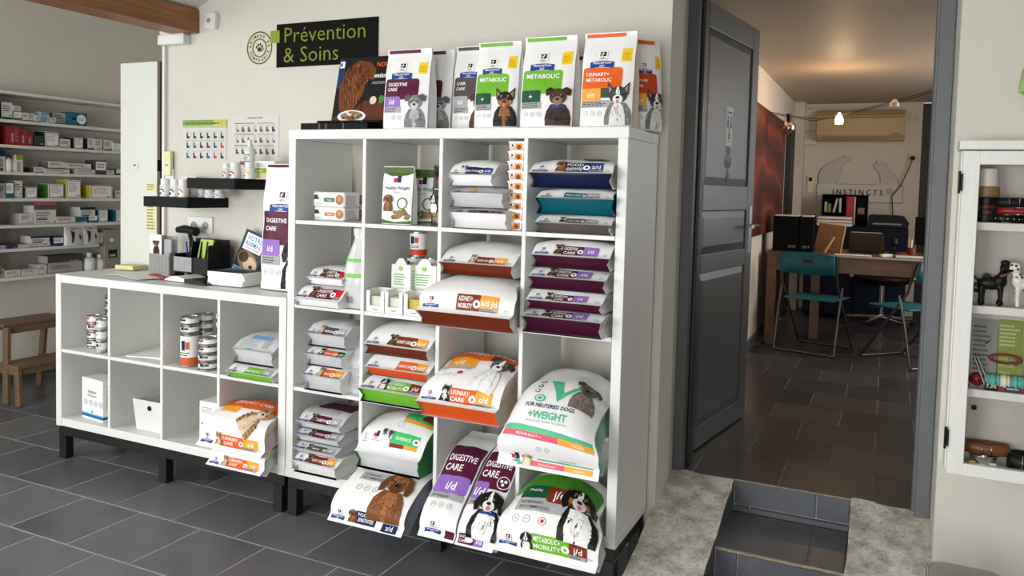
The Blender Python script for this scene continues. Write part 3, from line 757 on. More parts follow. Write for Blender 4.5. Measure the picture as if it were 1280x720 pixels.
def weight_art(W):
    def f(A):
        P = A.p('name_panel')
        P.text('FOR NEUTERED DOGS', 0, .240, .020, C_navy, 2, 'c', .62*W, .02); P.text('+WEIGHT', .0, .200, .036, C_mint, 2, 'c', .5*W, .03)
        P.text('MULTI-FUNCTIONAL NUTRITION', 0, .186, .011, C_lgrey, 2, 'c', .62*W)
        P.poly([(-.47*W, .160), (.47*W, .136), (.47*W, .152), (-.47*W, .182)], C_mint, 1); P.poly([(-.47*W, .138), (.14*W, .122), (.14*W, .1445), (-.47*W, .160)], C_pink, 1); P.poly([(.14*W, .122), (.47*W, .112), (.47*W, .136), (.14*W, .1445)], C_gold, 1)
        P.text('MEDIUM ADULT 1+', -.30*W, .141, .012, C_wh, 3, 'l', .36*W, .01, rot=-.07); P.text('CHICKEN', .26*W, .125, .011, C_wh, 3, 'l', rot=-.07)
        P = A.p('lower_panel'); P.rect(-.18*W, .012, .17*W, .030, C_pink, 1, .002); P.rect(.17*W, .012, .44*W, .030, C_gold, 1, .002); P.rect(-.10*W, .034, .44*W, .042, C_mint, 1)
        P.text('+WEIGHT', .20*W, .047, .014, C_mint, 2, 'c'); P.text('MEDIUM ADULT', .0, .017, .009, C_wh, 2, 'c'); P.text('CHICKEN', .31*W, .017, .009, C_wh, 2, 'c')
        P.poly([(-.38*W, .046), (-.33*W, .046), (-.24*W, .012), (-.28*W, .008)], C_mint, 1); P = A.p('swoosh'); P.poly([(-.12*W, .38), (.02*W, .38), (.10*W, .31), (.06*W, .268), (.00, .315)], C_mint, 1); P.poly([(.06*W, .268), (.26*W, .355), (.26*W, .375), (.10*W, .31)], C_mint, 2)
        S_ = A.p('small_print')
        for i, c in enumerate((C_navy, cm(60, 40, 120), cm(190, 130, 60))): S_.ell(-.20*W, .368-i*.030, .011, .010, c, 2); S_.ell(-.20*W, .368-i*.030, .006, .005, C_wh, 3)
        S_.ell(-.14*W, .276, .022, .016, C_mint, 2); S_.ell(-.14*W, .276, .016, .011, C_wh, 3); S_.ell(-.14*W, .276, .011, .007, C_mint, 4)
        icons(S_, -.06*W, .092, .020, 2)
        k = A.p('logo'); q = .03; a, s = -.36*W, .028
        k.rect(a, s, a+q*.45, s+q*.6, C_red, 1); k.rect(a+q*.5, s, a+q, s+q, C_navy, 1); k.text("Hill's", a+q/2, s-.012, .011, C_navy, 1, 'c'); k.text('SCIENCE PLAN', a+q/2, s-.020, .006, C_navy, 1, 'c')
        k.text('VET', -.2*W, .040, .014, C_lgrey, 1)
        animal(A.p('large_animal_picture'), .31*W, .258, .15, 'greydog'); animal(A.p('animal_picture'), -.20*W, .010, .058, 'goldpup')
    return f
lying('huge white weight-control bag for neutered dogs slumped over the shelf edge', 627, 753, 582, -.12, 0, .175, .030, 3, path=[(-.12, z-.115), (-.045, z-.01), (.0, z+.006), (.10, z+.02), (.33, z+.05)], run=.17, L=.5,
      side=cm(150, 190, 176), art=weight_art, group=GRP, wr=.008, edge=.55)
# --- bottom row
z = row_z(3)
rows4 = [(366, 420, 572, -.03, 0, .085, .045, M_film, C_brown, 'JOINT CARE', 'white food bag with brown label at the bottom of the pile, bottom left cell'),
         (368, 420, 566, -.02, .085, .045, .012, M_film2, C_grey, 'RENAL', 'thin silvery bag, second from the bottom of the pile, bottom left cell'),
         (370, 424, 548, -.01, .130, .052, .022, M_film2, C_pur, 'DIGEST', 'thin silvery bag with violet print, second from the top of the pile, bottom left cell'),
         (372, 426, 533, .0, .182, .075, .020, M_film2, C_pur, 'DIGESTIVE', 'grey and purple bag on top of the pile in the bottom left cell')]
for xl, xr, py, Yf, dz, T, hb, bd, c, t, lab in rows4:
    ex = None
    if t == 'DIGESTIVE':
        def ex(A, W): P = A.p('upper_panel'); P.rect(-.30*W, .10, .46*W, .26, C_pur, 1, .01); P.text('DIGESTIVE', 0, .19, .03, C_wh, 2, 'c', .6*W); P.rect(-.40*W, .06, .3*W, .095, C_lgrey, 1)
    lying(lab, xl, xr, py, Yf, z+dz, T, hb, 0, L=.32, body=bd, art=S(c, [t], 'j/d', C_gold if t == 'JOINT CARE' else C_lgrey, 'terrier', s0=.008, h=.034 if T > .05 else .024, px=-.12, pw=.34, cw=.2, lg=.2, extra=ex), group=GRP)
def green_art(W):
    def f(A):
        P = A.p('name_panel'); g = cm(72, 190, 110)
        P.rect(-.02*W, .062, .40*W, .112, g, 1, .004); P.text('SCIENCE', .16*W, .080, .018, C_wh, 2, 'c', None, .015); P.rect(-.02*W, .046, .20*W, .062, C_brown, 1); P.rect(.20*W, .046, .40*W, .062, C_gold, 1)
        P.ell(.36*W, .085, .016, .014, C_wh, 3); P.ell(.36*W, .085, .007, .006, C_red, 4)
        P = A.p('upper_panel'); P.rect(.0, .185, .46*W, .235, g, 1, .01); P.rect(.02*W, .165, .46*W, .185, C_gold, 1); P.rect(.24*W, .20, .46*W, .27, C_brown, 2, .008)
        k = A.p('logo'); q = .024; a, s = -.30*W, .075
        k.rect(a, s, a+q*.45, s+q*.6, C_red, 1); k.rect(a+q*.5, s, a+q, s+q, C_navy, 1); k.text("Hill's", a+q/2, s-.010, .010, C_navy, 1, 'c'); k.text('SCIENCE PLAN', a+q/2, s-.018, .006, C_navy, 1, 'c')
        P.rect(-.17*W, .085, -.13*W, .115, g, 1)
        animal(A.p('animal_picture'), -.09*W, .040, .075, 'jackdog'); A.p('small_print').ring(.02*W, .15, .012, .014, C_lgrey, 1); A.p('small_print').lines(-.45*W, .05, -.38*W, .09, 4, C_lgrey)
    return f
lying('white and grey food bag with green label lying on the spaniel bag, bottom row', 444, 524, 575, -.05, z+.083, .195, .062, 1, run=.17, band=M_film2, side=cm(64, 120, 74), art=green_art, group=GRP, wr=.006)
def spaniel_art(W):
    f0 = strip_art(W, C_navy, ['FOOD', 'SENSITIVITIES'], 'z/d', C_blue, 'spaniel', s0=.012, h=.040, px=-.13, pw=.26, cw=.0001, lg=.16, circle=False)
    def f(A):
        f0(A); P = A.p('code_panel'); P.rect(.22*W, .004, .42*W, .036, C_navy, 1); P.text('z/d', .32*W, .012, .026, C_wh, 2, 'c', None, .012)
        P = A.p('upper_panel'); P.rect(-.34*W, .19, .16*W, .235, C_lgrey, 1); P.text('VETERINARY', -.30*W, .214, .014, C_dk, 2, 'l', None, .01); P.text('RECOMMENDED', -.30*W, .197, .014, C_dk, 2, 'l', None, .01)
        icons(A.p('small_print'), -.25*W, .155, .026)
        animal(A.p('large_animal_picture'), .22*W, .040, .235, 'spaniel')
    return f
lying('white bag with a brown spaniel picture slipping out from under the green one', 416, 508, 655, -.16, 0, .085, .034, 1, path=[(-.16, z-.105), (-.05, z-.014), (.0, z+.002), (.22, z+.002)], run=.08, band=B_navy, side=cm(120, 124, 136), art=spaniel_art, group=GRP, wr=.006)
def id_art(dog):
    def g(W):
        def f(A):
            P = A.p('name_panel'); P.rect(-.47*W, .225, .47*W, .40, C_pur, 1, .012); P.text('DIGESTIVE', -.40*W, .315, .040, C_wh, 2, 'l', .78*W, .015); P.text('CARE', -.40*W, .272, .040, C_wh, 2, 'l', .5*W, .015)
            P.rect(-.47*W, .175, (.44 if not dog else -.05)*W, .250, C_vio, 3, .012); P.text('i/d', (.0 if not dog else -.26)*W, .192, .046, C_wh, 4, 'c', None, .015)
            P.rect(-.47*W, .150, (.44 if not dog else -.05)*W, .176, C_lgrey, 3)
            P.text('VETERINARY', -.40*W, .157, .014, C_dk, 4, 'l', .7*W if not dog else .34*W, .01)
            if not dog:
                logo(A.p('logo'), -.12*W, .02, .44*W); P = A.p('lower_panel'); P.rect(.22*W, .01, .47*W, .04, C_pur, 1)
                icons(A.p('small_print'), -.25*W, .125, .022, 3)
            else:
                P.ell(.30*W, .258, .026, .026, C_wh, 4); P.ell(.30*W, .258, .023, .023, C_pur, 5)
                for x, y in ((-.010, .006), (.010, .008), (.0, -.010)): P.ell(.30*W+x*.8, .258+y*.8, .006, .006, C_wh, 6)
                animal(A.p('animal_picture'), .16*W, .035, .20, 'collie')
                P = A.p('lower_panel'); P.rect(-.44*W, .008, -.02*W, .046, C_pur, 1, .003); P.text('DIGESTIVE', -.42*W, .030, .013, C_wh, 2, 'l', .3*W, .01); P.text('CARE', -.42*W, .014, .013, C_wh, 2, 'l', None, .01)
                P.rect(-.02*W, .008, .22*W, .046, C_vio, 1, .003); P.text('i/d', .10*W, .018, .022, C_wh, 2, 'c', None, .012); P.ell(-.16*W, .025, .016, .010, C_wh, 3)
        return f
    return g
pid = lambda o: [(-.165, z-.085), (-.04, z+.012), (.10, z+.13), (.22, z+.21)]
lying('purple and white digestive care bag with a black and white dog, bottom row', 572, 619, 684, -.165, 0, .085, .030, 2, path=pid(0), run=.10, band=M_film2, art=id_art(True), group=GRP, wr=.005, lip=.004)
lying('narrow purple and white digestive care bag left of the one with the dog picture', 526, 571, 672, -.165, 0, .095, .030, None, path=pid(0), run=.10, band=M_film2, art=id_art(False), group=GRP, wr=.005, lip=.004)
def jd_art(W):
    f0 = strip_art(W, C_green, ['METABOLIC+', 'MOBILITY'], 'j/d', C_brown, 'collie', s0=.030, h=.062, px=-.14, pw=.37, cw=.17, lg=.165)
    def f(A):
        f0(A); P = A.p('upper_panel')
        P.rect(-.47*W, .245, .47*W, .36, cm(70, 142, 40), 1, .02); P.rect(-.36*W, .215, .0*W, .275, C_dgreen, 2, .012); P.rect(-.06*W, .205, .24*W, .275, C_brown, 3, .012)
        P.text('j/d', .08*W, .222, .050, C_wh, 4, 'c', None, .015); P.text('Mobility', -.28*W, .245, .018, C_wh, 4, 'l')
        P.rect(-.36*W, .165, .16*W, .216, C_lgrey, 2); P.text('VETERINARY', -.32*W, .192, .016, C_dk, 3, 'l', None, .012); P.text('RECOMMENDED', -.32*W, .174, .016, C_dk, 3, 'l', None, .012)
        icons(A.p('small_print'), -.32*W, .135, .028, 2); A.p('small_print').ring(-.05*W, .135, .012, .014, C_red, 1); A.p('small_print').ell(-.05*W, .135, .006, .007, C_red, 1)
        animal(A.p('large_animal_picture'), .29*W, .088, .225, 'bernese')
    return f
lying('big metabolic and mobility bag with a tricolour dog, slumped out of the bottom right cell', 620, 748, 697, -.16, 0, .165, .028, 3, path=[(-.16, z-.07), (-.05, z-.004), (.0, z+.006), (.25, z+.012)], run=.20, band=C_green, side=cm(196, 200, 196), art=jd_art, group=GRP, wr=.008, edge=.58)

# --- low unit
GL = 'pet food bags in the low shelving unit'
zl = BZ + KT + .003
z2 = zl + KC + KD
lying('small white bag with green base lying under a grey one, low unit', 283, 340, 463, -.02, z2, .060, .022, -1, L=.3, band=C_green, art=S(C_green, ['METABOLIC'], 'j/d', C_lgrey, None, s0=.006, h=.034, px=-.12, pw=.36, cw=.2, lg=.17, circle=False), group=GL)
def grey_art(W):
    def f(A): P = A.p('name_panel'); P.rect(-.25*W, .075, .25*W, .105, cm(120, 160, 200), 1, .004); P.rect(-.18*W, .008, -.02*W, .022, cm(140, 180, 200), 1, .003); P.rect(.15*W, .03, .30*W, .07, C_lgrey, 1); P.lines(-.4*W, .03, .1*W, .07, 4, C_lgrey)
    return f
lying('pale grey food bag lying on the green-based one, low unit', 290, 341, 443, .0, z2+.060, .125, .060, -1, L=.3, run=.14, body=M_film2, art=grey_art, group=GL)
def catbag_art(W):
    f0 = strip_art(W, C_or, ['URINARY', 'CARE'], 'c/d', C_gold, 'tabby', s0=.020, h=.052, px=-.14, pw=.32, cw=.22, lg=.16)
    def f(A):
        f0(A); P = A.p('upper_panel'); P.rect(-.47*W, .215, .47*W, .32, C_or, 1, .02); P.rect(-.40*W, .18, -.10*W, .225, C_gold, 2, .008)
        P.text('URINARY CARE', .0, .25, .034, C_wh, 3, 'c', .8*W, .01)
        animal(A.p('large_animal_picture'), .10*W, .105, .19, 'tabby', -.75)
    return f
lying('white bag with orange strip under the cat picture bag, low unit', 262, 330, 588, -.09, 0, .075, .020, -1, path=[(-.09, zl-.035), (-.03, zl-.004), (.0, zl+.001), (.22, zl+.001)], L=.3, run=.06, art=S(C_or, ['URINARY', 'CARE'], 'c/d', C_gold, 'tabby', s0=.010, h=.036, px=-.14, pw=.34, cw=.2, lg=.15), group=GL, side=M_film2)
lying('orange and white urinary care bag with a tabby cat picture, low unit', 250, 331, 569, -.10, 0, .150, .028, -1, path=[(-.10, zl+.042), (-.02, zl+.084), (.24, zl+.086)], run=.18, band=cm(206, 74, 30), side=cm(206, 190, 182), art=catbag_art, group=GL, wr=.006)

# --- standing bags on top of the tall unit and on the counter
def front_art(W, H, col, title, code, ccol, pic, yel=True, sub=None):
    def f(A):
        logo(A.p('logo'), -.10*W, .625*H, .46*W)
        P = A.p('name_panel'); P.rect(-.47*W, .36*H, .30*W, .625*H, col, 1, .012)
        n = len(title)
        for i, t in enumerate(title): P.text(t, -.40*W, .36*H+.265*H*(.66-.24*i), .095*W if n > 1 else .12*W, C_wh, 2, 'l', .66*W, .015)
        P.rect(-.47*W, .27*H, -.08*W, .40*H, ccol, 3, .006); P.text(code, -.28*W, .305*H, .13*W, C_wh, 4, 'c', .3*W, .012)
        if sub: P.rect(-.08*W, .30*H, .16*W, .40*H, sub, 3, .004)
        P.rect(-.47*W, .20*H, (.14 if sub else -.06)*W, .275*H, C_lgrey, 2); P.lines(-.44*W, .21*H, (.1 if sub else -.1)*W, .265*H, 3, C_dk, 3)
        icons(A.p('small_print'), -.36*W, .14*H, .09*W)
        if yel: q = A.p('sticker'); q.rect(.26*W, .68*H, .44*W, .83*H, C_yel, 1); q.lines(.28*W, .70*H, .43*W, .79*H, 4, cm(200, 150, 20), 2)
        animal(A.p('animal_picture'), .25*W, .015*H, .44*H, pic)
    return f
def standing(label, xl, xr, pyb, pyt, Yb, z0, thick, art, seal, group='food bags on top of the tall unit', rotz=0, lean=.0, **k):
    """standing bag: left and right pixel of its front at the base, top row, distance Yb of its front face"""
    X0 = at(xl, pyb, Y=Yb).x; X1 = at(xr, pyb, Y=Yb).x; W = X1-X0; H = at((xl+xr)/2, pyt, Y=Yb+thick*.5).z - z0
    yb = Yb+thick
    th = [(0, thick), (H*.45, thick*.92), (H*.75, thick*.55), (H*.90, .014), (H, .006)]
    return bag(label, (X0+X1)/2, W, [(0, 0), (0, H*.5), (-thick*.45+lean, H)], th, art=art(W, H), y=yb, z=z0+.001, rotz=rotz, lip=0, edge=.80, seal=seal, group=group, **k)
A_ = lambda *a, **k: (lambda W, H: front_art(W, H, *a, **k))
standing('liver care bag half hidden behind the small-dog metabolic bag', 562, 612, 160, 58, .13, TOPZ, .09, A_(C_grey, ['LIVER', 'CARE'], 'l/d', C_lgrey, 'terrier', yel=False), C_grey)
standing('green metabolic bag with a prick-eared black and tan dog', 590, 643, 158, 53, .04, TOPZ, .085, A_(C_green, ['METABOLIC'], '+', C_dgreen, 'pinscher'), C_green, sealw=(-.46, .30))
standing('green metabolic bag with a brown dog, third standing bag from the left', 647, 712, 158, 46, .03, TOPZ, .10, A_(C_green, ['METABOLIC'], '+', C_dgreen, 'brown'), C_green)
standing('white bag standing behind the green metabolic bag with the brown dog', 690, 738, 157, 70, .22, TOPZ, .09, A_(C_grey, ['CARE'], 'k/d', C_lgrey, 'terrier', yel=False), C_grey)
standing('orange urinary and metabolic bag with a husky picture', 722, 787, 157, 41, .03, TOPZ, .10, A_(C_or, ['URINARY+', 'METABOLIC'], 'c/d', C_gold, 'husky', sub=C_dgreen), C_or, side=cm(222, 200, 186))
standing('urinary care bag behind the husky bag at the end of the shelf top', 768, 808, 157, 50, .20, TOPZ, .09, A_(cm(190, 70, 40), ['URINARY', 'CARE'], 'c/d', C_gold, 'husky'), C_or, rotz=.75)
standing('maroon digestive care bag with a grey schnauzer', 476, 531, 160, 62, .04, TOPZ, .085, A_(C_pur, ['DIGESTIVE', 'CARE'], 'i/d', C_vio, 'schnauzer'), C_pur, sealw=(-.46, .26))
standing('white bag with a maroon strip standing behind the schnauzer bag', 508, 560, 160, 64, .16, TOPZ, .08, A_(C_pur, ['DIGESTIVE', 'CARE'], 'i/d', C_vio, 'schnauzer', yel=False), C_pur)
standing('tall maroon digestive care bag on the counter against the tall unit', 322, 384, 357, 205, .14, CTZ, .10, A_(C_pur, ['DIGESTIVE', 'CARE'], 'i/d', C_vio, 'collie', yel=False), C_pur, group='food bags on the counter', wr=.006)
# clear bag with green stripes in the second row
z = row_z(1)
bag('white see-through bag with two green stripes standing in the second row', .318, .105, [(0, 0), (0, .20), (-.02, .28), (-.01, .32)], [(0, .07), (.12, .08), (.22, .05), (.29, .012), (.33, .016)], y=.10, z=z+.001, lip=0, edge=.8, body=M_film2, group=GRP,
    left=lambda s: float(np.interp(s, [0, .2, .29, .33], [-.052, -.052, -.022, -.04])), right=lambda s: float(np.interp(s, [0, .2, .29, .33], [.052, .052, .022, .04])),
    art=lambda A: (A.p('green_stripe').rect(-.05, .19, .05, .205, cm(120, 190, 96), 1), A.p('green_stripe').rect(-.05, .125, .05, .142, cm(120, 190, 96), 1), A.p('small_print').lines(-.03, .02, .01, .05, 4, C_dk)))
# treat pouches in the top row
z = row_z(0)
GP = 'treat pouches on the top shelf row'
def treat(W, H, dark=False):
    def f(A):
        P = A.p('name_panel'); g = cm(74, 104, 46) if not dark else C_bk
        P.rect(-.49*W, .88*H, .49*W, .995*H, g, 1); P.poly([(-.49*W, .89*H), (.49*W, .89*H), (.3*W, .845*H), (-.2*W, .83*H)], g, 1)
        q = .13*W; P.rect(-q*.9, .72*H, -q*.05, .80*H, C_red, 1); P.rect(0, .72*H, q, .85*H, C_navy, 1)
        P.text('Healthy Weight' if not dark else 'Metabolic', 0, .60*H, .13*W, cm(80, 84, 76) if not dark else C_wh, 2, 'c', .9*W, .01); P.text('Treats', 0, .53*H, .09*W, C_lgrey, 2, 'c')
        animal(A.p('animal_picture'), -.24*W, .22*H, .32*H, 'spaniel' if not dark else 'collie')
        for i in range(16): P.ell(rnd.uniform(-.2, .42)*W, (.10+rnd.uniform(0, .14))*H, .010, .008, rnd.choice([cm(150, 118, 74), cm(126, 96, 60)]), 5+i % 3, n=9)
        P.ring(.22*W, .36*H, .13*W, .17*W, cm(96, 130, 60), 2, 16); P.poly([(-.49*W, 0.01*H), (.49*W, .01*H), (.49*W, .07*H), (0, .04*H), (-.49*W, .08*H)], g, 2)
    return f
standing('white and olive treat pouch in front, second cell of the top row', 475, 512, 279, 208, .02, z, .055, lambda W, H: treat(W, H), None, group=GP, name='treat_pouch')
standing('white and olive treat pouch behind the front one, second cell of the top row', 505, 545, 279, 211, .13, z, .055, lambda W, H: treat(W, H), None, group=GP, name='treat_pouch')
standing('black treat pouch at the right of the second cell, top row', 537, 554, 281, 207, .05, z, .055, lambda W, H: treat(W, H, True), None, group=GP, name='treat_pouch', body=mat('black_film', (30, 30, 32), .3, noise_amt=.1, nscale=10))
# ------------------------------------------------------------------ cartons, tins and small things in the shelving
M_card = mat('white_card', (236, 236, 232), .55, noise_amt=.02, nscale=20)
M_cardg = mat('grey_card', (188, 186, 180), .6, noise_amt=.03, nscale=20)
M_plas = mat('white_plastic', (218, 219, 217), .35, noise_amt=.01, nscale=10)
M_bplas = mat('black_plastic', (16, 16, 18), .45, spec=.25, noise_amt=.15, nscale=20)
M_paper = mat('paper', (240, 240, 236), .75, noise_amt=.02, nscale=12)
M_tin = mat('tinplate', (176, 176, 178), .28, 1., noise_amt=.06, nscale=30)
def carton(name, label, cat, x0, x1, y0, y1, z0, z1, m, front=None, right=None, group=None, rotz=0, bev=.0015, closure=True):
    """cardboard box standing at (x0,y0); front(P,w,h) and right(P,w,h) draw the print of its faces"""
    w, d, h = x1-x0, y1-y0, z1-z0
    t = thing(name, label, cat, ((x0+x1)/2, y0, z0), rotz, group)
    b = MB(); b.box(-w/2, w/2, 0, d, 0, h, m); b.build('box_body', t, bevel=bev, seg=1)
    if closure:
        q = MB(); q.box(-w/2+.002, w/2-.002, .002, min(d*.5, .03), h, h+.0012, m); q.build('lid_flap', t)
    if front: P = Print(); front(P, w, h); P.build('front_print', t, plane_map((-w/2, 0, 0), (1,0,0), (0,0,1)))
    if right: P = Print(); right(P, d, h); P.build('side_print', t, plane_map((w/2, 0, 0), (0,1,0), (0,0,1)))
    return t
def X_(px, py, Y): return at(px, py, Y=Y).x

# treat packs, first cell of the top row
z = row_z(0); GT = 'treat packs in the first cell of the top row'
def packprint(c):
    def f(P, w, h):
        P.rect(.04*w, .5*h, .16*w, .8*h, C_navy, 1); P.rect(.16*w, .5*h, .20*w, .65*h, C_red, 1); P.rect(.36*w, .34*h, .70*w, .62*h, c, 1, .004); P.text('TREATS', .53*w, .42*h, .12*h, C_wh, 2, 'c', .3*w, .01)
        P.lines(.05*w, .1*h, .3*w, .34*h, 3, C_lgrey); P.ell(.85*w, .5*h, .12*w, .34*h, C_tan, 1); P.ell(.85*w, .56*h, .07*w, .18*h, cm(196, 146, 92), 2)
    return f
for k, (xl, xr, Yv, zz, h, c, lab) in enumerate([
    (392, 430, .06, 0, .056, cm(206, 128, 74), 'white treat pack with orange label at the bottom front, first cell of top row'),
    (391, 430, .05, .057, .062, cm(64, 120, 72), 'white treat pack with green label on top at the front, first cell of top row'),
    (428, 455, .19, 0, .058, cm(206, 128, 74), 'white treat pack at the bottom, behind the orange-labelled one'),
    (428, 455, .19, .059, .060, cm(64, 120, 72), 'white treat pack on top, behind the green-labelled one')]):
    carton('treat_pack', lab, 'box', X_(xl, 270, Yv), X_(xr, 270, Yv), Yv, Yv+.11, z+zz, z+zz+h, M_film, packprint(c), lambda P, w, h: P.lines(.1*w, .1*h, .8*w, .8*h, 6, C_lgrey), GT, bev=.006, closure=False)
# column of food trays, third cell of the top row
GTr = 'small food trays stacked in a column'
def tray_print(P, w, h):
    P.rect(.05*w, .1*h, .95*w, .9*h, cm(232, 146, 50), 1, .002); P.rect(.1*w, .5*h, .42*w, .85*h, C_wh, 2); P.rect(.14*w, .55*h, .3*w, .8*h, C_navy, 3); P.ell(.7*w, .45*h, .16*w, .3*h, C_brown, 2); P.lines(.1*w, .15*h, .5*w, .42*h, 2, C_wh, 2)
tx0, tx1 = 1.003, 1.066
place9 = ['lowest', 'second from the bottom', 'third from the bottom', 'fourth from the bottom', 'middle', 'fourth from the top', 'third from the top', 'second from the top', 'topmost']
for k in range(9):
    t = thing('food_tray', 'orange and white food tray, %s in the column of nine' % place9[k], 'food tray', ((tx0+tx1)/2+rnd.uniform(-.002, .002), .03, z+k*.0362), 0, GTr)
    b = MB(); w0, w1, h = .026, .0305, .033
    vs = [(-w0,.002,0),(w0,.002,0),(w0,.058,0),(-w0,.058,0),(-w1,0,h),(w1,0,h),(w1,.062,h),(-w1,.062,h)]
    b.add(vs, [(0,3,2,1),(4,5,6,7),(0,1,5,4),(1,2,6,5),(2,3,7,6),(3,0,4,7)], M_film); b.build('tub', t)
    b = MB(); b.box(-w1-.002, w1+.002, -.002, .064, h, h+.0025, M_tin); b.build('foil_lid', t)
    P = Print(); tray_print(P, .052, .030); P.build('front_print', t, plane_map((-.026, .0005, .0015), (1,0,0), (0,-.06,1)))

def tin(label, x, y, z0, r, h, lab, lab2, group, top='tin'):
    t = thing('food_tin', label, 'tin', (x, y, z0), rnd.uniform(-.4, .4), group)
    b = MB(); b.lathe([(r*.94, 0), (r, .002), (r, .004), (r*.97, .006), (r*.97, h-.006), (r, h-.004), (r, h-.001), (r*.95, h-.001), (r*.93, h-.004), (.001, h-.004)], M_tin, 20); b.build('can', t)
    b = MB(); b.lathe([(r*.985, .007), (r*.985, h*.30), (r*.985, h*.55), (r*.985, h-.007)], lab, 20, ms=[lab2, lab, lab, lab][:3]); lo = b.build('label', t)
    P = Print(); P.rect(-.5*r, h*.52, .0, h*.82, C_navy, 1); P.rect(.05*r, h*.55, .5*r, h*.78, lab2, 1, .001); P.lines(-.9*r, h*.34, .6*r, h*.48, 2, C_dk, 1)
    P.build('label_print', t, lambda a, s, l: Vector((math.sin(a/r)*(r*.99+l), -math.cos(a/r)*(r*.99+l), s)), [r*.2*i-r for i in range(11)])
    return t
z = row_z(1); GC = 'tins in the second cell of the second row'
for x, y, zz, c2, lab in [(.475, .25, 0, C_red, 'food tin at the bottom left behind the leaf cartons'), (.56, .25, 0, C_green, 'food tin at the bottom right behind the leaf cartons'),
                          (.475, .25, .105, C_green, 'upper tin at the left behind the leaf cartons'), (.56, .25, .105, C_red, 'upper tin at the right behind the leaf cartons'), (X_(523, 307, .235), .235, .211, cm(196, 70, 40), 'white food tin standing alone on top of the others')]:
    tin(lab, x, y, z+zz, .037, .104, M_card, c2, GC)
GK = 'leaf-printed cartons in the second row'
def leafprint(P, w, h):
    P.poly([(.1*w, 0), (.9*w, 0), (.9*w, .3*h), (.1*w, .3*h)], cm(206, 228, 190), 1); P.lines(.15*w, .55*h, .8*w, .82*h, 5, cm(120, 180, 90), 2)
    P.poly([(.55*w, .05*h), (.72*w, .12*h), (.66*w, .28*h), (.74*w, .40*h), (.58*w, .48*h), (.46*w, .36*h), (.55*w, .24*h), (.46*w, .12*h)], cm(110, 186, 70), 2); P.ell(.5*w, .92*h, .12*w, .05*h, cm(150, 200, 120), 2)
for xl, xr, Yv, lab in [(489, 513, .10, 'tall white carton with green leaf print, left of its twin'), (516, 545, .13, 'tall white carton with green leaf print, right of its twin')]:
    x0, x1 = X_(xl, 350, Yv), X_(xr, 350, Yv)
    t = carton('leaf_carton', lab, 'box', x0, x1, Yv, Yv+.06, z, z+.185, M_card, leafprint, lambda P, w, h: P.lines(.15*w, .1*h, .8*w, .9*h, 12, cm(150, 190, 130)), GK)
    P = MB(); w = x1-x0; P.prism([(-w*.3, .185), (w*.3, .185), (w*.22, .20), (w*.1, .212), (-w*.1, .212), (-w*.22, .20)], .002, M_card); P.build('hang_tab', t)
GD = 'open-fronted display boxes in the second row'
for xl, xr, lab in [(458, 480, 'white open-front display box at the left, second row'), (481, 503, 'white open-front display box in the middle, second row'), (505, 529, 'white open-front display box at the right holding cards, second row')]:
    x0, x1 = X_(xl, 385, .005), X_(xr, 385, .005); w = x1-x0
    t = thing('display_box', lab, 'box', ((x0+x1)/2, .005, z), 0, GD)
    for q, n in (((-w/2, w/2, 0, .08, 0, .002), 'bottom'), ((-w/2, w/2, .078, .08, .002, .09), 'back')):
        b = MB(); b.box(*q, M_card); b.build(n, t)
    for s in (-1, 1):
        b = MB(); xs = s*(w/2-.001); b.add([(xs-.001, 0, .002), (xs-.001, .078, .002), (xs-.001, .078, .09), (xs-.001, .025, .09), (xs-.001, 0, .075), (xs+.001, 0, .002), (xs+.001, .078, .002), (xs+.001, .078, .09), (xs+.001, .025, .09), (xs+.001, 0, .075)],
              [(0,1,2,3,4), (9,8,7,6,5)]+[(i, 5+i, 5+(i+1) % 5, (i+1) % 5) for i in range(5)], M_card); b.build('side', t)
    b = MB(); b.box(-w/2, -w/2+.016, -.001, .001, .002, .085, M_card); b.box(w/2-.016, w/2, -.001, .001, .002, .085, M_card); b.box(-w/2+.016, w/2-.016, -.001, .001, .002, .026, M_card); f = b.build('front_lip', t)
    P = Print(); P.text('CALM', 0, .008, .010, C_dk, 1, 'c'); P.build('lip_print', t, plane_map((0, -.001, 0), (1,0,0), (0,0,1)))
    b = MB(); b.box(-w/2+.004, w/2-.004, .012, .07, .002, .062, cm(210, 216, 196) if 'right' not in lab else cm(196, 176, 92)); b.build('card_pack', t)
bag('crumpled white plastic sachet beside the leaf cartons', .698, .05, [(.17, z+.001), (.17, z+.22)], [(0, .04), (.12, .05), (.2, .012), (.22, .006)], body=M_film2, wr=.008, name='sachet', lip=0, edge=.7, group=None, art=lambda A: A.p('label_print').lines(-.015, .06, .015, .13, 6, cm(200, 120, 80)))

# low unit -----------------------------------------------------------------
zl = BZ+KT+.003; z2 = zl+KC+KD-.002
def cl(x, c, r): return min(max(x, cell_x(c)[0]+r+.002), cell_x(c)[1]-r-.002)
GCL = 'food tins in the low unit'
for i in range(4): tin('small tin, %s in the left stack of the first cell' % ('bottom', 'second', 'third', 'top')[i], cl(X_(118, 430, .11), -4, .034), .11, z2+i*.041, .034, .041, M_card, (C_red, C_brown, C_dk, C_navy)[3-i], GCL)
for i in range(6): tin('small tin, number %s from the bottom in the back stack of the first cell' % ('one', 'two', 'three', 'four', 'five', 'six')[i], cl(X_(140, 430, .25), -4, .034), .25, z2+i*.041, .034, .041, M_card, C_dk, GCL)
for i in range(3): tin('pale tin, %s in the right front stack of the first cell' % ('bottom', 'middle', 'top')[i], cl(X_(127, 435, .05), -4, .026), .05, z2+i*.055, .026, .055, M_card, C_lgrey, GCL)
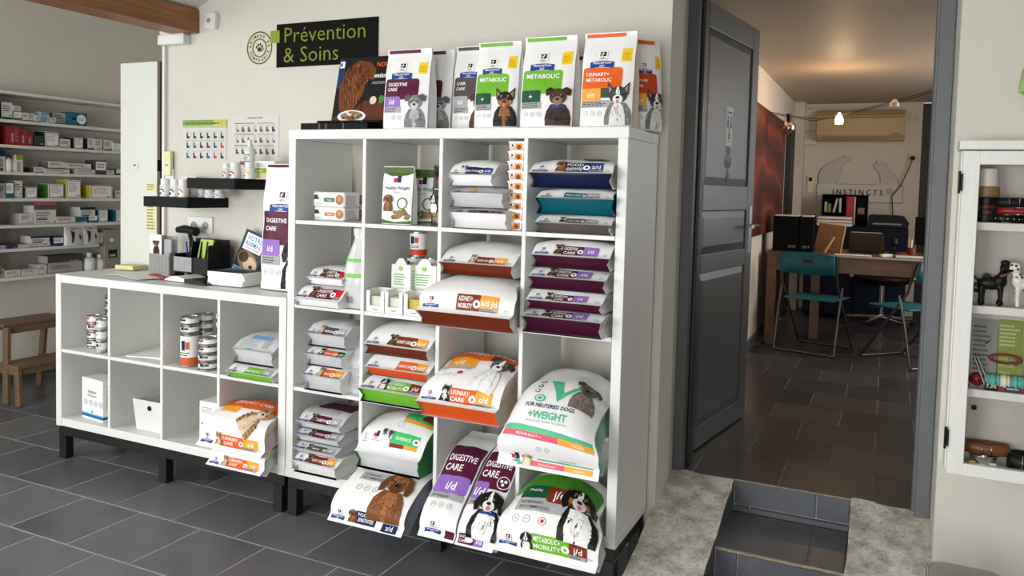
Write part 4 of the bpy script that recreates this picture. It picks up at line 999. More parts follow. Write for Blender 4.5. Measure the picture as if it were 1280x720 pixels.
for i, c in enumerate((cm(200, 96, 44), C_dk, C_dk)): tin('tin, %s of the front left stack in the third cell' % ('tall bottom', 'middle', 'top')[i], cl(X_(237, 455, .06), -2, .041), .06, z2+(0, .15, .19)[i], .041, (.149, .04, .04)[i], M_card, c, GCL)
for i in range(4): tin('flat tin, %s in the front right stack of the third cell' % ('bottom', 'second', 'third', 'top')[i], cl(X_(260, 462, .05), -2, .043), .05, z2+i*.037, .043, .037, M_card, (C_dk, C_brown)[i % 2], GCL)
for i in range(6): tin('flat tin, %s from the bottom in the rear stack of the third cell' % ('first', 'second', 'third', 'fourth', 'fifth', 'sixth')[i], cl(X_(259, 455, .15)-.03, -2, .043), .16, z2+i*.038, .043, .038, M_card, C_dk, GCL)
for i in range(6): tin('flat tin, %s from the bottom in the rearmost right stack of the third cell' % ('first', 'second', 'third', 'fourth', 'fifth', 'sixth')[i], cl(X_(277, 455, .17)+.02, -2, .041), .17, z2+i*.041, .041, .041, M_card, C_dk, GCL)
c0, c1 = cell_x(-3)
GPp = 'loose sheets of paper in the low unit'
for i, (dx, dy, r, lab) in enumerate([(.16, .06, .15, 'lowest white sheet in the second cell of the low unit'), (.20, .07, -.12, 'middle white sheet in the second cell of the low unit'), (.22, .05, .3, 'top white sheet in the second cell of the low unit')]):
    b = MB(); b.box(-.105, .105, 0, .29, 0, .004, M_paper); o = tag(b.build('paper_sheet', None, (c0+dx, dy, z2+i*.0045), (0, 0, r)), lab, 'paper', GPp)
def gi_print(P, w, h):
    P.text('Digestive', .5*w, .66*h, .10*h, C_grey, 1, 'c', .7*w); P.text('GI Support', .5*w, .57*h, .09*h, cm(110, 130, 150), 1, 'c', .8*w); icons(P, .2*w, .42*h, .16*w, 4, cm(120, 150, 190))
    P.rect(0, .06*h, w, .13*h, cm(20, 100, 150), 1); P.rect(0, .13*h, w, .16*h, cm(120, 180, 210), 1); P.ell(.5*w, .2*h, .04*w, .02*h, C_dk, 1); P.text('30', .5*w, .27*h, .05*h, C_lgrey, 1, 'c')
x0, x1 = X_(100, 515, .05), X_(131, 515, .05)
carton('supplement_box', 'white box with blue bottom stripe in the first lower cell of the low unit', 'box', x0, x1, .05, .15, zl, zl+.205, M_card, gi_print, lambda P, w, h: (P.rect(0, .06*h, w, .13*h, cm(20, 100, 150), 1), P.lines(.2*w, .3*h, .8*w, .9*h, 10, C_lgrey)), rotz=-.12)
# white storage box with a finger hole
t = thing('storage_box', 'white plastic storage box with a round finger hole, lower cell of the low unit', 'box', ((cell_x(-3)[0]+cell_x(-3)[1])/2+.044, .06, zl), 0)
w0, w1, h, d0, d1, tk = .100, .112, .15, .25, .28, .004
b = MB()
def frustum(b, w0, w1, d0, d1, z0, z1, m, flip=False):
    vs = [(-w0,-0,z0),(w0,0,z0),(w0,d0,z0),(-w0,d0,z0),(-w1,-.012,z1),(w1,-.012,z1),(w1,d1,z1),(-w1,d1,z1)]
    fs = [(0,1,5,4),(1,2,6,5),(2,3,7,6),(3,0,4,7)]
    b.add(vs, [f[::-1] if flip else f for f in fs], m); return vs
o_ = frustum(b, w0, w1, d0, d1, 0, h, M_plas); 
i_ = [(x*.96, y*.96+.005, max(zq, .004)) for x, y, zq in o_]; b.add(i_, [(0,4,5,1),(1,5,6,2),(2,6,7,3),(3,7,4,0),(0,1,2,3)], M_plas); b.add(o_[:4], [(0,3,2,1)], M_plas)
b.add(o_[4:]+i_[4:], [(0,1,5,4),(1,2,6,5),(2,3,7,6),(3,0,4,7)], M_plas); b.build('box_body', t)
b = MB(); b.lathe([(.012, 0), (.012, .003)], M_bplas, 16, (0, -.0105, .115), M=Matrix.Rotation(math.pi/2+.08, 3, 'X')); b.build('finger_hole', t)
def petbox(P, w, h):
    P.lines(.1*w, .75*h, .6*w, .9*h, 3, C_lgrey); animal(P, .30*w, .22*h, .34*h, 'schnauzer'); animal(P, .68*w, .22*h, .42*h, 'jackdog'); P.lines(.1*w, .04*h, .9*w, .16*h, 3, C_dk)
GB = 'cartons in the third lower cell of the low unit'
x0, x1 = X_(249, 560, .04), cell_x(-2)[1]-.006
carton('pet_carton', 'white carton with a cat and dog picture in front, low unit', 'box', x0, x1, .04, .14, zl, zl+.20, M_card, petbox, None, GB)
carton('pet_carton', 'taller grey-white carton behind the cat and dog one, low unit', 'box', x0+.01, x1, .16, .26, zl, zl+.275, M_cardg, lambda P, w, h: P.lines(.1*w, .7*h, .7*w, .95*h, 4, C_lgrey), None, GB)

# top of the tall unit: black cases, standee ----------------------------------
M_leather = mat('black_leatherette', (12, 11, 12), .6, spec=.15, noise_amt=.2, nscale=60, bump=.2, bscale=200)
xa, xb, xc2 = X_(361.5, 155, .10), X_(445, 155, .10), X_(474, 155, .05)
GBk = 'black flat cases on top of the tall unit'
for lab, x0, x1, y0, y1, z0, h in [('flat black case with grey stripes lying on the left end of the shelf top', .02, .36, .05, .15, TOPZ+.001, .028), ('second black case lying partly on the lower one beside the cat poster', .10, .42, .055, .15, TOPZ+.030, .009)]:
    t = thing('flat_case', lab, 'case', ((x0+x1)/2, y0, z0), 0, GBk); w = x1-x0
    b = MB(); b.box(-w/2, w/2, 0, y1-y0, 0, h, M_leather); b.build('case_body', t, bevel=.003)
    for f in (-.22, -.12, .14) if h > .02 else (-.1, .2): q = MB(); q.box(f*w, f*w+.008, -.0008, .0, .002, h-.002, cm(84, 78, 80)); q.build('stripe', t)
# cat poster standee
M_poster = mat('dark_poster_print', (26, 22, 24), .6, spec=.2, noise_amt=.1, nscale=5)
px0, px1 = X_(411, 158, .16), X_(482, 158, .16); pw = px1-px0; ph = .325
t = thing('poster_standee', 'dark advertising poster of a ginger cat eating from a white plate', 'poster', (px0, .165, TOPZ+.001), 0)
lean = .22
b = MB(); b.add([(0,0,0),(pw,0,0),(pw,lean*ph,ph),(0,lean*ph,ph),(0,.004,0),(pw,.004,0),(pw,lean*ph+.004,ph),(0,lean*ph+.004,ph)], [(0,1,2,3),(4,7,6,5),(0,4,5,1),(1,5,6,2),(2,6,7,3),(3,7,4,0)], M_poster); b.build('board', t)
b = MB(); b.add([(pw*.35,.006,0),(pw*.65,.12,0),(pw*.65,.118,.002),(pw*.5,lean*ph*.8+.005,ph*.8),(pw*.35,.118,.0)], [(1,3,4),(2,4,3)], M_cardg); b.bar((pw*.5, lean*ph*.8+.006, ph*.8), (pw*.5, .12, .001), .05, .003, M_cardg); b.build('strut', t)
P = Print(); fur, fur2, fur3 = cm(110, 58, 28), cm(76, 40, 22), cm(122, 68, 34)
P.rect(0, .60*ph, .12*pw, ph, cm(30, 56, 92), 1); P.rect(.02*pw, .88*ph, .10*pw, .97*ph, C_wh, 2); P.rect(.03*pw, .90*ph, .06*pw, .95*ph, C_navy, 3)
P.poly([(0, 0), (pw, 0), (pw, .38*ph), (.55*pw, .42*ph), (.3*pw, .25*ph), (0, .2*ph)], cm(92, 46, 30), 1)
P.poly([(.10*pw, .35*ph), (.06*pw, .62*ph), (.16*pw, .86*ph), (.36*pw, .98*ph), (.56*pw, .95*ph), (.68*pw, .84*ph), (.66*pw, .70*ph), (.54*pw, .72*ph), (.50*pw, .50*ph), (.40*pw, .34*ph), (.30*pw, .22*ph), (.16*pw, .22*ph)], fur, 2)
P.poly([(.20*pw, .42*ph), (.18*pw, .66*ph), (.30*pw, .74*ph), (.44*pw, .68*ph), (.46*pw, .46*ph), (.36*pw, .28*ph), (.26*pw, .28*ph)], fur3, 3)
for i in range(9): P.poly([(.16*pw+i*.045*pw, .80*ph), (.19*pw+i*.045*pw, .80*ph), (.22*pw+i*.04*pw, .92*ph)], fur2, 4)
for i in range(5): P.poly([(.24*pw+i*.045*pw, .56*ph), (.26*pw+i*.045*pw, .56*ph), (.255*pw+i*.04*pw, .68*ph)], fur2, 4)
P.poly([(.14*pw, .62*ph), (.22*pw, .64*ph), (.12*pw, .74*ph)], fur2, 4); P.poly([(.42*pw, .66*ph), (.50*pw, .62*ph), (.54*pw, .74*ph)], fur2, 4)
P.ell(.36*pw, .205*ph, .25*pw, .085*ph, C_wh, 6, n=24); P.ell(.36*pw, .215*ph, .20*pw, .062*ph, cm(120, 84, 48), 6, n=20)
for i in range(30): a, r = rnd.random()*6.28, rnd.random()**.5; P.ell(.36*pw+.18*pw*r*math.cos(a), .215*ph+.052*ph*r*math.sin(a), .012*pw+.003, .006, rnd.choice([cm(176, 130, 78), cm(146, 98, 54), cm(96, 62, 34)]), 7, n=7)
P.text('NOUVEAU', .68*pw, .88*ph, .085*ph, C_or, 5, 'l', None, .02); P.text('IRRÉSISTIBLE', .66*pw, .73*ph, .06*ph, C_wh, 5, 'l', None, .02); P.lines(.64*pw, .64*ph, .95*pw, .68*ph, 2, C_lgrey, 5)
P.ell(.70*pw, .42*ph, .06*pw, .055*ph, cm(216, 200, 190), 5); P.ell(.84*pw, .43*ph, .05*pw, .055*ph, cm(60, 140, 60), 5); P.rect(.5*pw, .2*ph, .51*pw, .42*ph, C_bk, 5)
for cx_, cy_, rx_, ry_, n_ in ((.36, .76, .24, .17, 90), (.30, .52, .17, .18, 80)):
    for i in range(n_):
        a, r = rnd.random()*6.28, rnd.random()**.5; x, y = (cx_+rx_*r*math.cos(a))*pw, (cy_+ry_*r*math.sin(a))*ph; l_ = (.05+.05*rnd.random())*ph; w_ = .006*pw+.004*pw*rnd.random()
        P.poly([(x-w_, y), (x+(.36*pw-x)*.15, y-l_), (x+w_, y)], rnd.choice([cm(84, 44, 22), cm(140, 82, 44), cm(96, 50, 26), cm(160, 102, 58)]), 5)
# keep the print on the board
P.v = [(min(max(x, .002), pw-.002), min(max(y, .002), ph-.002), l) for x, y, l in P.v]
P.build('poster_print', t, plane_map((0, 0, 0), (1,0,0), (0,lean,1)))

# things on the counter ----------------------------------------------------
M_gplas = mat('grey_plastic', (142, 142, 142), .4, noise_amt=.04, nscale=15)
zc = CTZ
# pad of yellow notes
b = MB(); b.box(-.07, .05, -.04, .05, 0, .022, mat('yellow_paper', (226, 218, 160), .7, noise_amt=.03)); o = tag(b.build('note_pad', None, (-1.36, .35, zc), (0, 0, .1), bevel=.001), 'pad of pale yellow notes at the left end of the counter', 'notepad')
for lab, x, y, r, w, d, m in [('white sheet lying near the left end of the counter', -1.15, .20, .2, .21, .15, M_paper), ('second white sheet lying flat beside the red leaflet', -1.02, .14, -.3, .20, .14, M_paper)]:
    b = MB(); b.box(-w/2, w/2, -d/2, d/2, 0, .0015, m); tag(b.build('paper_sheet', None, (x, y, zc+(.0016 if 'second' in lab else 0)), (0, 0, r)), lab, 'paper')
t = thing('leaflet', 'small red folded leaflet lying on the counter', 'leaflet', (-.93, .20, zc+.004), -.35)
b = MB(); b.box(-.10, .10, -.05, .05, 0, .006, mat('red_leaflet_paper', (168, 62, 56), .5, noise_amt=.1, nscale=8)); b.build('cover', t)
b = MB(); b.box(-.098, .04, -.056, .03, -.003, -.0005, M_paper); b.build('inside_page', t)
b = MB(); b.box(-.05, .05, -.01, .008, .0061, .007, C_wh); b.build('title_strip', t)
# grey leaflet holder, black leaflet rack
M_rib = mat('ribbed_grey_plastic', (150, 150, 150), .35, noise_amt=.05, nscale=20)
t = thing('leaflet_holder', 'grey ribbed leaflet holder with a white dog leaflet', 'holder', (-1.005, .22, zc), -.06)
b = MB(); b.box(-.075, .075, 0, .004, 0, .11, M_rib); 
for i in range(14): b.box(-.07+i*.0105, -.066+i*.0105, -.0015, 0, .004, .106, M_rib)
b.build('front_plate', t)
b = MB(); b.box(-.075, .075, .045, .049, 0, .20, M_gplas); b.box(-.075, -.072, .004, .045, 0, .12, M_gplas); b.box(.072, .075, .004, .045, 0, .12, M_gplas); b.box(-.075, .075, 0, .049, -.0, .003, M_gplas); b.build('back_plate', t)
b = MB(); b.box(.022, .075, .012, .018, .02, .185, mat('clear_plastic', (190, 194, 196), .2, alpha=.55, noise_amt=.02)); b.build('clear_divider', t)
l = thing('leaflet', 'white leaflet with a dark puppy photo in the grey holder', 'leaflet', (-1.035, .226, zc+.006), -.06)
b = MB(); b.box(-.042, .042, 0, .006, .0, .20, M_paper); b.build('card', l)
P = Print(); animal(P, .008, .105, .072, 'brown'); P.lines(-.03, .145, .03, .16, 2, C_lgrey); P.ring(-.02, .18, .006, .008, C_lgrey); P.build('front_print', l, plane_map((0, 0, 0), (1,0,0), (0,0,1)))
t = thing('leaflet_rack', 'low black and grey desktop leaflet rack against the wall', 'holder', (-.80, .22, zc), -.03)
b = MB(); b.box(-.10, .13, 0, .005, .028, .105, M_bplas); b.box(-.10, .13, .13, .135, 0, .19, M_bplas); b.box(-.10, -.095, 0, .135, 0, .12, M_bplas); b.box(.125, .13, 0, .135, 0, .17, M_bplas); b.box(-.10, .13, 0, .135, 0, .005, M_bplas); b.build('rack_body', t)
b = MB(); b.box(-.10, .022, -.006, -.001, .035, .105, M_rib); b.box(-.03, -.026, -.0075, -.006, .07, .085, M_gplas); b.build('grey_front', t)
b = MB()
for x in (-.04, .02, .06): b.bar((x, .05, .005), (x-.01, .09, .175), .004, .05, M_bplas)
b.build('divider', t)
t = thing('brochure', 'glossy green brochure standing in the black rack', 'brochure', (-.765, .262, zc+.006), -.03)
b = MB(); b.add([(-.052,0,0),(.036,0,0),(.052,.03,.185),(-.036,.03,.185),(-.052,.008,0),(.036,.008,0),(.052,.038,.185),(-.036,.038,.185)], [(0,1,2,3),(4,7,6,5),(0,4,5,1),(1,5,6,2),(2,6,7,3),(3,7,4,0)], mat('green_gloss_print', (150, 178, 36), .25, noise_amt=.15, nscale=12)); b.build('cover', t, bevel=.001)
b = MB(); b.lathe([(.011, 0), (.011, .001)], C_wh, 12, (.025, .0235, .15), M=Matrix.Rotation(math.pi/2-.16, 3, 'X')); b.build('emblem', t)
t = thing('barcode_scanner', 'black handheld scanner head clipped above the leaflet holder', 'scanner', (-.945, .345, zc), 0)
b = MB(); b.tube([(-.07, 0, .226), (-.02, 0, .232), (.03, -.01, .228), (.07, -.01, .222)], [.016, .022, .020, .024], M_bplas, 12); b.build('head', t)
b = MB(); b.tube([(0, .01, .215), (.03, .02, .10), (.04, .02, 0)], .010, M_bplas, 8); b.build('stem', t)
b = MB(); b.box(-.01, .085, -.02, .05, 0, .004, M_bplas); b.build('foot', t)
t = thing('wall_socket', 'white double wall socket behind the leaflet holders', 'socket', (-.93, WY, zc+.25), 0)
b = MB(); b.box(-.085, .085, -.012, 0, -.04, .045, M_plas); b.build('plate', t, bevel=.003)
for x in (-.04, .04): b = MB(); b.lathe([(.020, 0), (.020, .002), (.017, .002), (.017, .0005)], M_gplas, 16, (x, -.0121, 0), M=Matrix.Rotation(math.pi/2, 3, 'X')); b.build('outlet', t)
# spray bottle and cup among the leaflets
t = thing('pen_pot', 'dark pen pot with pens behind the black rack front', 'pot', (-.87, .29, zc+.006), 0)
b = MB(); b.lathe([(.026, 0), (.028, .09), (.025, .09), (.024, .004)], M_gplas, 16); b.build('pot', t)
for i, c in enumerate((C_blue, C_bk, C_dgreen)): b = MB(); b.tube([(.008*(i-1), 0, .01), (.018*(i-1), .005*(i-1), .17)], .004, c, 6); b.build('pen', t)
# open black magazine, stack of magazines, pet magazine
t = thing('magazine', 'open black magazine lying on the counter in front of the rack', 'magazine', (-.70, .165, zc), -.12)
b = MB(); N = 8
for s, m in ((-1, M_paper), (1, mat('black_gloss_print', (26, 26, 28), .25, noise_amt=.2, nscale=10))):
    vs = []; 
    for i in range(N+1):
        x = i/N*.15; zz = .004+.018*math.sin(min(1, i/N)*math.pi)*(.6 if s > 0 else .8)+(.012*(1-i/N))
        vs += [(s*x, -.06, zz), (s*x, .06, zz), (s*x, -.06, 0), (s*x, .06, 0)]
    fs = []
    for i in range(N): k = 4*i; fs += [(k, k+4, k+5, k+1), (k+2, k+3, k+7, k+6), (k, k+2, k+6, k+4), (k+1, k+5, k+7, k+3)]
    fs += [(4*N, 4*N+2, 4*N+3, 4*N+1), (0, 1, 3, 2)]
    q = MB(); q.add(vs, fs, m, False); q.build('page_spread', t)
GM = 'magazines in a pile on the counter'
nm = ['lowest', 'second lowest', 'third', 'fourth', 'second highest']
for i in range(5):
    t = thing('magazine', 'thick white-edged magazine, %s in the pile beside the pet magazine' % nm[i], 'magazine', (-.475+rnd.uniform(-.006, .006), .13+rnd.uniform(-.004, .006), zc+i*.0125), .06+rnd.uniform(-.05, .05), GM)
    b = MB(); b.box(-.105, .105, 0, .145, .001, .0115, M_paper); b.build('pages', t)
    b = MB(); b.box(-.106, .106, -.001, .146, .0115, .0122, cm(70, 92, 112) if i == 4 else M_card); b.box(-.106, .106, -.001, .146, 0, .0009, M_card); b.build('cover', t)
    if i == 4:
        P = Print(); P.poly([(-.06, .01), (.10, .03), (.09, .12), (.0, .09)], cm(46, 40, 38), 1); P.poly([(-.10, .06), (-.02, .08), (.02, .13), (-.09, .14)], cm(90, 140, 176), 1); P.build('cover_print', t, plane_map((0, 0, .0124), (1,0,0), (0,1,0)))
t = thing('magazine', 'blue pet magazine with a sleeping dog cover leaning against the wall', 'magazine', (X_(313, 315, .345), .345, zc+.001), 0)
tl = Matrix.Rotation(math.radians(17), 3, 'Y') @ Matrix.Rotation(-.18, 3, 'X')
b = MB(); hx = .075
b.cbox((0, .0, .0), (.15, .006, .22), cm(36, 46, 66)); co = b.build('pages', t, (0, 0, .125)); co.rotation_euler = tl.to_euler()
P = Print(); P.rect(-.058, .015, .058, .098, C_wh, 1); P.text('VOTRE', 0, .066, .032, cm(70, 150, 200), 2, 'c', .10, .02); P.text('ANIMAL', 0, .038, .032, cm(70, 150, 200), 2, 'c', .105, .02); P.text('AU QUOTIDIEN', 0, .022, .014, C_red, 2, 'c', .09, .01)
P.rect(-.074, -.11, .074, -.075, cm(120, 160, 190), 1); P.ell(.0, -.035, .07, .045, cm(150, 110, 76), 2, -.3); P.ell(.02, -.045, .045, .034, cm(206, 180, 150), 3, -.3); P.ell(-.03, -.02, .03, .028, cm(60, 44, 36), 4); P.ell(.03, -.055, .012, .009, C_bk, 5); P.lines(-.06, -.10, .0, -.08, 2, C_navy, 3)
Mt = tl; fo = Mt @ Vector((0, -.003, 0)) + Vector((0, 0, .125)); P.build('cover_print', t, plane_map(fo, Mt @ Vector((1,0,0)), Mt @ Vector((0,0,1))))

# wall things ----------------------------------------------------------------
def wallsheet(name, label, cat, x0, x1, z0, z1, m, draw, th=.0015, Yw=WY):
    t = thing(name, label, cat, ((x0+x1)/2, Yw-.0005, z0), 0)
    b = MB(); b.box(-(x1-x0)/2, (x1-x0)/2, -th, 0, 0, z1-z0, m); b.build('sheet', t)
    P = Print(); draw(P, x1-x0, z1-z0); P.build('print', t, plane_map((-(x1-x0)/2, -th, 0), (1,0,0), (0,0,1)))
    return t
def cal1(P, w, h):
    P.rect(0, .86*h, w, h, cm(122, 150, 60), 1); P.rect(0, .80*h, w, .86*h, cm(176, 190, 140), 1); P.rect(.7*w, .86*h, w, h, cm(190, 180, 80), 2)
    P.lines(.08*w, .89*h, .9*w, .95*h, 1, cm(60, 90, 40), 2)
    cols = [C_red, C_dk, C_teal, C_pur, C_dk, C_blue]
    for r in range(3):
        y = (.54, .30, .04)[r]*h
        for c in range(6):
            x = (.07+c*.155)*w; k = C_dk if r == 0 else cols[(c+r) % 6]
            P.rect(x+.02*w, y, x+.05*w, y+.14*h, C_dk if r == 0 else k, 1); P.rect(x+.05*w, y, x+.09*w, y+.06*h, k, 1); P.lines(x, y+.15*h, x+.11*w, y+.19*h, 2, C_lgrey, 1); P.rect(x+.13*w, y-.02*h, x+.133*w, y+.2*h, C_lgrey, 1)
    P.rect(.03*w, .49*h, .95*w, .50*h, C_lgrey, 1); P.rect(.03*w, .255*h, .95*w, .262*h, C_lgrey, 1)
def cal2(P, w, h):
    P.text('Programme nutrition', .5*w, .92*h, .055*h, C_dk, 1, 'c', .5*w, .01)
    for r in range(3):
        y = (.60, .34, .07)[r]*h
        for c in range(7):
            x = (.06+c*.13)*w; k = rnd.choice([C_dk, C_grey, cm(120, 80, 90), C_lgrey]); P.rect(x+.02*w, y, x+.06*w, y+.12*h, k, 1); P.ell(x+.07*w, y+.03*h, .02*w, .03*h, C_grey, 2); P.lines(x, y+.14*h, x+.10*w, y+.18*h, 2, C_lgrey, 1)
        P.rect(.05*w, y+.20*h, .45*w, y+.215*h, C_dk, 1); P.poly([(.45*w, y+.19*h), (.48*w, y+.207*h), (.45*w, y+.225*h)], C_dk, 1); P.rect(.55*w, y+.20*h, .9*w, y+.212*h, C_grey, 1)
wallsheet('wall_chart', 'product chart with a green heading on the wall above the black shelves', 'poster', -1.062, -.758, 1.522, 1.726, mat('greyish_paper', (206, 205, 199), .7, noise_amt=.02), cal1, .002)
wallsheet('wall_chart', 'plain white product chart on the wall left of the tall unit', 'poster', -.722, -.423, 1.539, 1.746, mat('greyish_paper', (206, 205, 199), .7, noise_amt=.02), cal2, .002)
# sign
M_signk = mat('black_sign_board', (16, 15, 13), .75, spec=.12, noise_amt=.05, nscale=8); C_olive = cm(124, 140, 38)
t = thing('wall_sign', 'black and white care sign with green lettering and a paw logo on the wall', 'sign', (-.64, WY-.0005, 1.972), 0)
b = MB(); b.box(.20, .789, -.005, 0, .0, .206, M_signk); b.build('black_board', t)
b = MB(); b.box(0, .20, -.004, 0, 0, .197, mat('sign_white', (206, 202, 186), .6, noise_amt=.02)); b.build('white_board', t)
P = Print(); P.text('Prévention', .242, .116, .104, C_olive, 1, 'l', None, -.008, sx=1.06); P.text('& Soins', .242, .022, .104, C_olive, 1, 'l', None, -.008, sx=1.06); P.build('lettering', t, plane_map((0, -.005, 0), (1,0,0), (0,0,1)))
b = MB(); b.box(.165, .222, -.010, -.0055, .118, .176, mat('olive_square', (132, 148, 36), .5, noise_amt=.03)); b.build('green_square', t)
P = Print(); cx, cy = .093, .100
P.ring(cx, cy, .076, .080, C_dk, 1, 32); P.ring(cx, cy, .073, .0755, C_olive, 1, 32); P.ring(cx, cy, .043, .046, C_dk, 1, 24); P.ring(cx, cy, .039, .042, C_olive, 1, 24)
for s, a0, a1, rr, flip in (('ANIMAUX DE', 172, 8, .053, 1), ('COMPAGNIE', 200, 340, .066, -1)):
    for i, ch in enumerate(s):
        if ch == ' ': continue
        a = math.radians(a0+(a1-a0)*i/(len(s)-1)); P.text(ch, cx+rr*math.cos(a), cy+rr*math.sin(a), .019, C_dk, 1, 'c', None, .02, rot=a-flip*math.pi/2)
P.ell(cx, cy-.008, .013, .011, C_dk, 2)
for x, y in ((-.018, .004), (-.008, .015), (.006, .016), (.017, .006)): P.ell(cx+x, cy+y, .005, .007, C_dk, 2)
P.poly([(cx+.004, cy-.02), (cx+.022, cy-.016), (cx+.028, cy+.0), (cx+.018, cy-.004)], C_olive, 3); P.build('paw_logo', t, plane_map((0, -.004, 0), (1,0,0), (0,0,1)))
# alarm sensor, cable box and conduit
t = thing('alarm_sensor', 'small white alarm sensor with a round eye high on the wall', 'sensor', (-.852, WY, 2.178), 0)
b = MB(); b.prism([(-.04, .006), (.03, -.002), (.041, .06), (.030, .084), (.0, .082), (-.026, .075)], .03, M_plas, Matrix.Translation((0, -.03, 0))); b.build('housing', t, bevel=.004)
b = MB(); b.lathe([(.012, 0), (.012, .003), (.006, .005)], M_gplas, 14, (-.006, -.0305, .042), M=Matrix.Rotation(math.pi/2, 3, 'X')); b.build('lens', t)
t = thing('cable_box', 'white cable box with a conduit running down the wall edge under the beam', 'cable box', (-1.195, WY, 2.112), 0)
b = MB(); b.box(.0, .185, -.05, 0, 0, .05, M_plas); b.build('box_body', t, bevel=.006)
b = MB(); b.box(.01, .18, -.045, -.002, .05, .10, M_wall); b.build('upper_cover', t, bevel=.004)
b = MB(); b.box(0, .018, -.02, 0, -1.17, 0, M_plas); b.build('conduit', t, bevel=.003)
# tall white panel beside the wall end
t = thing('sliding_door', 'tall white sliding panel with a brown edge standing at the wall end', 'door', (-1.385, WY+.005, 0), 0)
b = MB(); b.box(-.152, .128, 0, .035, 0, 2.04, mat('grey_white_lacquer', (212, 215, 206), .4, noise_amt=.015, nscale=3)); b.build('panel', t, bevel=.002)
b = MB(); b.box(.128, .148, .0, .035, 0, 2.04, mat('dark_wood_edge', (84, 62, 46), .5, noise_amt=.25, nscale=8, stretch=(10, 10, .6))); b.build('edge_strip', t)
b = MB(); b.box(.149, .156, -.02, .02, 1.46, 1.52, M_bplas); b.build('catch', t, bevel=.003)
b = MB(); b.box(.110, .155, -.03, .0, CTZ, CTZ+.03, M_bplas); b.build('foot_guide', t, bevel=.003)
b = MB(); b.box(-.06, -.01, -.004, 0, 1.47, 1.50, M_plas); b.lathe([(.006, 0), (.006, .008)], M_gplas, 10, (-.035, -.004, 1.49), M=Matrix.Rotation(math.pi/2, 3, 'X')); b.build('wall_hook', t)
for z0, z1, lab in ((1.352, 1.40, 'yellow paper note on the white panel above the lower black shelf'), (1.14, 1.285, 'yellow paper note on the white panel below the lower black shelf')):
    t = thing('paper_note', lab, 'note', (-1.30, WY+.0045, z0), 0)
    b = MB(); b.box(-.038, .040, -.001, 0, 0, z1-z0, mat('yellow_note', (222, 217, 176), .7, noise_amt=.03)); b.build('sheet', t)
    P = Print(); P.lines(-.03, .006, .03, z1-z0-.006, 8 if z1-z0 > .1 else 3, cm(150, 140, 100)); P.build('writing', t, plane_map((0, -.001, 0), (1,0,0), (0,0,1)))
# thermostat remote
t = thing('remote_control', 'cream remote control with a small display in a wall holder', 'remote', (-1.148, WY, 1.425), 0)
b = MB(); b.box(-.030, .030, -.014, 0, -.01, .05, M_plas); b.build('holder', t, bevel=.003)
b = MB(); b.box(-.024, .026, -.030, -.010, .012, .140, mat('cream_plastic', (222, 218, 178), .4, noise_amt=.02)); b.build('handset', t, bevel=.004)
b = MB(); b.box(-.016, .016, -.0312, -.030, .088, .125, mat('pale_lcd', (206, 222, 140), .3, noise_amt=.02)); b.build('display', t)
b = MB()
for x in (-.010, .004): b.box(x, x+.008, -.0314, -.030, .062, .072, M_gplas)
b.build('button', t)
# floating shelves
M_lack = mat('black_brown_veneer', (15, 15, 16), .55, spec=.15, noise_amt=.2, nscale=10, stretch=(1, 8, 8))
GF = 'floating black wall shelves'
for lab, x0, x1, z0 in (('lower black floating shelf, at the left', -1.04, -.745, 1.283), ('upper black floating shelf, overlapping the lower one at its right', -.748, -.452, 1.379)):
    t = thing('floating_shelf', lab, 'shelf', ((x0+x1)/2, WY-.001, z0), 0, GF)
    b = MB(); b.box(-(x1-x0)/2, (x1-x0)/2, -.26, 0, 0, .050, M_lack); b.build('board', t, bevel=.002)
    b = MB(); b.box(-(x1-x0)/2-.0006, (x1-x0)/2+.0006, -.2606, -.2592, .001, .049, mat('black_edge_band', (24, 25, 26), .6, spec=.12, noise_amt=.1, nscale=20)); b.build('edge_band', t)
def bottle(label, x, y, z0, r, h, col, group, cap=.3, m=None):
    t = thing('supplement_bottle', label, 'bottle', (x, y, z0), 0, group)
    hb = h*(1-cap)
    b = MB(); b.lathe([(r*.95, 0), (r, .003), (r, hb*.94), (r*.8, hb), (.001, hb)], m or M_plas, 18); b.build('body', t)
    b = MB(); b.lathe([(r*.88, hb-.002), (r*.88, h-.002), (r*.83, h), (.001, h)], M_plas, 18); b.build('cap', t)
    P = Print(); P.ell(0, hb*.38, r*.6, hb*.28, col, 1, a0=0, a1=180, n=10); P.ell(0, hb*.38, r*.42, hb*.16, C_wh, 2, a0=0, a1=180, n=10); P.ell(-.2*r, hb*.28, r*.25, hb*.12, col, 3); P.lines(-r*.7, hb*.7, r*.7, hb*.86, 2, C_lgrey, 1)
    P.build('label', t, lambda a, s, l: Vector((math.sin(a/r)*(r+.0006+l), -math.cos(a/r)*(r+.0006+l), s)), [r*.2*i-r for i in range(11)])
GS = 'supplement bottles on the floating shelves'; zs = 1.3335; zu = 1.4295
for px, y, c, h, lab in [(207, .21, cm(40, 100, 90), .088, 'white supplement bottle with dark teal label, leftmost on the lower shelf'), (219, .21, C_bk, .088, 'white supplement bottle with black label, second on the lower shelf'),
                       (229.5, .20, cm(206, 106, 56), .088, 'white supplement bottle with orange label, third on the lower shelf'), (240, .26, C_dk, .072, 'short white bottle with dark label under the upper shelf, left'),
                       (252, .29, C_grey, .040, 'grey-white jar under the upper shelf, second'), (262, .28, C_lgrey, .040, 'plain white jar under the upper shelf, third'), (274, .29, C_grey, .040, 'white jar with a grey arch label under the upper shelf, right')]:
    bottle(lab, X_(px, 240, y), y, zs, .0265 if h > .05 else .026, h, c, GS, .32)
carton('supplement_box', 'flat pale carton standing behind the bottles on the lower shelf', 'box', X_(226, 240, .33), X_(245, 240, .33), .33, .38, zs, zs+.10, M_card, None, None)
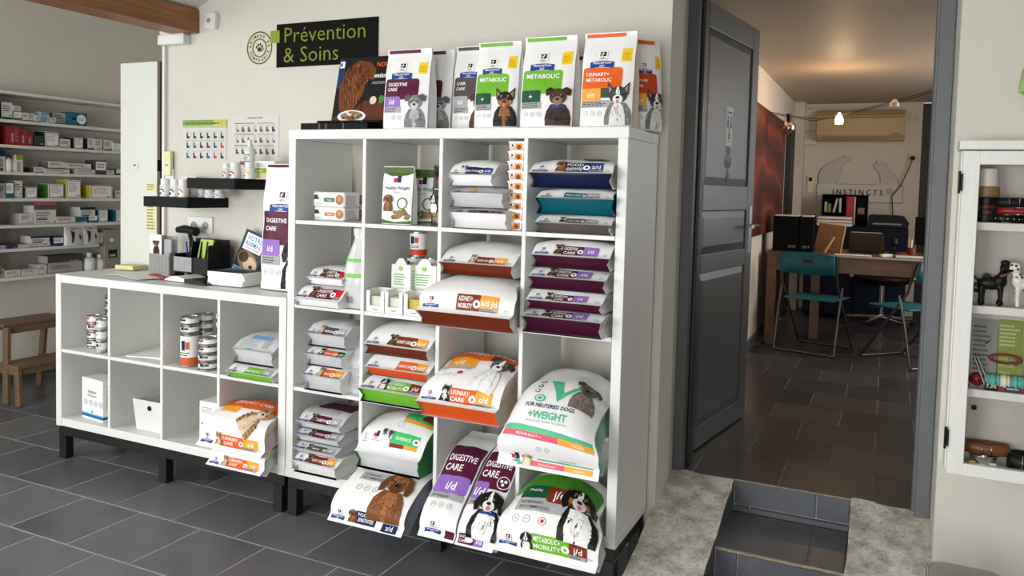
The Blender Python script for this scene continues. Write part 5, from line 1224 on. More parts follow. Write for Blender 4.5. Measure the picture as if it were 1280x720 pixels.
for px, y, c, h, r, lab in [(283, .22, cm(190, 40, 50), .070, .018, 'slim white bottle with a red label on the upper shelf'), (294, .21, cm(190, 40, 50), .075, .027, 'white bottle with a red label beside the slim one'), (312, .20, cm(226, 170, 60), .078, .024, 'white bottle with a yellow label and black cap ring on the upper shelf')]:
    bottle(lab, X_(px, 222, y), y, zu, r, h, c, GS, .3)
t = thing('spray_bottle', 'tall slim white spray bottle on the upper shelf', 'bottle', (X_(312, 222, .30), .30, zu), 0)
b = MB(); b.lathe([(.024, 0), (.025, .004), (.025, .13), (.016, .15), (.012, .152)], M_plas, 16); b.build('body', t)
b = MB(); b.lathe([(.011, .152), (.011, .185), (.007, .187), (.001, .187)], M_plas, 12); b.build('cap', t)
P = Print(); P.lines(-.02, .04, .02, .12, 8, C_grey); P.build('label', t, lambda a, s, l: Vector((math.sin(a/.025)*(.0256+l), -math.cos(a/.025)*(.0256+l), s)), [-.015+.005*i for i in range(7)])
def sbox(P, w, h):
    P.rect(.03*w, .34*h, .62*w, .62*h, cm(140, 180, 50), 1); P.text('ANXI', .08*w, .40*h, .2*h, C_wh, 2, 'l', None, .01); P.lines(.08*w, .7*h, .55*w, .9*h, 3, C_lgrey); P.ell(.82*w, .25*h, .12*w, .18*h, cm(150, 110, 70), 1); P.rect(.03*w, .06*h, .62*w, .30*h, cm(226, 206, 150), 1); P.rect(.68*w, .6*h, .96*w, .9*h, cm(190, 200, 210), 1)
carton('supplement_box', 'white and green supplement carton at the right end of the upper shelf', 'box', X_(318, 222, .24), X_(343, 222, .24), .24, .33, zu, zu+.083, M_card, sbox, None)
carton('supplement_box', 'maroon and white carton behind the red-labelled bottles, upper shelf', 'box', X_(300, 222, .33), X_(316, 222, .33), .33, .39, zu, zu+.085, M_card, lambda P, w, h: (P.rect(0, .8*h, w, h, cm(160, 60, 74), 1), P.rect(.3*w, .1*h, w, .4*h, cm(120, 30, 46), 1)), None)
# ------------------------------------------------------------------ medicine store on the left
M_sh = mat('white_melamine', (230, 229, 225), .5, noise_amt=.02, nscale=6)
SX = -2.98; ZS = [1.972, 1.785, 1.620, 1.441, 1.266, 1.088, .931, .739]
t = thing('wall_shelving', 'white wall shelving with eight boards of medicine boxes', 'shelf', (-3.19, .3, 0), 0)
for i, zz in enumerate(ZS):
    q = MB(); q.box(.0, SX+3.19, .0, 1.75 if i not in (6, 7) else 1.10, zz-.020, zz, M_sh); q.build('shelf_board', t, bevel=.0015, seg=1)
for y in (.37,): q = MB(); q.box(.0, SX+3.19-.004, y-.018, y, ZS[-1], ZS[0]-.02, M_sh); q.build('upright', t, bevel=.0015, seg=1)
q = MB(); q.box(.0, SX+3.19-.004, 1.752, 1.77, .3, ZS[0], M_sh); q.build('upright', t, bevel=.0015, seg=1)
for y in (.5, 1.05, 1.6):
    q = MB()
    for zz in (ZS if y < 1.1 else ZS[:6]): q.bar((.0, y, zz-.021), (.16, y, zz-.021), .012, .002, M_steel)
    q.build('bracket', t)
ORD = ['first', 'second', 'third', 'fourth', 'fifth', 'sixth', 'seventh', 'eighth', 'ninth', 'tenth', 'eleventh', 'twelfth', 'thirteenth']
SHN = ['top', 'second', 'third', 'fourth', 'fifth', 'sixth', 'seventh', 'lowest']
GMed = 'medicine boxes on the wall shelving'
def medbox(si, k, x0, x1, yt, col, accent, cname, yb=None, fx=-3.0, dep=.12, style=0, tilt=0., word='carton'):
    """x0,x1: its front as seen; yt: its top; yb: its base when it rests on another box"""
    xm = (x0+x1)/2; zb = ZS[si] if yb is None else max(ZS[si], at(xm, yb, X=fx).z)
    ya, yb_ = at(x0, yt, X=fx).y, at(x1, yt, X=fx).y; w = max(.02, yb_-ya); h = max(.015, at(xm, yt, X=fx).z-zb)
    t = thing('medicine_box', '%s %s, %s from left on the %s wall shelf' % (cname, word, ORD[k], SHN[si] if si in (0, 7) else SHN[si]), 'box', (fx, (ya+yb_)/2, zb+.0005), math.pi/2+tilt, GMed)
    m = mat('carton_%d_%d_%d' % col, col, .6, noise_amt=.03, nscale=20)
    b = MB(); b.box(-w/2, w/2, 0, dep, 0, h, m); b.build('box_body', t, bevel=.001, seg=1)
    P = Print(); a = cm(*accent)
    if style == 0: P.rect(.0, .0, w, .14*h, a, 1); P.lines(.10*w, .45*h, .85*w, .85*h, 3, C_grey, 1); P.rect(.6*w, .2*h, .9*w, .3*h, C_lgrey, 1)
    elif style == 1: P.rect(.05*w, .3*h, .95*w, .9*h, C_wh, 1); P.lines(.12*w, .45*h, .8*w, .8*h, 3, a, 2)
    elif style == 2: P.rect(0, .72*h, w, h, a, 1); P.lines(.1*w, .2*h, .8*w, .6*h, 4, C_grey, 1); P.rect(.12*w, .05*h, .6*w, .16*h, a, 2)
    elif style == 3: P.rect(.03*w, .05*h, .97*w, .95*h, a, 1); P.rect(.07*w, .09*h, .93*w, .91*h, C_wh, 2); P.lines(.14*w, .35*h, .85*w, .85*h, 5, C_lgrey, 3); P.rect(.7*w, .12*h, .9*w, .17*h, C_red, 3)
    elif style == 4: P.ell(.65*w, .5*h, .28*w, .36*h, C_wh, 1, n=18); P.rect(.08*w, .42*h, .38*w, .6*h, C_navy, 1); P.lines(.48*w, .4*h, .8*w, .6*h, 2, a, 2)
    elif style == 5: P.text('SANTE', .5*w, .15*h, .16*h, C_wh, 1, 'l', None, 0, rot=math.pi/2); P.lines(.6*w, .2*h, .9*w, .9*h, 6, a, 1)
    P.build('front_print', t, plane_map((-w/2, 0, 0), (1,0,0), (0,0,1)))
    P = Print(); sd = cm(*accent) if style in (0, 3) else m; P.rect(.004, .003, dep-.004, h-.003, sd, 1); P.build('end_print', t, plane_map((-w/2, dep, 0), (0,-1,0), (0,0,1)))
    return t
W_, CR, GY = (222, 220, 214), (206, 198, 184), (176, 174, 168)
GR, DG, RD, BL, TE, YE, NV, PU, PK = (70, 128, 60), (38, 62, 50), (150, 30, 44), (110, 160, 186), (30, 104, 128), (196, 178, 40), (34, 44, 82), (84, 50, 92), (196, 90, 120)
boxes = {
 1: [(2, 15.5, 128, W_, (60, 60, 62), 'white and black patterned', 0, None), (16.5, 27, 139, GR, GR, 'green', 1, None), (16.5, 26, 132, W_, GY, 'small white', 2, 139), (28, 36.3, 141, W_, (90, 90, 90), 'small white', 0, None), (36.5, 43.5, 142, W_, (90, 90, 90), 'small white', 0, None),
     (44, 50.8, 144.5, W_, (60, 60, 60), 'low white', 0, None), (51, 61.5, 140, (176, 200, 210), BL, 'pale blue', 2, None), (66, 82, 141, CR, (140, 120, 90), 'cream', 0, None, -3.05), (62, 70.5, 147, W_, (60, 60, 60), 'small white front', 0, None, -2.995, .05), (88, 109, 141, TE, (60, 90, 100), 'teal', 4, None)],
 2: [(8, 25, 158, RD, (196, 120, 120), 'large red', 5, None), (25.5, 34, 162, RD, (196, 120, 120), 'medium red', 5, None), (34.5, 41, 166, RD, (196, 120, 120), 'small red', 5, None), (43, 55, 170, DG, DG, 'dark green', 0, None), (56.5, 74, 165, W_, DG, 'white dark-edged', 3, None), (75, 88, 174, W_, (150, 150, 150), 'low white', 0, None),
     (93, 104, 172, W_, (50, 56, 54), 'tall white dark-edged', 3, None), (110, 117.5, 173, W_, (60, 60, 60), 'narrow white', 0, None), (118, 128, 174, W_, GY, 'white', 0, None), (129.5, 141, 175.5, W_, (90, 90, 90), 'white', 0, None), (141.5, 152, 179, W_, GY, 'low white', 1, None)],
 3: [(-1, 6.5, 188, W_, NV, 'white and blue', 2, None), (20, 28.5, 194, W_, (140, 170, 40), 'white lime-topped', 2, None), (43, 55, 209, W_, (80, 80, 80), 'flat white', 0, None), (56, 87, 211.5, W_, GY, 'long flat white', 0, None), (61, 81, 202, W_, (110, 110, 110), 'white upper', 0, 211), (94, 123, 212, W_, GY, 'long flat white', 0, None), (82, 114, 204.5, W_, GY, 'long white upper', 0, 211.5),
     (119, 133, 200.5, (92, 60, 70), PU, 'dark plum', 1, None), (134, 143, 212.5, W_, GY, 'tiny white', 0, None), (145, 151, 211, (70, 70, 72), GY, 'tiny dark', 1, None)],
 4: [(-1, 6.5, 229, GY, GY, 'grey', 0, None), (7, 17, 227, TE, TE, 'teal', 1, None), (18, 28, 226, W_, (180, 196, 206), 'tall white', 0, None), (32.5, 46.5, 234, W_, (44, 66, 50), 'white green-edged', 3, None), (60.5, 80, 230, W_, GR, 'wide white green-edged', 3, None), (83.5, 101, 225, W_, YE, 'tall white yellow-edged', 3, None), (113, 141, 232, W_, YE, 'large white yellow-edged', 3, None, -2.985), (144, 153, 238, W_, GY, 'small white', 0, None)],
 5: [(25, 41, 267, W_, GY, 'white', 0, None), (42, 68, 276, W_, GY, 'flat white', 0, None), (42, 70, 257, W_, (90, 90, 96), 'large white sketch-printed', 2, 276), (70, 94, 271, W_, GY, 'flat white', 0, None), (95, 109, 271, TE, (170, 190, 190), 'low teal', 0, None), (100, 119, 259, W_, (44, 44, 50), 'white dark-topped', 2, 271), (110.5, 122, 269, (40, 110, 100), TE, 'teal', 1, None), (124, 135, 262, W_, TE, 'tall white', 3, None), (146, 153, 262, W_, TE, 'white teal-sided', 3, None)],
 6: [(-1, 7, 307, W_, GY, 'flat white', 0, None), (8, 22, 305, (56, 48, 96), PU, 'flat purple', 0, None), (23, 36, 306, W_, GY, 'flat white', 0, None), (37, 50, 304.5, W_, NV, 'flat white', 0, None), (51, 63, 303.5, W_, NV, 'flat white', 0, None), (38, 62, 295, W_, NV, 'navy-topped', 2, 304), (66.5, 79.5, 296, NV, NV, 'navy', 1, None), (120, 129, 291, W_, GY, 'tall white', 3, None)],
 7: [(-1, 5.5, 336, GY, GY, 'grey', 0, None), (6.5, 25.5, 338, W_, GY, 'low white', 0, None), (27, 47.5, 343, W_, GY, 'flat white', 0, None), (27, 47.5, 337, W_, GY, 'flat white upper', 0, 343), (48, 58.5, 331, W_, GY, 'white', 0, None), (60, 103, 329, GY, (150, 150, 150), 'long grey', 0, None), (60, 103, 319, (60, 60, 60), GY, 'long dark', 0, 329)],
}
for si, L in boxes.items():
    for k, q in enumerate(L):
        x0, x1, yt, col, acc, cn, st, yb = q[:8]
        medbox(si, k, x0, x1, yt, col, acc, cn, yb, q[8] if len(q) > 8 else -3.0+rnd.uniform(-.008, .004), q[9] if len(q) > 9 else .11, st)
def sbottle(label, px, si, r, h, capc, m=M_plas):
    p = at(px, 200, X=-3.02); t = thing('medicine_bottle', label, 'bottle', (-3.02, p.y, ZS[si]+.0005), 0)
    b = MB(); b.lathe([(r*.95, 0), (r, .003), (r, h*.66), (r*.4, h*.76), (r*.4, h*.8)], m, 16); b.build('body', t)
    b = MB(); b.lathe([(r*.48, h*.78), (r*.48, h*.97), (r*.4, h), (.001, h)], capc, 14); b.build('cap', t)
    b = MB(); b.lathe([(r*1.01, h*.14), (r*1.01, h*.52)], M_card, 16); b.build('label', t)
sbottle('small white bottle with a blue cap on the fourth shelf of the wall shelving', 10.5, 3, .022, .12, C_navy)
sbottle('slim white bottle with a pale cap beside the lime-topped carton', 17, 3, .014, .11, M_gplas)
sbottle('large white bottle on the lowest shelf of the wall shelving', 111, 7, .042, .13, M_plas)
sbottle('smaller white bottle on the lowest shelf beside the large one', 124, 7, .034, .11, M_plas)
b = MB(); b.box(-.05, .05, 0, .10, 0, .03, mat('pink_card', (190, 90, 116), .6, noise_amt=.05)); p = at(62, 258, X=-3.0)
tag(b.build('small_carton', None, (-3.01, p.y, at(56, 257, X=-3.0).z+.002), (0, 0, math.pi/2)), 'pink carton lying on the sketch-printed box, sixth shelf', 'box')
for px, lab in ((90, 'grey see-through pouch with black print, seventh shelf, left'), (110, 'grey see-through pouch with black print, seventh shelf, right')):
    p = at(px, 300, X=-3.0)
    def part(A, a=px): P = A.p('pouch_print'); P.rect(-.05, .115, .05, .135, C_lgrey, 1); P.rect(-.008, .118, .012, .128, C_red, 2); P.poly([(-.035, .02), (-.025, .02), (.0, .10), (-.03, .11)], C_dk, 1); P.ell(.03, .06, .008, .02, C_dk, 1)
    bag(lab, -3.0, .125, [(0, 0), (0, .15)], [(0, .05), (.06, .05), (.13, .01), (.15, .006)], y=p.y, z=ZS[6]+.001, rotz=math.pi/2, body=M_film2, name='pouch', cat='pouch', art=part, lip=0, edge=.7, nu=10, nv=12, group='clear pouches on the wall shelving')
# grey storage box at the far end
ya, yb = at(130, 330, X=-2.98).y, at(152, 330, X=-2.98).y
t = thing('archive_box', 'tall grey storage box with a dark label at the end of the shelving', 'box', (-2.985, (ya+yb)/2+.01, .742), math.pi/2)
w = yb-ya; b = MB(); b.box(-w/2, w/2, 0, .15, 0, .29, mat('grey_fibreboard', (150, 147, 138), .7, noise_amt=.05)); b.build('box_body', t, bevel=.002)
P = Print(); P.rect(.2*w, .08, .7*w, .14, C_bk, 1); P.rect(.26*w, .09, .6*w, .105, cm(196, 190, 120), 2); P.rect(.3*w, .20, .5*w, .225, C_wh, 1); P.build('front_label', t, plane_map((-w/2, 0, 0), (1,0,0), (0,0,1)))
q = MB(); q.box(-.10, .10, -.0, .20, 0, .7415, M_sh); tag(q.build('pedestal_cabinet', None, (-2.985, (ya+yb)/2+.03, 0), (0, 0, math.pi/2), bevel=.002), 'plain pale cabinet standing under the grey storage box', 'cabinet')

# step stool -----------------------------------------------------------------
M_birch = mat('birch_wood', (118, 94, 72), .5, noise_amt=.18, nscale=5, stretch=(1.2, 9, 9), bump=.05, bscale=40)
t = thing('step_stool', 'wooden two-step stool standing before the medicine shelving', 'stool', (-2.74, .69, 0), math.pi/2)
def sp(n, b): return b.build(n, t, bevel=.003)
b = MB(); b.box(-.215, .215, -.10, .115, .475, .497, M_birch); sp('top_board', b)
b = MB(); b.box(-.205, .205, -.225, -.02, .225, .247, M_birch); sp('step_board', b)
for x in (-.185, .185):
    b = MB(); b.bar((x, -.09, .475), (x*1.08, -.105, .0), .024, .05, M_birch, (0,1,0)); sp('leg', b)
    b = MB(); b.bar((x, .09, .475), (x*1.08, .17, .0), .024, .05, M_birch, (0,1,0)); sp('leg', b)
    b = MB(); b.bar((x*1.04, -.20, .225), (x*1.1, -.235, .0), .024, .045, M_birch, (0,1,0)); sp('leg', b)
    b = MB(); b.bar((x*1.02, -.21, .205), (x*1.02, .13, .205), .02, .04, M_birch); sp('side_rail', b)
b = MB(); b.box(-.18, .18, -.10, -.08, .43, .473, M_birch); sp('apron', b)
b = MB(); b.box(-.19, .19, -.215, -.197, .185, .224, M_birch); sp('apron', b)
b = MB(); b.box(-.18, .18, .085, .105, .43, .473, M_birch); sp('apron', b)

# ------------------------------------------------------------------ wall cabinet on the right
M_cab = mat('brushed_white_paint', (228, 227, 222), .5, noise_amt=.03, nscale=10, stretch=(6, 6, 1))
CX0, CX1, CY0, CZ0, CZ1 = 2.472, 3.12, .30, .527, 1.606
t = thing('wall_cabinet', 'white wall cabinet with a glazed door showing collars and toys', 'cabinet', (CX0, WY, CZ0), 0)
W = CX1-CX0; H = CZ1-CZ0; D = WY-CY0
def cp(n, *q, par=None, m=M_cab): b = MB(); b.box(*q, m); return b.build(n, par or t, bevel=.0015, seg=1)
cp('side_panel', .008, .028, -D+.03, -.001, .005, H-.03); cp('side_panel', W-.028, W-.008, -D+.03, -.001, .005, H-.03)
cp('top_panel', .0, W, -D-.012, -.001, H-.028, H); cp('bottom_panel', .028, W-.028, -D+.03, -.001, .005, .03)
cp('back_panel', .028, W-.028, -.012, -.001, .03, H-.03, m=mat('cabinet_back', (196, 190, 180), .6, noise_amt=.03))
SHZ = [1.347, 1.078, .805]
for zz in SHZ: cp('shelf', .028, W-.028, -D+.034, -.012, zz-CZ0-.026, zz-CZ0)
dr = cp('cabinet_door', .012, .060, -D, -D+.028, .0, H-.032)
for q in ((W-.06, W-.012, -D, -D+.028, .0, H-.032), (.060, W-.060, -D, -D+.028, .0, .040), (.060, W-.060, -D, -D+.028, H-.075, H-.032)): cp('door_rail', *q, par=dr)
g = MB(); g.box(.060, W-.060, -D+.012, -D+.016, .040, H-.075, M_pane); g.build('glass_pane', dr)
for zz in (.09, H-.16):
    h = MB(); h.box(.004, .014, -D-.004, -D+.03, zz, zz+.055, M_bplas); h.tube([(.004, -D-.004, zz-.008), (.004, -D-.004, zz+.063)], .004, M_bplas, 8); h.build('hinge', dr)
h = MB(); h.lathe([(.009, 0), (.009, .003), (.003, .004)], M_bplas, 10, (.10, -.0125, H-.11), M=Matrix.Rotation(math.pi/2, 3, 'X')); h.build('screw', t)
h = MB(); h.lathe([(.009, 0), (.009, .003), (.003, .004)], M_bplas, 10, (.09, -.0125, SHZ[2]-CZ0-.075), M=Matrix.Rotation(math.pi/2, 3, 'X')); h.build('screw', t)
# contents
M_red = mat('red_leather', (140, 24, 32), .4, noise_amt=.1, nscale=20); M_blk = mat('black_leather', (17, 16, 16), .45, spec=.25, noise_amt=.15, nscale=30); M_brn = mat('brown_leather', (118, 66, 36), .45, noise_amt=.15, nscale=20)
YC = .365
def cx(px, py): return at(px, py, Y=YC).x
def collar(name, label, x, z0, rx, rz, m, wd=.022, flat=False, buckle=True, y=YC, studs=0, arc=(0, 360), group='pet collars in the wall cabinet'):
    """oval leather band; standing on edge with its hole up or lying on its side"""
    t = thing(name, label, 'collar', (x, y, z0), 0, group)
    N = 28; a0, a1 = arc; full = a1-a0 >= 360; n = N if full else N+1
    vs = []
    for i in range(n):
        a = math.radians(a0+(a1-a0)*i/N); c, s = math.cos(a), math.sin(a)
        for r in (1., 1-.004/min(rx, rz)):
            for w in (-wd/2, wd/2):
                vs.append((rx*c*r, rz*s*r, w+wd/2) if flat else (rx*c*r, w, rz+rz*s*r))
    fs = []
    for i in range(N):
        k, l = 4*i, 4*((i+1) % n)
        for p, q in ((0,1),(1,3),(3,2),(2,0)): fs.append((k+p, k+q, l+q, l+p))
    b = MB(); b.add(vs, fs, m, True); b.build('strap', t)
    if buckle:
        q = MB(); yy = -wd/2-.002
        if flat: q.tube([(-.014+u, -rz-.003, v) for u, v in ((0, .0), (.028, .0), (.028, wd), (0, wd))], .002, M_chrome, 6, closed=True)
        else: q.tube([(rx*.2+u, yy, v+.001) for u, v in ((0, 0), (.024, 0), (.024, .02), (0, .02))], .002, M_chrome, 6, closed=True)
        q.build('buckle', t)
    if studs:
        q = MB()
        for i in range(studs):
            a = math.radians(200+140*i/max(1, studs-1))
            q.ball((rx*math.cos(a), rz*math.sin(a)-.001, wd/2) if flat else (rx*math.cos(a), -wd/2, rz+rz*math.sin(a)), .0028, M_chrome, 6, 4)
        q.build('stud', t); 
    return t
s1, s2, s3, s0 = SHZ[0]+.001, SHZ[1]+.001, SHZ[2]+.001, CZ0+.031
t = thing('candle_tin', 'black tin with red lettering carrying a wooden ring and a white candle', 'tin', (cx(1233, 260), YC, s1), 0)
b = MB(); b.lathe([(.030, 0), (.031, .003), (.031, .078), (.029, .08), (.001, .08)], M_blk, 20); b.build('tin_body', t)
P = Print(); P.text('TOUTOU', 0, .045, .012, cm(190, 60, 70), 1, 'c', .05); P.text('PARIS', 0, .028, .010, cm(190, 60, 70), 1, 'c', .04); P.build('lettering', t, lambda a, s, l: Vector((math.sin(a/.031)*(.0316+l), -math.cos(a/.031)*(.0316+l), s)), [-.024+.006*i for i in range(9)])
b = MB(); b.lathe([(.033, .081), (.035, .086), (.035, .108), (.033, .113), (.001, .113)], mat('turned_wood', (146, 112, 76), .5, noise_amt=.15, nscale=15), 20); b.build('wooden_ring', t)
b = MB(); b.lathe([(.027, .1135), (.030, .116), (.030, .168), (.028, .172), (.001, .170)], mat('candle_wax', (220, 214, 206), .5, noise_amt=.02), 20); b.build('candle', t)
collar('pet_collar', 'coiled black studded collar at the bottom of the top shelf, wall cabinet', cx(1258, 270), s1, .045, .035, M_blk, .026, True, True, .362, 7)
collar('pet_collar', 'red leather collar lying on the coiled black one, wall cabinet', cx(1272, 262), s1+.027, .06, .035, M_red, .022, True, True, .362)
collar('pet_collar', 'black harness strap on top of the red collar, wall cabinet', cx(1266, 250), s1+.050, .055, .033, M_blk, .030, True, True, .362)
collar('pet_collar', 'black collar with a chrome ring at the right of the top shelf, wall cabinet', cx(1296, 270), s1, .04, .035, M_blk, .028, True, True, .362)
def figurine(label, x, z0, h, m, face=1, fluffy=False, sash=None, yy=YC):
    t = thing('dog_figurine', label, 'figurine', (x, yy, z0), 0, 'dog figurines in the wall cabinet')
    b = MB(); L = .42*h; k = face
    b.ball((0, 0, .50*h), (.27*h, .12*h, .15*h), m, 14, 10); b.ball((k*.17*h, 0, .56*h), (.14*h, .12*h, .16*h), m, 12, 8)
    for sx in (-.18, .18):
        for sy in (-.06, .06): b.tube([(sx*h, sy*h, .45*h), (sx*h*1.05, sy*h, .2*h), (sx*h*1.0, sy*h, .02*h)], [.07*h, .045*h, .05*h], m, 8)
    b.tube([(k*.18*h, 0, .6*h), (k*.25*h, -.01*h, .80*h)], [.10*h, .085*h], m, 10)
    b.ball((k*.26*h, -.02*h, .86*h), (.12*h, .11*h, .11*h), m, 12, 8); b.ball((k*.36*h, -.05*h, .83*h), (.09*h, .065*h, .055*h), m, 10, 8)
    for sy in (-.1, .09): b.ball((k*.20*h, sy*h, .84*h), (.04*h, .03*h, .09*h), m, 8, 6)
    b.tube([(-k*.25*h, 0, .55*h), (-k*.36*h, 0, .66*h), (-k*.38*h, 0, .78*h)], [.035*h, .03*h, .02*h], m, 8)
    if fluffy:
        b.ball((k*.25*h, 0, .97*h), (.10*h, .10*h, .07*h), m, 10, 6)
        for sx in (-.18, .18):
            for sy in (-.06, .06): b.ball((sx*h, sy*h, .07*h), .075*h, m, 8, 6)
        b.ball((-k*.38*h, 0, .80*h), .06*h, m, 8, 6)
    o = b.build('body', t); r = o.modifiers.new('remesh', 'REMESH'); r.mode = 'VOXEL'; r.voxel_size = .025*h; r.use_smooth_shade = True
    if sash: b = MB(); b.tube([(k*.23*h+.095*h*math.cos(a), .10*h*math.sin(a), .70*h+.05*h*math.cos(a)*k) for a in np.linspace(0, 6.28, 15)[:-1]], .02*h, sash, 6, closed=True); b.build('scarf', t)
    b = MB(); b.ball((k*.445*h, -.055*h, .845*h), .02*h, M_blk, 6, 5); b.build('nose', t)
    return t
M_spot = bpy.data.materials.new('spotted_ceramic'); M_spot.use_nodes = True; nt = M_spot.node_tree
vo = nt.nodes.new('ShaderNodeTexVoronoi'); vo.inputs['Scale'].default_value = 75; vo.inputs['Randomness'].default_value = .6; tc = nt.nodes.new('ShaderNodeTexCoord'); nt.links.new(tc.outputs['Object'], vo.inputs['Vector'])
cr = nt.nodes.new('ShaderNodeValToRGB'); cr.color_ramp.elements[0].position = .30; cr.color_ramp.elements[1].position = .36; cr.color_ramp.elements[0].color = (.02, .02, .05, 1); cr.color_ramp.elements[1].color = (.78, .76, .72, 1)
nt.links.new(vo.outputs['Distance'], cr.inputs['Fac']); nt.links.new(cr.outputs['Color'], nt.nodes['Principled BSDF'].inputs['Base Color']); nt.nodes['Principled BSDF'].inputs['Roughness'].default_value = .25
figurine('black poodle figurine with a pink scarf in the wall cabinet', cx(1238, 360), s2, .145, mat('black_ceramic', (13, 12, 12), .4, spec=.25, noise_amt=.1), 1, True, mat('pink_scarf', (150, 90, 100), .6, noise_amt=.3, nscale=120), .352)
figurine('white spotted dog figurine in the wall cabinet', cx(1277, 360)+.016, s2, .15, M_spot, -1, False, None, .352)
figurine('dark floral dog figurine behind the poodle, left in the wall cabinet', cx(1216, 362)+.012, s2, .105, mat('dark_floral_ceramic', (50, 44, 48), .3, noise_amt=.5, nscale=60), 1, False, None, .388)
# third shelf
def card(name, label, cat, x0, x1, z0, h, m, draw, y=.40, lean=.03):
    t = thing(name, label, cat, ((x0+x1)/2, y-lean, z0), 0); w = x1-x0
    b = MB(); b.add([(-w/2,0,0),(w/2,0,0),(w/2,lean,h),(-w/2,lean,h),(-w/2,.003,0),(w/2,.003,0),(w/2,lean+.003,h),(-w/2,lean+.003,h)], [(0,1,2,3),(4,7,6,5),(0,4,5,1),(1,5,6,2),(2,6,7,3),(3,7,4,0)], m); b.build('board', t)
    P = Print(); draw(P, w, h); P.build('print', t, plane_map((-w/2, 0, 0), (1,0,0), (0,lean/h,1)))
card('brochure', 'grey printed backing card behind the toys in the wall cabinet', 'brochure', cx(1216, 430), cx(1246, 430)+.004, s3, .222, mat('grey_print', (128, 130, 126), .4, noise_amt=.1, nscale=12), lambda P, w, h: (P.lines(.05*w, .1*h, .75*w, .93*h, 12, C_grey), P.poly([(.5*w, .66*h), (.8*w, .72*h), (.6*w, .64*h)], C_bk, 1)), .405)
card('brochure', 'olive green backing card behind the red collar in the wall cabinet', 'brochure', cx(1247, 430)+.005, cx(1281, 430), s3, .225, mat('olive_print', (128, 140, 34), .4, noise_amt=.05, nscale=12), lambda P, w, h: (P.lines(.05*w, .62*h, .85*w, .95*h, 6, cm(200, 206, 150)), P.lines(.05*w, .1*h, .7*w, .5*h, 4, cm(170, 180, 100))), .405)
M_teal = mat('teal_rubber', (92, 172, 160), .5, noise_amt=.05); M_cream = mat('cream_rubber', (226, 216, 196), .5, noise_amt=.05)
t = thing('chew_toy', 'teal and cream ribbed rubber chew toy in the wall cabinet', 'toy', (cx(1229, 470), .362, s3+.028), 0)
Ry = Matrix.Rotation(math.pi/2, 3, 'Y')
prof = [(.001, 0)] + [(.020+.004*abs(math.sin(x*1.9)), .004+x*.006) for x in range(34)] + [(.001, .212)]
def seg_m(i): return M_cream if (i//4) % 3 == 2 else M_teal
b = MB(); b.lathe(prof, M_teal, 18, ms=[seg_m(i) for i in range(len(prof)-1)], M=Ry); b.build('toy_body', t)
for i in range(6):
    k = MB(); k.tube([(.03+i*.03, .023*math.cos(a), .023*math.sin(a)) for a in np.linspace(0, 6.28, 13)[:-1]], .003, M_cream if i % 2 else M_teal, 6, closed=True); k.build('ridge', t)
collar('pet_collar', 'oval dark red collar hanging before the olive card, wall cabinet', cx(1257, 446), s3+.085, .048, .016, M_red, .018, False, True, .372)
t = thing('price_tag', 'small black price tag with white figures on the third shelf of the wall cabinet', 'price tag', (cx(1238, 481), .341, s3), 0)
b = MB(); b.box(-.019, .019, 0, .003, 0, .028, M_blk); b.build('tag', t); P = Print(); P.text('7,3€', 0, .009, .016, C_wh, 1, 'c', .034, .01); P.build('figures', t, plane_map((0, 0, 0), (1,0,0), (0,0,1)))
b = MB(); b.box(-.012, .012, .003, .010, 0, .004, M_blk); b.build('foot', t)
t = thing('pet_collar', 'flat red collar with a dark name label at the front edge of the third shelf', 'collar', (cx(1265, 485), .343, s3), 0, 'pet collars in the wall cabinet')
b = MB(); b.box(-.042, .08, 0, .012, 0, .024, M_red); b.build('strap', t, bevel=.003); b = MB(); b.box(-.025, .022, -.0015, 0, .003, .021, mat('navy_label', (24, 40, 52), .4, noise_amt=.05)); b.build('label', t)
P = Print(); P.text('MARTIN', -.001, .008, .009, C_wh, 1, 'c', .04, .01); P.build('label_text', t, plane_map((0, -.0015, 0), (1,0,0), (0,0,1)))
t = thing('metal_leads', 'two grey metal rods leaning on the left of the third shelf', 'rods', (cx(1214, 470)+.006, .36, s3), 0)
for i in range(2): b = MB(); b.tube([(-.002+i*.010, .0, .105), (.036+i*.013, -.008, .003)], .0035, M_steel, 8); b.build('rod', t)
t = thing('rubber_ball', 'dark red rubber ball behind the rods in the wall cabinet', 'ball', (cx(1222, 470), .385, s3+.0245), 0)
b = MB(); b.ball((0, 0, 0), .024, M_red, 16, 10); b.build('ball_body', t); b = MB(); b.tube([(.0243*math.cos(a), .0243*math.sin(a), 0) for a in np.linspace(0, 6.28, 17)[:-1]], .0012, M_blk, 5, closed=True); b.build('seam', t)
# bottom
t = thing('metal_bowl', 'shiny steel pet bowl under the brown collar, wall cabinet', 'bowl', (cx(1226, 570)+.006, .362, s0), 0)
b = MB(); b.lathe([(.028, 0), (.034, .004), (.040, .030), (.043, .032), (.041, .034), (.037, .030), (.030, .006), (.001, .005)], M_chrome, 24); b.build('bowl_body', t)
b = MB(); b.tube([(.0425*math.cos(a), .0425*math.sin(a), .033) for a in np.linspace(0, 6.28, 25)[:-1]], .0018, M_chrome, 6, closed=True); b.build('rim', t)
collar('pet_collar', 'brown leather collar with a steel buckle draped over the bowl, wall cabinet', cx(1232, 556), s0+.036, .068, .030, M_brn, .034, True, True, .366, 3)
collar('pet_collar', 'black collar with a teal clip at the right of the cabinet bottom', cx(1282, 570), s0, .052, .038, M_blk, .052, True, True, .362)
t = thing('collar_clip', 'grey-teal plastic clip lying before the black collar, wall cabinet', 'clip', (cx(1268, 582), .342, s0), 0)
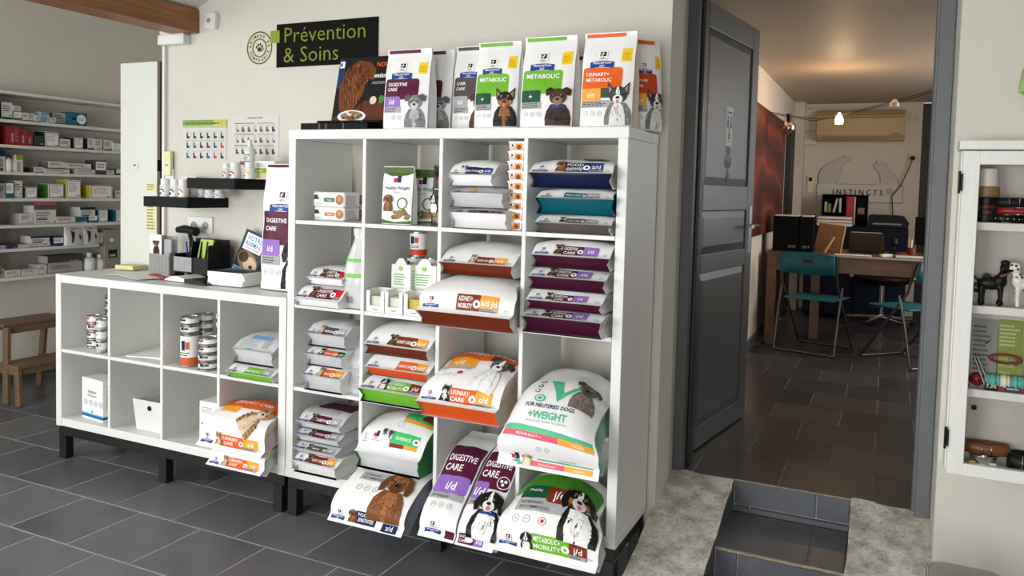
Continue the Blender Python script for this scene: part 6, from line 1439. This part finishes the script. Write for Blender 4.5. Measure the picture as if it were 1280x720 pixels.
b = MB(); b.box(-.012, .016, 0, .008, 0, .022, mat('grey_teal_plastic', (84, 104, 108), .4, noise_amt=.05)); b.build('clip_body', t, bevel=.003); b = MB(); b.box(.016, .05, .002, .006, .006, .016, M_blk); b.build('webbing', t)
for i, (px, c, lab) in enumerate([(1210, cm(190, 160, 70), 'small gold pendant in the bottom of the wall cabinet'), (1222, cm(150, 190, 196), 'small pale blue tag in the bottom of the wall cabinet'), (1236, C_wh, 'small white price card in the bottom of the wall cabinet')]):
    b = MB(); b.box(-.010, .010, 0, .003, 0, .014, c); tag(b.build('small_tag', None, (cx(px, 580)+.008, .333+.002*i-.003*(i == 2), s0), (.3, 0, .2*i), bevel=.001), lab, 'tag')
# green faceted wall ornament
t = thing('wall_ornament', 'green faceted wall ornament above the cabinet at the photo edge', 'ornament', (2.71, WY, 1.805), 0)
bm = bmesh.new(); bmesh.ops.create_icosphere(bm, subdivisions=1, radius=.085); 
for v in bm.verts: v.co.y *= .5; v.co *= 1+.12*noise.noise(v.co*30); v.co.y -= .035
me = bpy.data.meshes.new('ornament_body'); bm.to_mesh(me); bm.free(); me.materials.append(mat('green_lacquer', (120, 160, 50), .3, noise_amt=.15, nscale=9)); o = bpy.data.objects.new('ornament_body', me); COL.objects.link(o); o.parent = t
b = MB(); b.lathe([(.02, 0), (.02, .008)], M_steel, 10, (0, 0, 0), M=Matrix.Rotation(math.pi/2, 3, 'X')); b.build('wall_mount', t)
# grey bin at the bottom edge
t = thing('waste_bin', 'grey translucent plastic bin with rounded corners beside the ramp', 'bin', (2.53, -.05, 0), 0)
def rrect3(w, d, r, z): 
    p = []
    for sx, sy, a0 in ((1,-1,-90),(1,1,0),(-1,1,90),(-1,-1,180)):
        for k in range(6): a = math.radians(a0+18*k); p.append((sx*(w/2-r)+r*math.cos(a), sy*(d/2-r)+r*math.sin(a), z))
    return p
M_smoke = mat('smoked_plastic', (150, 146, 142), .15, noise_amt=.05, spec=.6)
L = [rrect3(.17, .17, .05, 0), rrect3(.205, .205, .06, .30), rrect3(.215, .215, .065, .305), rrect3(.215, .215, .065, .325), rrect3(.19, .19, .055, .334)]; n = len(L[0])
b = MB(); b.add([v for R in L[:2] for v in R], [(k, (k+1) % n, n+(k+1) % n, n+k) for k in range(n)], M_smoke, True); b.add(L[0], [tuple(range(n))[::-1]], M_smoke); b.build('bin_body', t)
b = MB(); b.add([v for R in L[1:] for v in R], [(j*n+k, j*n+(k+1) % n, (j+1)*n+(k+1) % n, (j+1)*n+k) for j in range(3) for k in range(n)], M_smoke, True); b.add(L[-1], [tuple(range(n))], M_smoke); b.build('lid', t)
b = MB(); b.tube([(x, y, .328) for x, y, _ in rrect3(.21, .21, .062, 0)], .004, M_chrome, 6, closed=True); b.build('rim', t)

# door stickers -----------------------------------------------------------------
t = thing('door_sticker', 'small white restroom sticker on the dark door', 'sticker', (0, 0, 0), 0); t.parent = None
dm = Matrix.Translation((1.515, .835, ZF+.008)) @ Matrix.Rotation(math.atan2(1.626-.835, 1.634-1.515), 4, 'Z')
t.matrix_world = dm @ Matrix.Translation((.42, 0, 1.385))
b = MB(); b.box(-.045, .045, .0022, .0035, 0, .185, M_paper); b.build('sheet', t)
P = Print(); P.rect(-.03, .155, .03, .163, C_dk, 1)
for x, y in ((-.022, .10), (.022, .10), (0, .045)): P.ell(x, y+.035, .007, .009, C_blue, 1); P.poly([(x-.013, y-.012), (x+.013, y-.012), (x+.007, y+.025), (x-.007, y+.025)], C_blue, 1)
P.lines(-.03, .015, .03, .03, 1, C_lgrey); P.build('print', t, plane_map((0, .0022, 0), (1,0,0), (0,0,1)))
t = thing('door_decal', 'black ornamental decal on the dark door below the sticker', 'decal', (0, 0, 0), 0)
t.matrix_world = dm @ Matrix.Translation((.42, .0035, 1.215))
P = Print()
for s in (-1, 1):
    P.poly([(s*.004, .0), (s*.03, .03), (s*.012, .055), (s*.004, .05)][::s], C_bk, 1); P.poly([(s*.008, .06), (s*.05, .09), (s*.04, .13), (s*.012, .10)][::s], C_bk, 1); P.poly([(s*.006, .11), (s*.035, .15), (s*.02, .19), (s*.006, .17)][::s], C_bk, 1); P.ring(s*.028, .08, .008, .014, C_bk, 1, 10); P.ring(s*.022, .145, .006, .010, C_bk, 1, 10)
P.poly([(-.008, 0), (.008, 0), (.004, .23), (-.004, .23)], C_bk, 1); P.poly([(0, .17), (.018, .195), (0, .225), (-.018, .195)], C_bk, 2); P.build('ornament', t, plane_map((0, .0006, 0), (1,0,0), (0,0,1), .0004))

# ------------------------------------------------------------------ back office
M_oak = mat('office_oak', (112, 74, 41), .45, noise_amt=.2, nscale=4, stretch=(1.5, 9, 9))
DT = .98
t = thing('desk', 'wooden office desk with a pale top edge in the back room', 'desk', (1.43, 3.86, ZF), 0)
h = DT-ZF
b = MB(); b.box(0, 1.25, 0, .78, h-.025, h, M_oak); b.build('desk_top', t, bevel=.003)
b = MB(); b.box(.22, 1.25, -.003, .0, h-.014, h-.001, mat('pale_edge', (190, 182, 166), .5, noise_amt=.05)); b.build('edge_strip', t)
b = MB(); b.box(.05, 1.2, .02, .04, h-.14, h-.025, M_oak); b.build('apron', t, bevel=.002)
for x, y in ((.005, .005), (1.12, .02), (.30, .42), (1.12, .69)): b = MB(); b.box(x, x+.07, y, y+.07, 0, h-.025, M_oak); b.build('leg', t, bevel=.003)
b = MB(); b.box(.01, .03, .08, .7, .05, h-.025, M_oak); b.build('side_panel', t)
M_tealc = mat('teal_chair_plastic', (28, 104, 116), .45, noise_amt=.05, nscale=12)
M_tube = mat('chair_tube', (120, 120, 122), .3, 1., noise_amt=.05, nscale=30)
def folding_chair(label, loc, rz):
    t = thing('folding_chair', label, 'chair', loc, rz, 'teal folding chairs in the back office')
    w = .205
    # backrest at -y (towards the viewer), sitter faces +y
    b = MB(); N = 8; vs = []
    for i in range(N+1):
        u = i/N*2-1; yv = -.06+.035*u*u*-1
        hb = .135-.02*u*u
        for zz, dy in ((.60, .012), (.74, -.02)):
            zq = zz+(0.015*(1-u*u) if zz > .7 else -.012*(1-u*u)); vs += [(u*w, yv+dy-.006, zq), (u*w, yv+dy+.006, zq)]
    fs = []
    for i in range(N):
        k = 4*i
        if i in (3, 4):   # hand hole: frame around it
            pass
        fs += [(k, k+4, k+6, k+2), (k+1, k+3, k+7, k+5), (k+2, k+6, k+7, k+3), (k, k+1, k+5, k+4)]
    fs += [(0, 2, 3, 1), (4*N, 4*N+1, 4*N+3, 4*N+2)]
    b.add(vs, fs, M_tealc, True); b.build('backrest', t)
    b = MB(); b.box(-.04, .04, -.068, -.064, .675, .70, mat('hand_hole', (70, 52, 36), .8, noise_amt=.05)); hh = b.build('hand_hole', t, bevel=.002); hh.location.y = -.012
    b = MB(); b.box(-.19, .19, -.03, .33, .395, .407, M_tealc); b.build('seat', t, bevel=.012, seg=3)
    for s in (-1, 1):
        b = MB(); b.tube([(s*w, -.085, .74), (s*w, -.02, .52), (s*w, .36, .03), (s*w, .375, .012)], .009, M_tube, 8); b.build('leg', t)
        b = MB(); b.tube([(s*(w+.02), .03, .50), (s*(w+.02), -.03, .30), (s*(w+.02), -.09, .025), (s*(w+.015), -.095, .012)], .009, M_tube, 8); b.build('leg', t)
    b = MB(); b.tube([(-w, .375, .012), (w, .375, .012)], .009, M_tube, 8); b.build('foot_rail', t)
    b = MB(); b.tube([(-w-.015, -.095, .012), (w+.015, -.095, .012)], .009, M_tube, 8); b.build('foot_rail', t)
    b = MB(); b.tube([(-w, .31, .38), (w, .31, .38)], .007, M_tube, 8); b.build('seat_rail', t)
    return t
folding_chair('teal folding chair standing before the office desk, seen from behind', (1.775, 3.69, ZF), -.26)
folding_chair('teal folding chair turned sideways, half hidden by the door jamb', (2.55, 3.60, ZF), .80)
# office chair
t = thing('office_chair', 'black swivel office chair behind the desk', 'chair', (2.26, 5.28, ZF), 0)
b = MB(); b.lathe([(.025, .08), (.025, .40)], M_chrome, 12); b.build('column', t)
b = MB(); b.ball((0, 0, .45), (.26, .25, .07), M_blk, 20, 10); b.build('seat', t)
b = MB(); b.ball((0, .22, .54), (.24, .06, .13), M_blk, 20, 10); b.build('backrest', t)
for s in (-1, 1): b = MB(); b.tube([(s*.22, .15, .44), (s*.29, .12, .56), (s*.29, -.12, .58), (s*.25, -.18, .46)], .016, M_gplas, 8); b.build('armrest', t)
for k in range(5):
    a = 2*math.pi*k/5+.5; e = Vector((.29*math.cos(a), .29*math.sin(a), .075)); b = MB(); b.tube([(0, 0, .10), e], [.025, .014], M_chrome, 8); lg = b.build('leg', t)
    b = MB(); b.lathe([(.027, -.012), (.027, .012)], M_blk, 12, (e.x, e.y, .028), M=Matrix.Rotation(math.pi/2, 3, 'X')); b.build('caster', lg)
# things on the desk
zd = DT+.0005; GFl = 'black box files on the office desk'
M_file = mat('black_card', (13, 12, 12), .7, spec=.12, noise_amt=.1, nscale=20)
for x0, x1, tx, lab in ((1.455, 1.645, '2018', 'wide black box file at the left end of the office desk'), (1.655, 1.755, '2019', 'narrow black box file beside the wide one on the office desk')):
    t = thing('box_file', lab, 'box file', ((x0+x1)/2, 3.99, zd), 0, GFl); w = x1-x0
    b = MB(); b.box(-w/2, w/2, 0, .24, 0, .275, M_file); b.build('file_body', t, bevel=.002)
    P = Print(); P.text(tx, .0 if w < .15 else .05, .03, .028, C_lgrey, 1, 'c'); P.build('lettering', t, plane_map((0, 0, 0), (1,0,0), (0,0,1)))
    b = MB(); b.box(-w/2+.01, w/2-.01, .02, .22, .276, .284, M_paper); b.build('papers', t)
t = thing('tablet_easel', 'wooden easel frame leaning back on the office desk', 'easel', (1.87, 4.16, zd), 0)
b = MB(); Mx = Matrix.Translation((0, 0, .11)) @ Matrix.Rotation(.12, 4, 'Y') @ Matrix.Rotation(-.42, 4, 'X')
b.box(-.10, .10, -.006, .006, -.11, .12, M_oak); o = b.build('board', t); o.matrix_basis = Mx
b = MB(); b.box(.092, .102, -.008, .008, -.112, .122, mat('pale_birch_edge', (196, 160, 122), .5, noise_amt=.1)); b.box(-.10, .10, -.008, .008, .115, .124, mat('pale_birch_edge', (196, 160, 122), .5)); o = b.build('edge', t); o.matrix_basis = Mx
b = MB(); b.bar((.03, -.02, .12), (-.03, -.12, .001), .016, .01, mat('pale_birch_edge', (196, 160, 122), .5)); b.build('prop', t)
t = thing('laptop', 'open laptop seen from behind on the office desk', 'laptop', (2.135, 4.24, zd), -.05)
b = MB(); b.box(-.13, .13, 0, .20, 0, .014, M_bplas); b.build('base', t, bevel=.003)
b = MB(); b.add([(-.13,-.002,.012),(.13,-.002,.012),(.12,-.05,.165),(-.12,-.05,.165),(-.13,.006,.012),(.13,.006,.012),(.12,-.042,.165),(-.12,-.042,.165)], [(0,1,2,3),(4,7,6,5),(0,4,5,1),(1,5,6,2),(2,6,7,3),(3,7,4,0)], mat('dark_laptop_lid', (62, 52, 40), .35, noise_amt=.1, nscale=8)); b.build('lid', t, bevel=.003)
b = MB(); b.box(-.11, .11, -.049, -.042, .163, .168, mat('pale_edge', (190, 182, 166), .5)); b.build('lid_edge', t)
for lab, x, y, w, d, r in (('pale sheet lying near the front edge of the office desk', 2.05, 3.93, .26, .12, .04), ('white crumpled note beside the stamp on the office desk', 2.28, 3.95, .08, .05, .4)):
    b = MB(); b.box(-w/2, w/2, -d/2, d/2, 0, .003 if w > .1 else .02, M_paper); tag(b.build('paper_sheet', None, (x, y, zd), (0, 0, r), bevel=.001), lab, 'paper')
t = thing('stamp_stand', 'small black stamp stand on the office desk', 'stamp', (2.33, 4.02, zd), 0)
b = MB(); b.lathe([(.045, 0), (.045, .03), (.03, .035), (.001, .036)], M_bplas, 14); b.build('base', t); b = MB(); b.lathe([(.008, .036), (.010, .08), (.026, .10), (.022, .135), (.001, .14)], M_bplas, 12); b.build('stamp', t)
t = thing('pen_cup', 'small cup with yellow and white pens on the office desk', 'cup', (2.45, 4.10, zd), 0)
b = MB(); b.lathe([(.028, 0), (.032, .07), (.029, .07), (.027, .004)], mat('red_plastic', (120, 50, 44), .4, noise_amt=.05), 14); b.build('cup', t)
for i, c in enumerate((C_gold, C_wh, C_bk)): b = MB(); b.tube([(.008*(i-1), 0, .01), (.022*(i-1), .004, .14-.01*i)], .004, c, 6); b.build('pen', t)
t = thing('desk_book', 'flat red book lying at the right of the office desk', 'book', (2.43, 3.95, zd), .1)
b = MB(); b.box(-.09, .09, -.04, .05, .003, .02, M_paper); b.build('pages', t); b = MB(); b.box(-.092, .092, -.042, .052, .02, .023, mat('dull_red_cover', (122, 54, 44), .5, noise_amt=.1)); b.box(-.092, .092, -.042, .052, 0, .003, mat('dull_red_cover', (122, 54, 44), .5)); b.build('cover', t)
t = thing('monitor', 'black monitor at the right end of the office desk', 'monitor', (2.60, 4.25, zd), -.5)
b = MB(); b.box(-.09, .09, -.06, .06, 0, .012, M_bplas); b.build('foot', t); b = MB(); b.box(-.02, .02, -.01, .01, .012, .1, M_bplas); b.build('neck', t); b = MB(); b.box(-.14, .14, -.015, .015, .08, .30, M_bplas); b.build('screen', t, bevel=.004)
# navy cabinet and what stands on it
M_navyc = mat('navy_cabinet_paint', (15, 22, 46), .6, spec=.2, noise_amt=.06, nscale=8)
t = thing('office_cabinet', 'low navy blue cabinet against the office end wall', 'cabinet', (1.55, 5.72, ZF), 0)
b = MB(); b.box(0, .91, 0, .44, .02, .885, M_navyc); b.build('body', t, bevel=.003)
for x in (.01, .46): b = MB(); b.box(x, x+.44, -.016, -.001, .04, .86, M_navyc); d_ = b.build('door', t, bevel=.003); k = MB(); k.tube([(x+(.40 if x < .1 else .04), -.03, .5), (x+(.40 if x < .1 else .04), -.03, .6)], .005, M_steel, 6); k.build('handle', d_)
zt = ZF+.886
t = thing('desk_organizer', 'black open organiser with papers on the navy cabinet', 'organizer', (1.675, 5.92, zt), 0)
b = MB(); b.box(0, .42, .0, .2, 0, .01, M_file); b.build('bottom', t)
b = MB(); b.box(0, .42, .19, .2, .01, .30, M_file); b.build('back', t)
for x in (0, .205, .41): b = MB(); b.box(x, x+.01, 0, .19, .01, .30, M_file); b.build('side', t)
b = MB(); b.box(.01, .205, 0, .19, .12, .13, M_file); b.build('shelf', t); b = MB(); b.box(0, .42, 0, .2, .30, .308, M_file); b.build('top', t)
GBn = 'binders and books in the black organiser'
for i, (x, w, hh, c, lab, tl_) in enumerate([(.025, .022, .10, (190, 186, 170), 'short cream book in the black organiser', 0), (.055, .03, .08, (140, 140, 70), 'olive booklet in the black organiser', 0), (.10, .02, .14, (196, 196, 190), 'slanted white booklet in the black organiser', .22), (.16, .02, .14, (214, 212, 204), 'upright white booklet in the black organiser', 0)]):
    t = thing('book', lab, 'book', (1.675+x, 5.93, zt+.131), 0, GBn); t.rotation_euler = (0, tl_, 0)
    m = mat('book_%d' % i, c, .6, noise_amt=.05); b = MB(); b.box(0, w, 0, .14, 0, hh, m); b.build('cover', t); b = MB(); b.box(.002, w-.002, .002, .138, hh, hh+.0015, M_paper); b.build('pages', t)
t = thing('ring_binder', 'red ring binder beside the compartments of the black organiser', 'binder', (1.675+.225, 5.925, zt+.011), 0, GBn)
b = MB(); b.box(0, .075, 0, .17, 0, .28, mat('red_binder', (170, 30, 36), .45, noise_amt=.05)); b.build('spine', t, bevel=.003); b = MB(); b.box(.015, .06, -.001, 0, .16, .24, cm(196, 70, 70)); b.build('spine_label', t); b = MB(); b.box(.076, .084, .005, .16, 0, .275, M_paper); b.build('papers', t)
t = thing('ring_binder', 'black ring binder with a tan label in the black organiser', 'binder', (1.675+.325, 5.925, zt+.011), 0, GBn)
b = MB(); b.box(0, .075, 0, .17, 0, .27, M_file); b.build('spine', t, bevel=.003); b = MB(); b.box(.008, .067, -.001, 0, .11, .17, mat('tan_label', (150, 110, 84), .6, noise_amt=.05)); b.build('spine_label', t)
GFo = 'folders piled on the navy cabinet'
for i, (c, lab) in enumerate([((206, 200, 190), 'pale folder at the bottom of the pile on the navy cabinet'), ((196, 70, 30), 'orange folder in the middle of the pile on the navy cabinet'), ((150, 120, 96), 'tan folder at the top of the pile on the navy cabinet')]):
    t = thing('folder', lab, 'folder', (1.80, 5.80, zt+i*.032), .03*(i-1), GFo); m = mat('folder_%d' % i, c, .6, noise_amt=.05)
    b = MB(); b.box(-.15, .17, -.07, .10, 0, .004, m); b.box(-.15, .17, -.07, .10, .026, .030, m); b.box(-.15, -.146, -.07, .10, .004, .026, m); b.build('cover', t); b = MB(); b.box(-.145, .165, -.066, .096, .004, .026, M_paper); b.build('papers', t)
t = thing('printer', 'low black printer on the right of the navy cabinet', 'printer', (2.28, 5.75, zt), 0)
b = MB(); b.prism([(-.17, 0), (.17, 0), (.185, .05), (.14, .115), (-.17, .115)], .32, M_bplas); b.build('body', t, bevel=.006)
b = MB(); b.box(-.13, .12, -.012, .0, .03, .045, M_gplas); b.build('paper_slot', t); b = MB(); b.box(-.15, .10, .03, .28, .1155, .12, M_bplas); b.build('lid', t, bevel=.002)
# air conditioner
M_ac = mat('yellowed_plastic', (196, 168, 118), .45, noise_amt=.03, nscale=6)
t = thing('air_conditioner', 'yellowed wall-mounted air conditioner over the office sign', 'air conditioner', (1.985, YB, 1.985), 0)
b = MB(); b.add([(-.405,-.001,0),(-.405,-.15,0),(-.405,-.20,.05),(-.405,-.20,.24),(-.405,-.14,.30),(-.405,-.001,.30),(.405,-.001,0),(.405,-.15,0),(.405,-.20,.05),(.405,-.20,.24),(.405,-.14,.30),(.405,-.001,.30)],
    [(0,1,2,3,4,5),(11,10,9,8,7,6)]+[(i, 6+i, 6+(i+1) % 6, (i+1) % 6) for i in range(6)], M_ac); b.build('housing', t, bevel=.012, seg=3)
b = MB(); b.box(-.33, .26, -.188, -.16, .012, .035, mat('ac_louvre', (150, 126, 88), .5, noise_amt=.05)); b.build('louvre', t, bevel=.003)
b = MB(); b.box(-.38, .38, -.2025, -.2, .222, .228, mat('ac_gap', (60, 48, 34), .6)); b.build('grille_gap', t)
b = MB(); b.box(.28, .37, -.2025, -.199, .05, .075, M_gplas); b.build('display', t)
t = thing('pipe_casing', 'pale pipe casing box between pillar and air conditioner', 'casing', (1.53, YB, 1.95), 0)
b = MB(); b.box(-.06, .048, -.07, -.001, .0, .14, M_wallB); b.build('box', t, bevel=.003); b = MB(); b.box(-.06, .045, -.09, -.001, .141, .36, M_wallB); b.build('upper_box', t, bevel=.003)
# wooden sign with a dog and a cat
M_ply = mat('pale_plywood', (214, 206, 198), .6, noise_amt=.06, nscale=3, stretch=(1, 6, 6)); M_ply2 = mat('grey_plywood', (202, 192, 182), .6, noise_amt=.06, nscale=3)
t = thing('wooden_sign', 'pale wooden name sign with cut-out dog and cat silhouettes', 'sign', (1.60, YB-.001, 1.375), 0)
def rr(x0, z0, x1, z1, r): 
    p = []
    for cx_, cz_, a0 in ((x1-r,z0+r,-90),(x1-r,z1-r,0),(x0+r,z1-r,90),(x0+r,z0+r,180)):
        for k in range(5): a = math.radians(a0+22.5*k); p.append((cx_+r*math.cos(a), cz_+r*math.sin(a)))
    return p
Tm = Matrix.Translation((0, -.018, 0))
b = MB(); b.prism(rr(0, 0, .80, .175, .02), .018, M_ply, Tm); b.build('board', t)
M_cut = mat('scorched_edge', (104, 84, 68), .7, noise_amt=.1)
b = MB(); b.prism(rr(-.004, -.004, .804, .179, .022), .012, M_cut, Matrix.Translation((0, -.0125, 0))); b.build('board_edge', t)
dog = [(.02, .174), (.01, .24), (.03, .32), (.09, .38), (.17, .42), (.23, .455), (.24, .47), (.27, .455), (.31, .44), (.305, .41), (.27, .395), (.235, .37), (.23, .32), (.21, .26), (.18, .174)]
cat_ = [(.56, .174), (.60, .21), (.59, .27), (.57, .31), (.535, .345), (.53, .385), (.555, .395), (.56, .42), (.585, .405), (.61, .405), (.635, .39), (.66, .34), (.71, .29), (.75, .23), (.765, .174)]
for p, n in ((dog, 'dog_silhouette'), (cat_, 'cat_silhouette')): mx_ = sum(q[0] for q in p)/len(p); mz_ = sum(q[1] for q in p)/len(p); b = MB(); b.prism(p, .006, M_ply2, Matrix.Translation((0, -.0175, 0))); b.build(n, t); b = MB(); b.prism([(mx_+(q[0]-mx_)*1.035, mz_+(q[1]-mz_)*1.02) for q in p], .009, M_cut, Matrix.Translation((0, -.0105, 0))); b.build('silhouette_edge', t)
P = Print(); 
P.text('I N S T I N C T S', .15, .07, .078, C_bk, 1, 'l', .47, .016); P.ring(.68, .115, .012, .016, C_grey, 1, 10)
for a in range(5): P.ring(.68+.028*math.cos(a*1.26), .115+.028*math.sin(a*1.26), .010, .013, C_grey, 1, 10)
P.build('lettering', t, plane_map((0, -.018, 0), (1,0,0), (0,0,1)))
b = MB()
for x, zz in ((.08, .25), (.72, .25), (.22, .02), (.5, .02)): b.ball((x, -.0185, zz), .005, M_gplas, 6, 4)
b.build('screw', t)
# socket, cable, switch, remote
t = thing('wall_socket', 'white wall socket with a black plug beside the wooden sign', 'socket', (2.475, YB, 1.82), 0)
b = MB(); b.box(-.045, .045, -.012, -.001, -.045, .045, M_wallB); b.build('plate', t, bevel=.003); b = MB(); b.lathe([(.022, 0), (.022, .03), (.016, .045)], M_bplas, 12, (0, -.012, 0), M=Matrix.Rotation(math.pi/2, 3, 'X')); b.build('plug', t)
b = MB(); b.tube([(0, -.05, 0), (-.03, -.05, -.10), (-.10, -.045, -.28), (-.17, -.04, -.38), (-.16, -.04, -.48), (-.145, -.045, -.68)], .005, M_bplas, 6); b.build('cable', t)
t = thing('light_switch', 'square white light switch under the office ceiling', 'switch', (2.475, YB, 2.21), 0)
b = MB(); b.box(-.045, .045, -.010, -.001, -.05, .05, M_wallB); b.build('plate', t, bevel=.003); b = MB(); b.box(-.015, .035, -.014, -.010, -.03, .02, mat('switch_rocker', (196, 184, 168), .4)); b.build('rocker', t, bevel=.002)
t = thing('remote_control', 'slim cream remote control in a holder beside the wooden sign', 'remote', (1.535, YB, 1.46), 0)
b = MB(); b.box(-.028, .028, -.025, -.001, 0, .17, mat('cream_plastic', (222, 218, 178), .4)); b.build('handset', t, bevel=.004); b = MB(); b.box(-.018, .018, -.027, -.025, .115, .155, M_bplas); b.build('display', t)
# red painting
M_paint = bpy.data.materials.new('red_abstract_paint'); M_paint.use_nodes = True; nt = M_paint.node_tree; bs = nt.nodes['Principled BSDF']; bs.inputs['Roughness'].default_value = .45
tc = nt.nodes.new('ShaderNodeTexCoord'); mp = nt.nodes.new('ShaderNodeMapping'); mp.inputs['Scale'].default_value = (1, .8, 1.9); nt.links.new(tc.outputs['Object'], mp.inputs['Vector'])
wv = nt.nodes.new('ShaderNodeTexWave'); wv.wave_type = 'RINGS'; wv.rings_direction = 'X'; wv.inputs['Scale'].default_value = .5; wv.inputs['Distortion'].default_value = 9; wv.inputs['Detail'].default_value = 3; wv.inputs['Detail Scale'].default_value = 1.2; nt.links.new(mp.outputs['Vector'], wv.inputs['Vector'])
cr = nt.nodes.new('ShaderNodeValToRGB'); E_ = cr.color_ramp.elements; E_[0].color = (*lin((.24, .09, .07)), 1); E_[1].color = (*lin((.50, .19, .13)), 1); e3 = E_.new(.55); e3.color = (*lin((.36, .12, .09)), 1); e4 = E_.new(.8); e4.color = (*lin((.30, .15, .12)), 1)
nt.links.new(wv.outputs['Fac'], cr.inputs['Fac']); nt.links.new(cr.outputs['Color'], bs.inputs['Base Color'])
t = thing('painting', 'large abstract red canvas on the left wall of the office', 'painting', (1.371, 4.05, 1.115), 0)
b = MB(); b.box(0, .028, -1.0, 1.0, 0, .965, M_paint); b.build('canvas', t)
b = MB(); b.box(0, .022, -1.004, 1.004, -.004, 0, M_darkdoor); b.box(0, .022, -1.004, 1.004, .965, .969, M_darkdoor); b.build('edge', t)
# string of lamps under the ceiling
t = thing('cable_lights', 'low-voltage cable lights strung across the office, one lit', 'lamp', (0, 3.8, 0), 0)
def wire(pts, r=.003): b = MB(); b.tube(pts, r, M_bplas, 6); b.build('wire', t)
wire([(1.375, .35, 2.08), (1.56, .0, 2.02), (1.74, 0, 1.985), (1.916, 0, 2.02), (2.283, 0, 2.105), (3.0, -.4, 2.28), (3.64, -.8, 2.36)])
wire([(1.375, .45, 2.10), (1.6, .1, 2.03), (1.80, .04, 2.00), (2.283, .04, 2.125), (3.0, -.36, 2.30), (3.64, -.76, 2.365)])
M_lit = mat('lit_bulb', (255, 220, 150), .4, emit=((255, 196, 96), 14.))
M_bulb = mat('mirror_bulb', (226, 216, 200), .08, 1., noise_amt=.02)
b = MB(); b.lathe([(.012, .045), (.02, .03), (.03, .0), (.027, -.03), (.001, -.034)], M_lit, 14, (1.916, -.005, 1.99)); b.build('lit_bulb', t)
b = MB(); b.lathe([(.014, .05), (.034, .028), (.036, .02)], M_chrome, 14, (1.916, -.005, 1.995)); b.build('lamp_cup', t)
b = MB(); b.ball((1.562, -.01, 1.935), .05, M_bulb, 18, 12); b.build('mirror_globe', t); b = MB(); b.lathe([(.016, .045), (.02, .10)], M_bplas, 10, (1.562, -.01, 1.94)); b.build('lamp_holder', t)
b = MB(); b.lathe([(.010, .05), (.032, .025), (.036, .0), (.03, -.008), (.001, -.01)], mat('lamp_glass', (214, 206, 196), .1, trans=.6), 14, (2.283, .0, 2.085)); b.build('clear_bulb', t)
lamp = bpy.data.lights.new('lit_bulb_light', 'POINT'); lamp.energy = 4; lamp.color = (1.0, .66, .38); lamp.shadow_soft_size = .03
lo = bpy.data.objects.new('lit_bulb_light', lamp); COL.objects.link(lo); lo.location = (1.916, 3.76, 2.06)
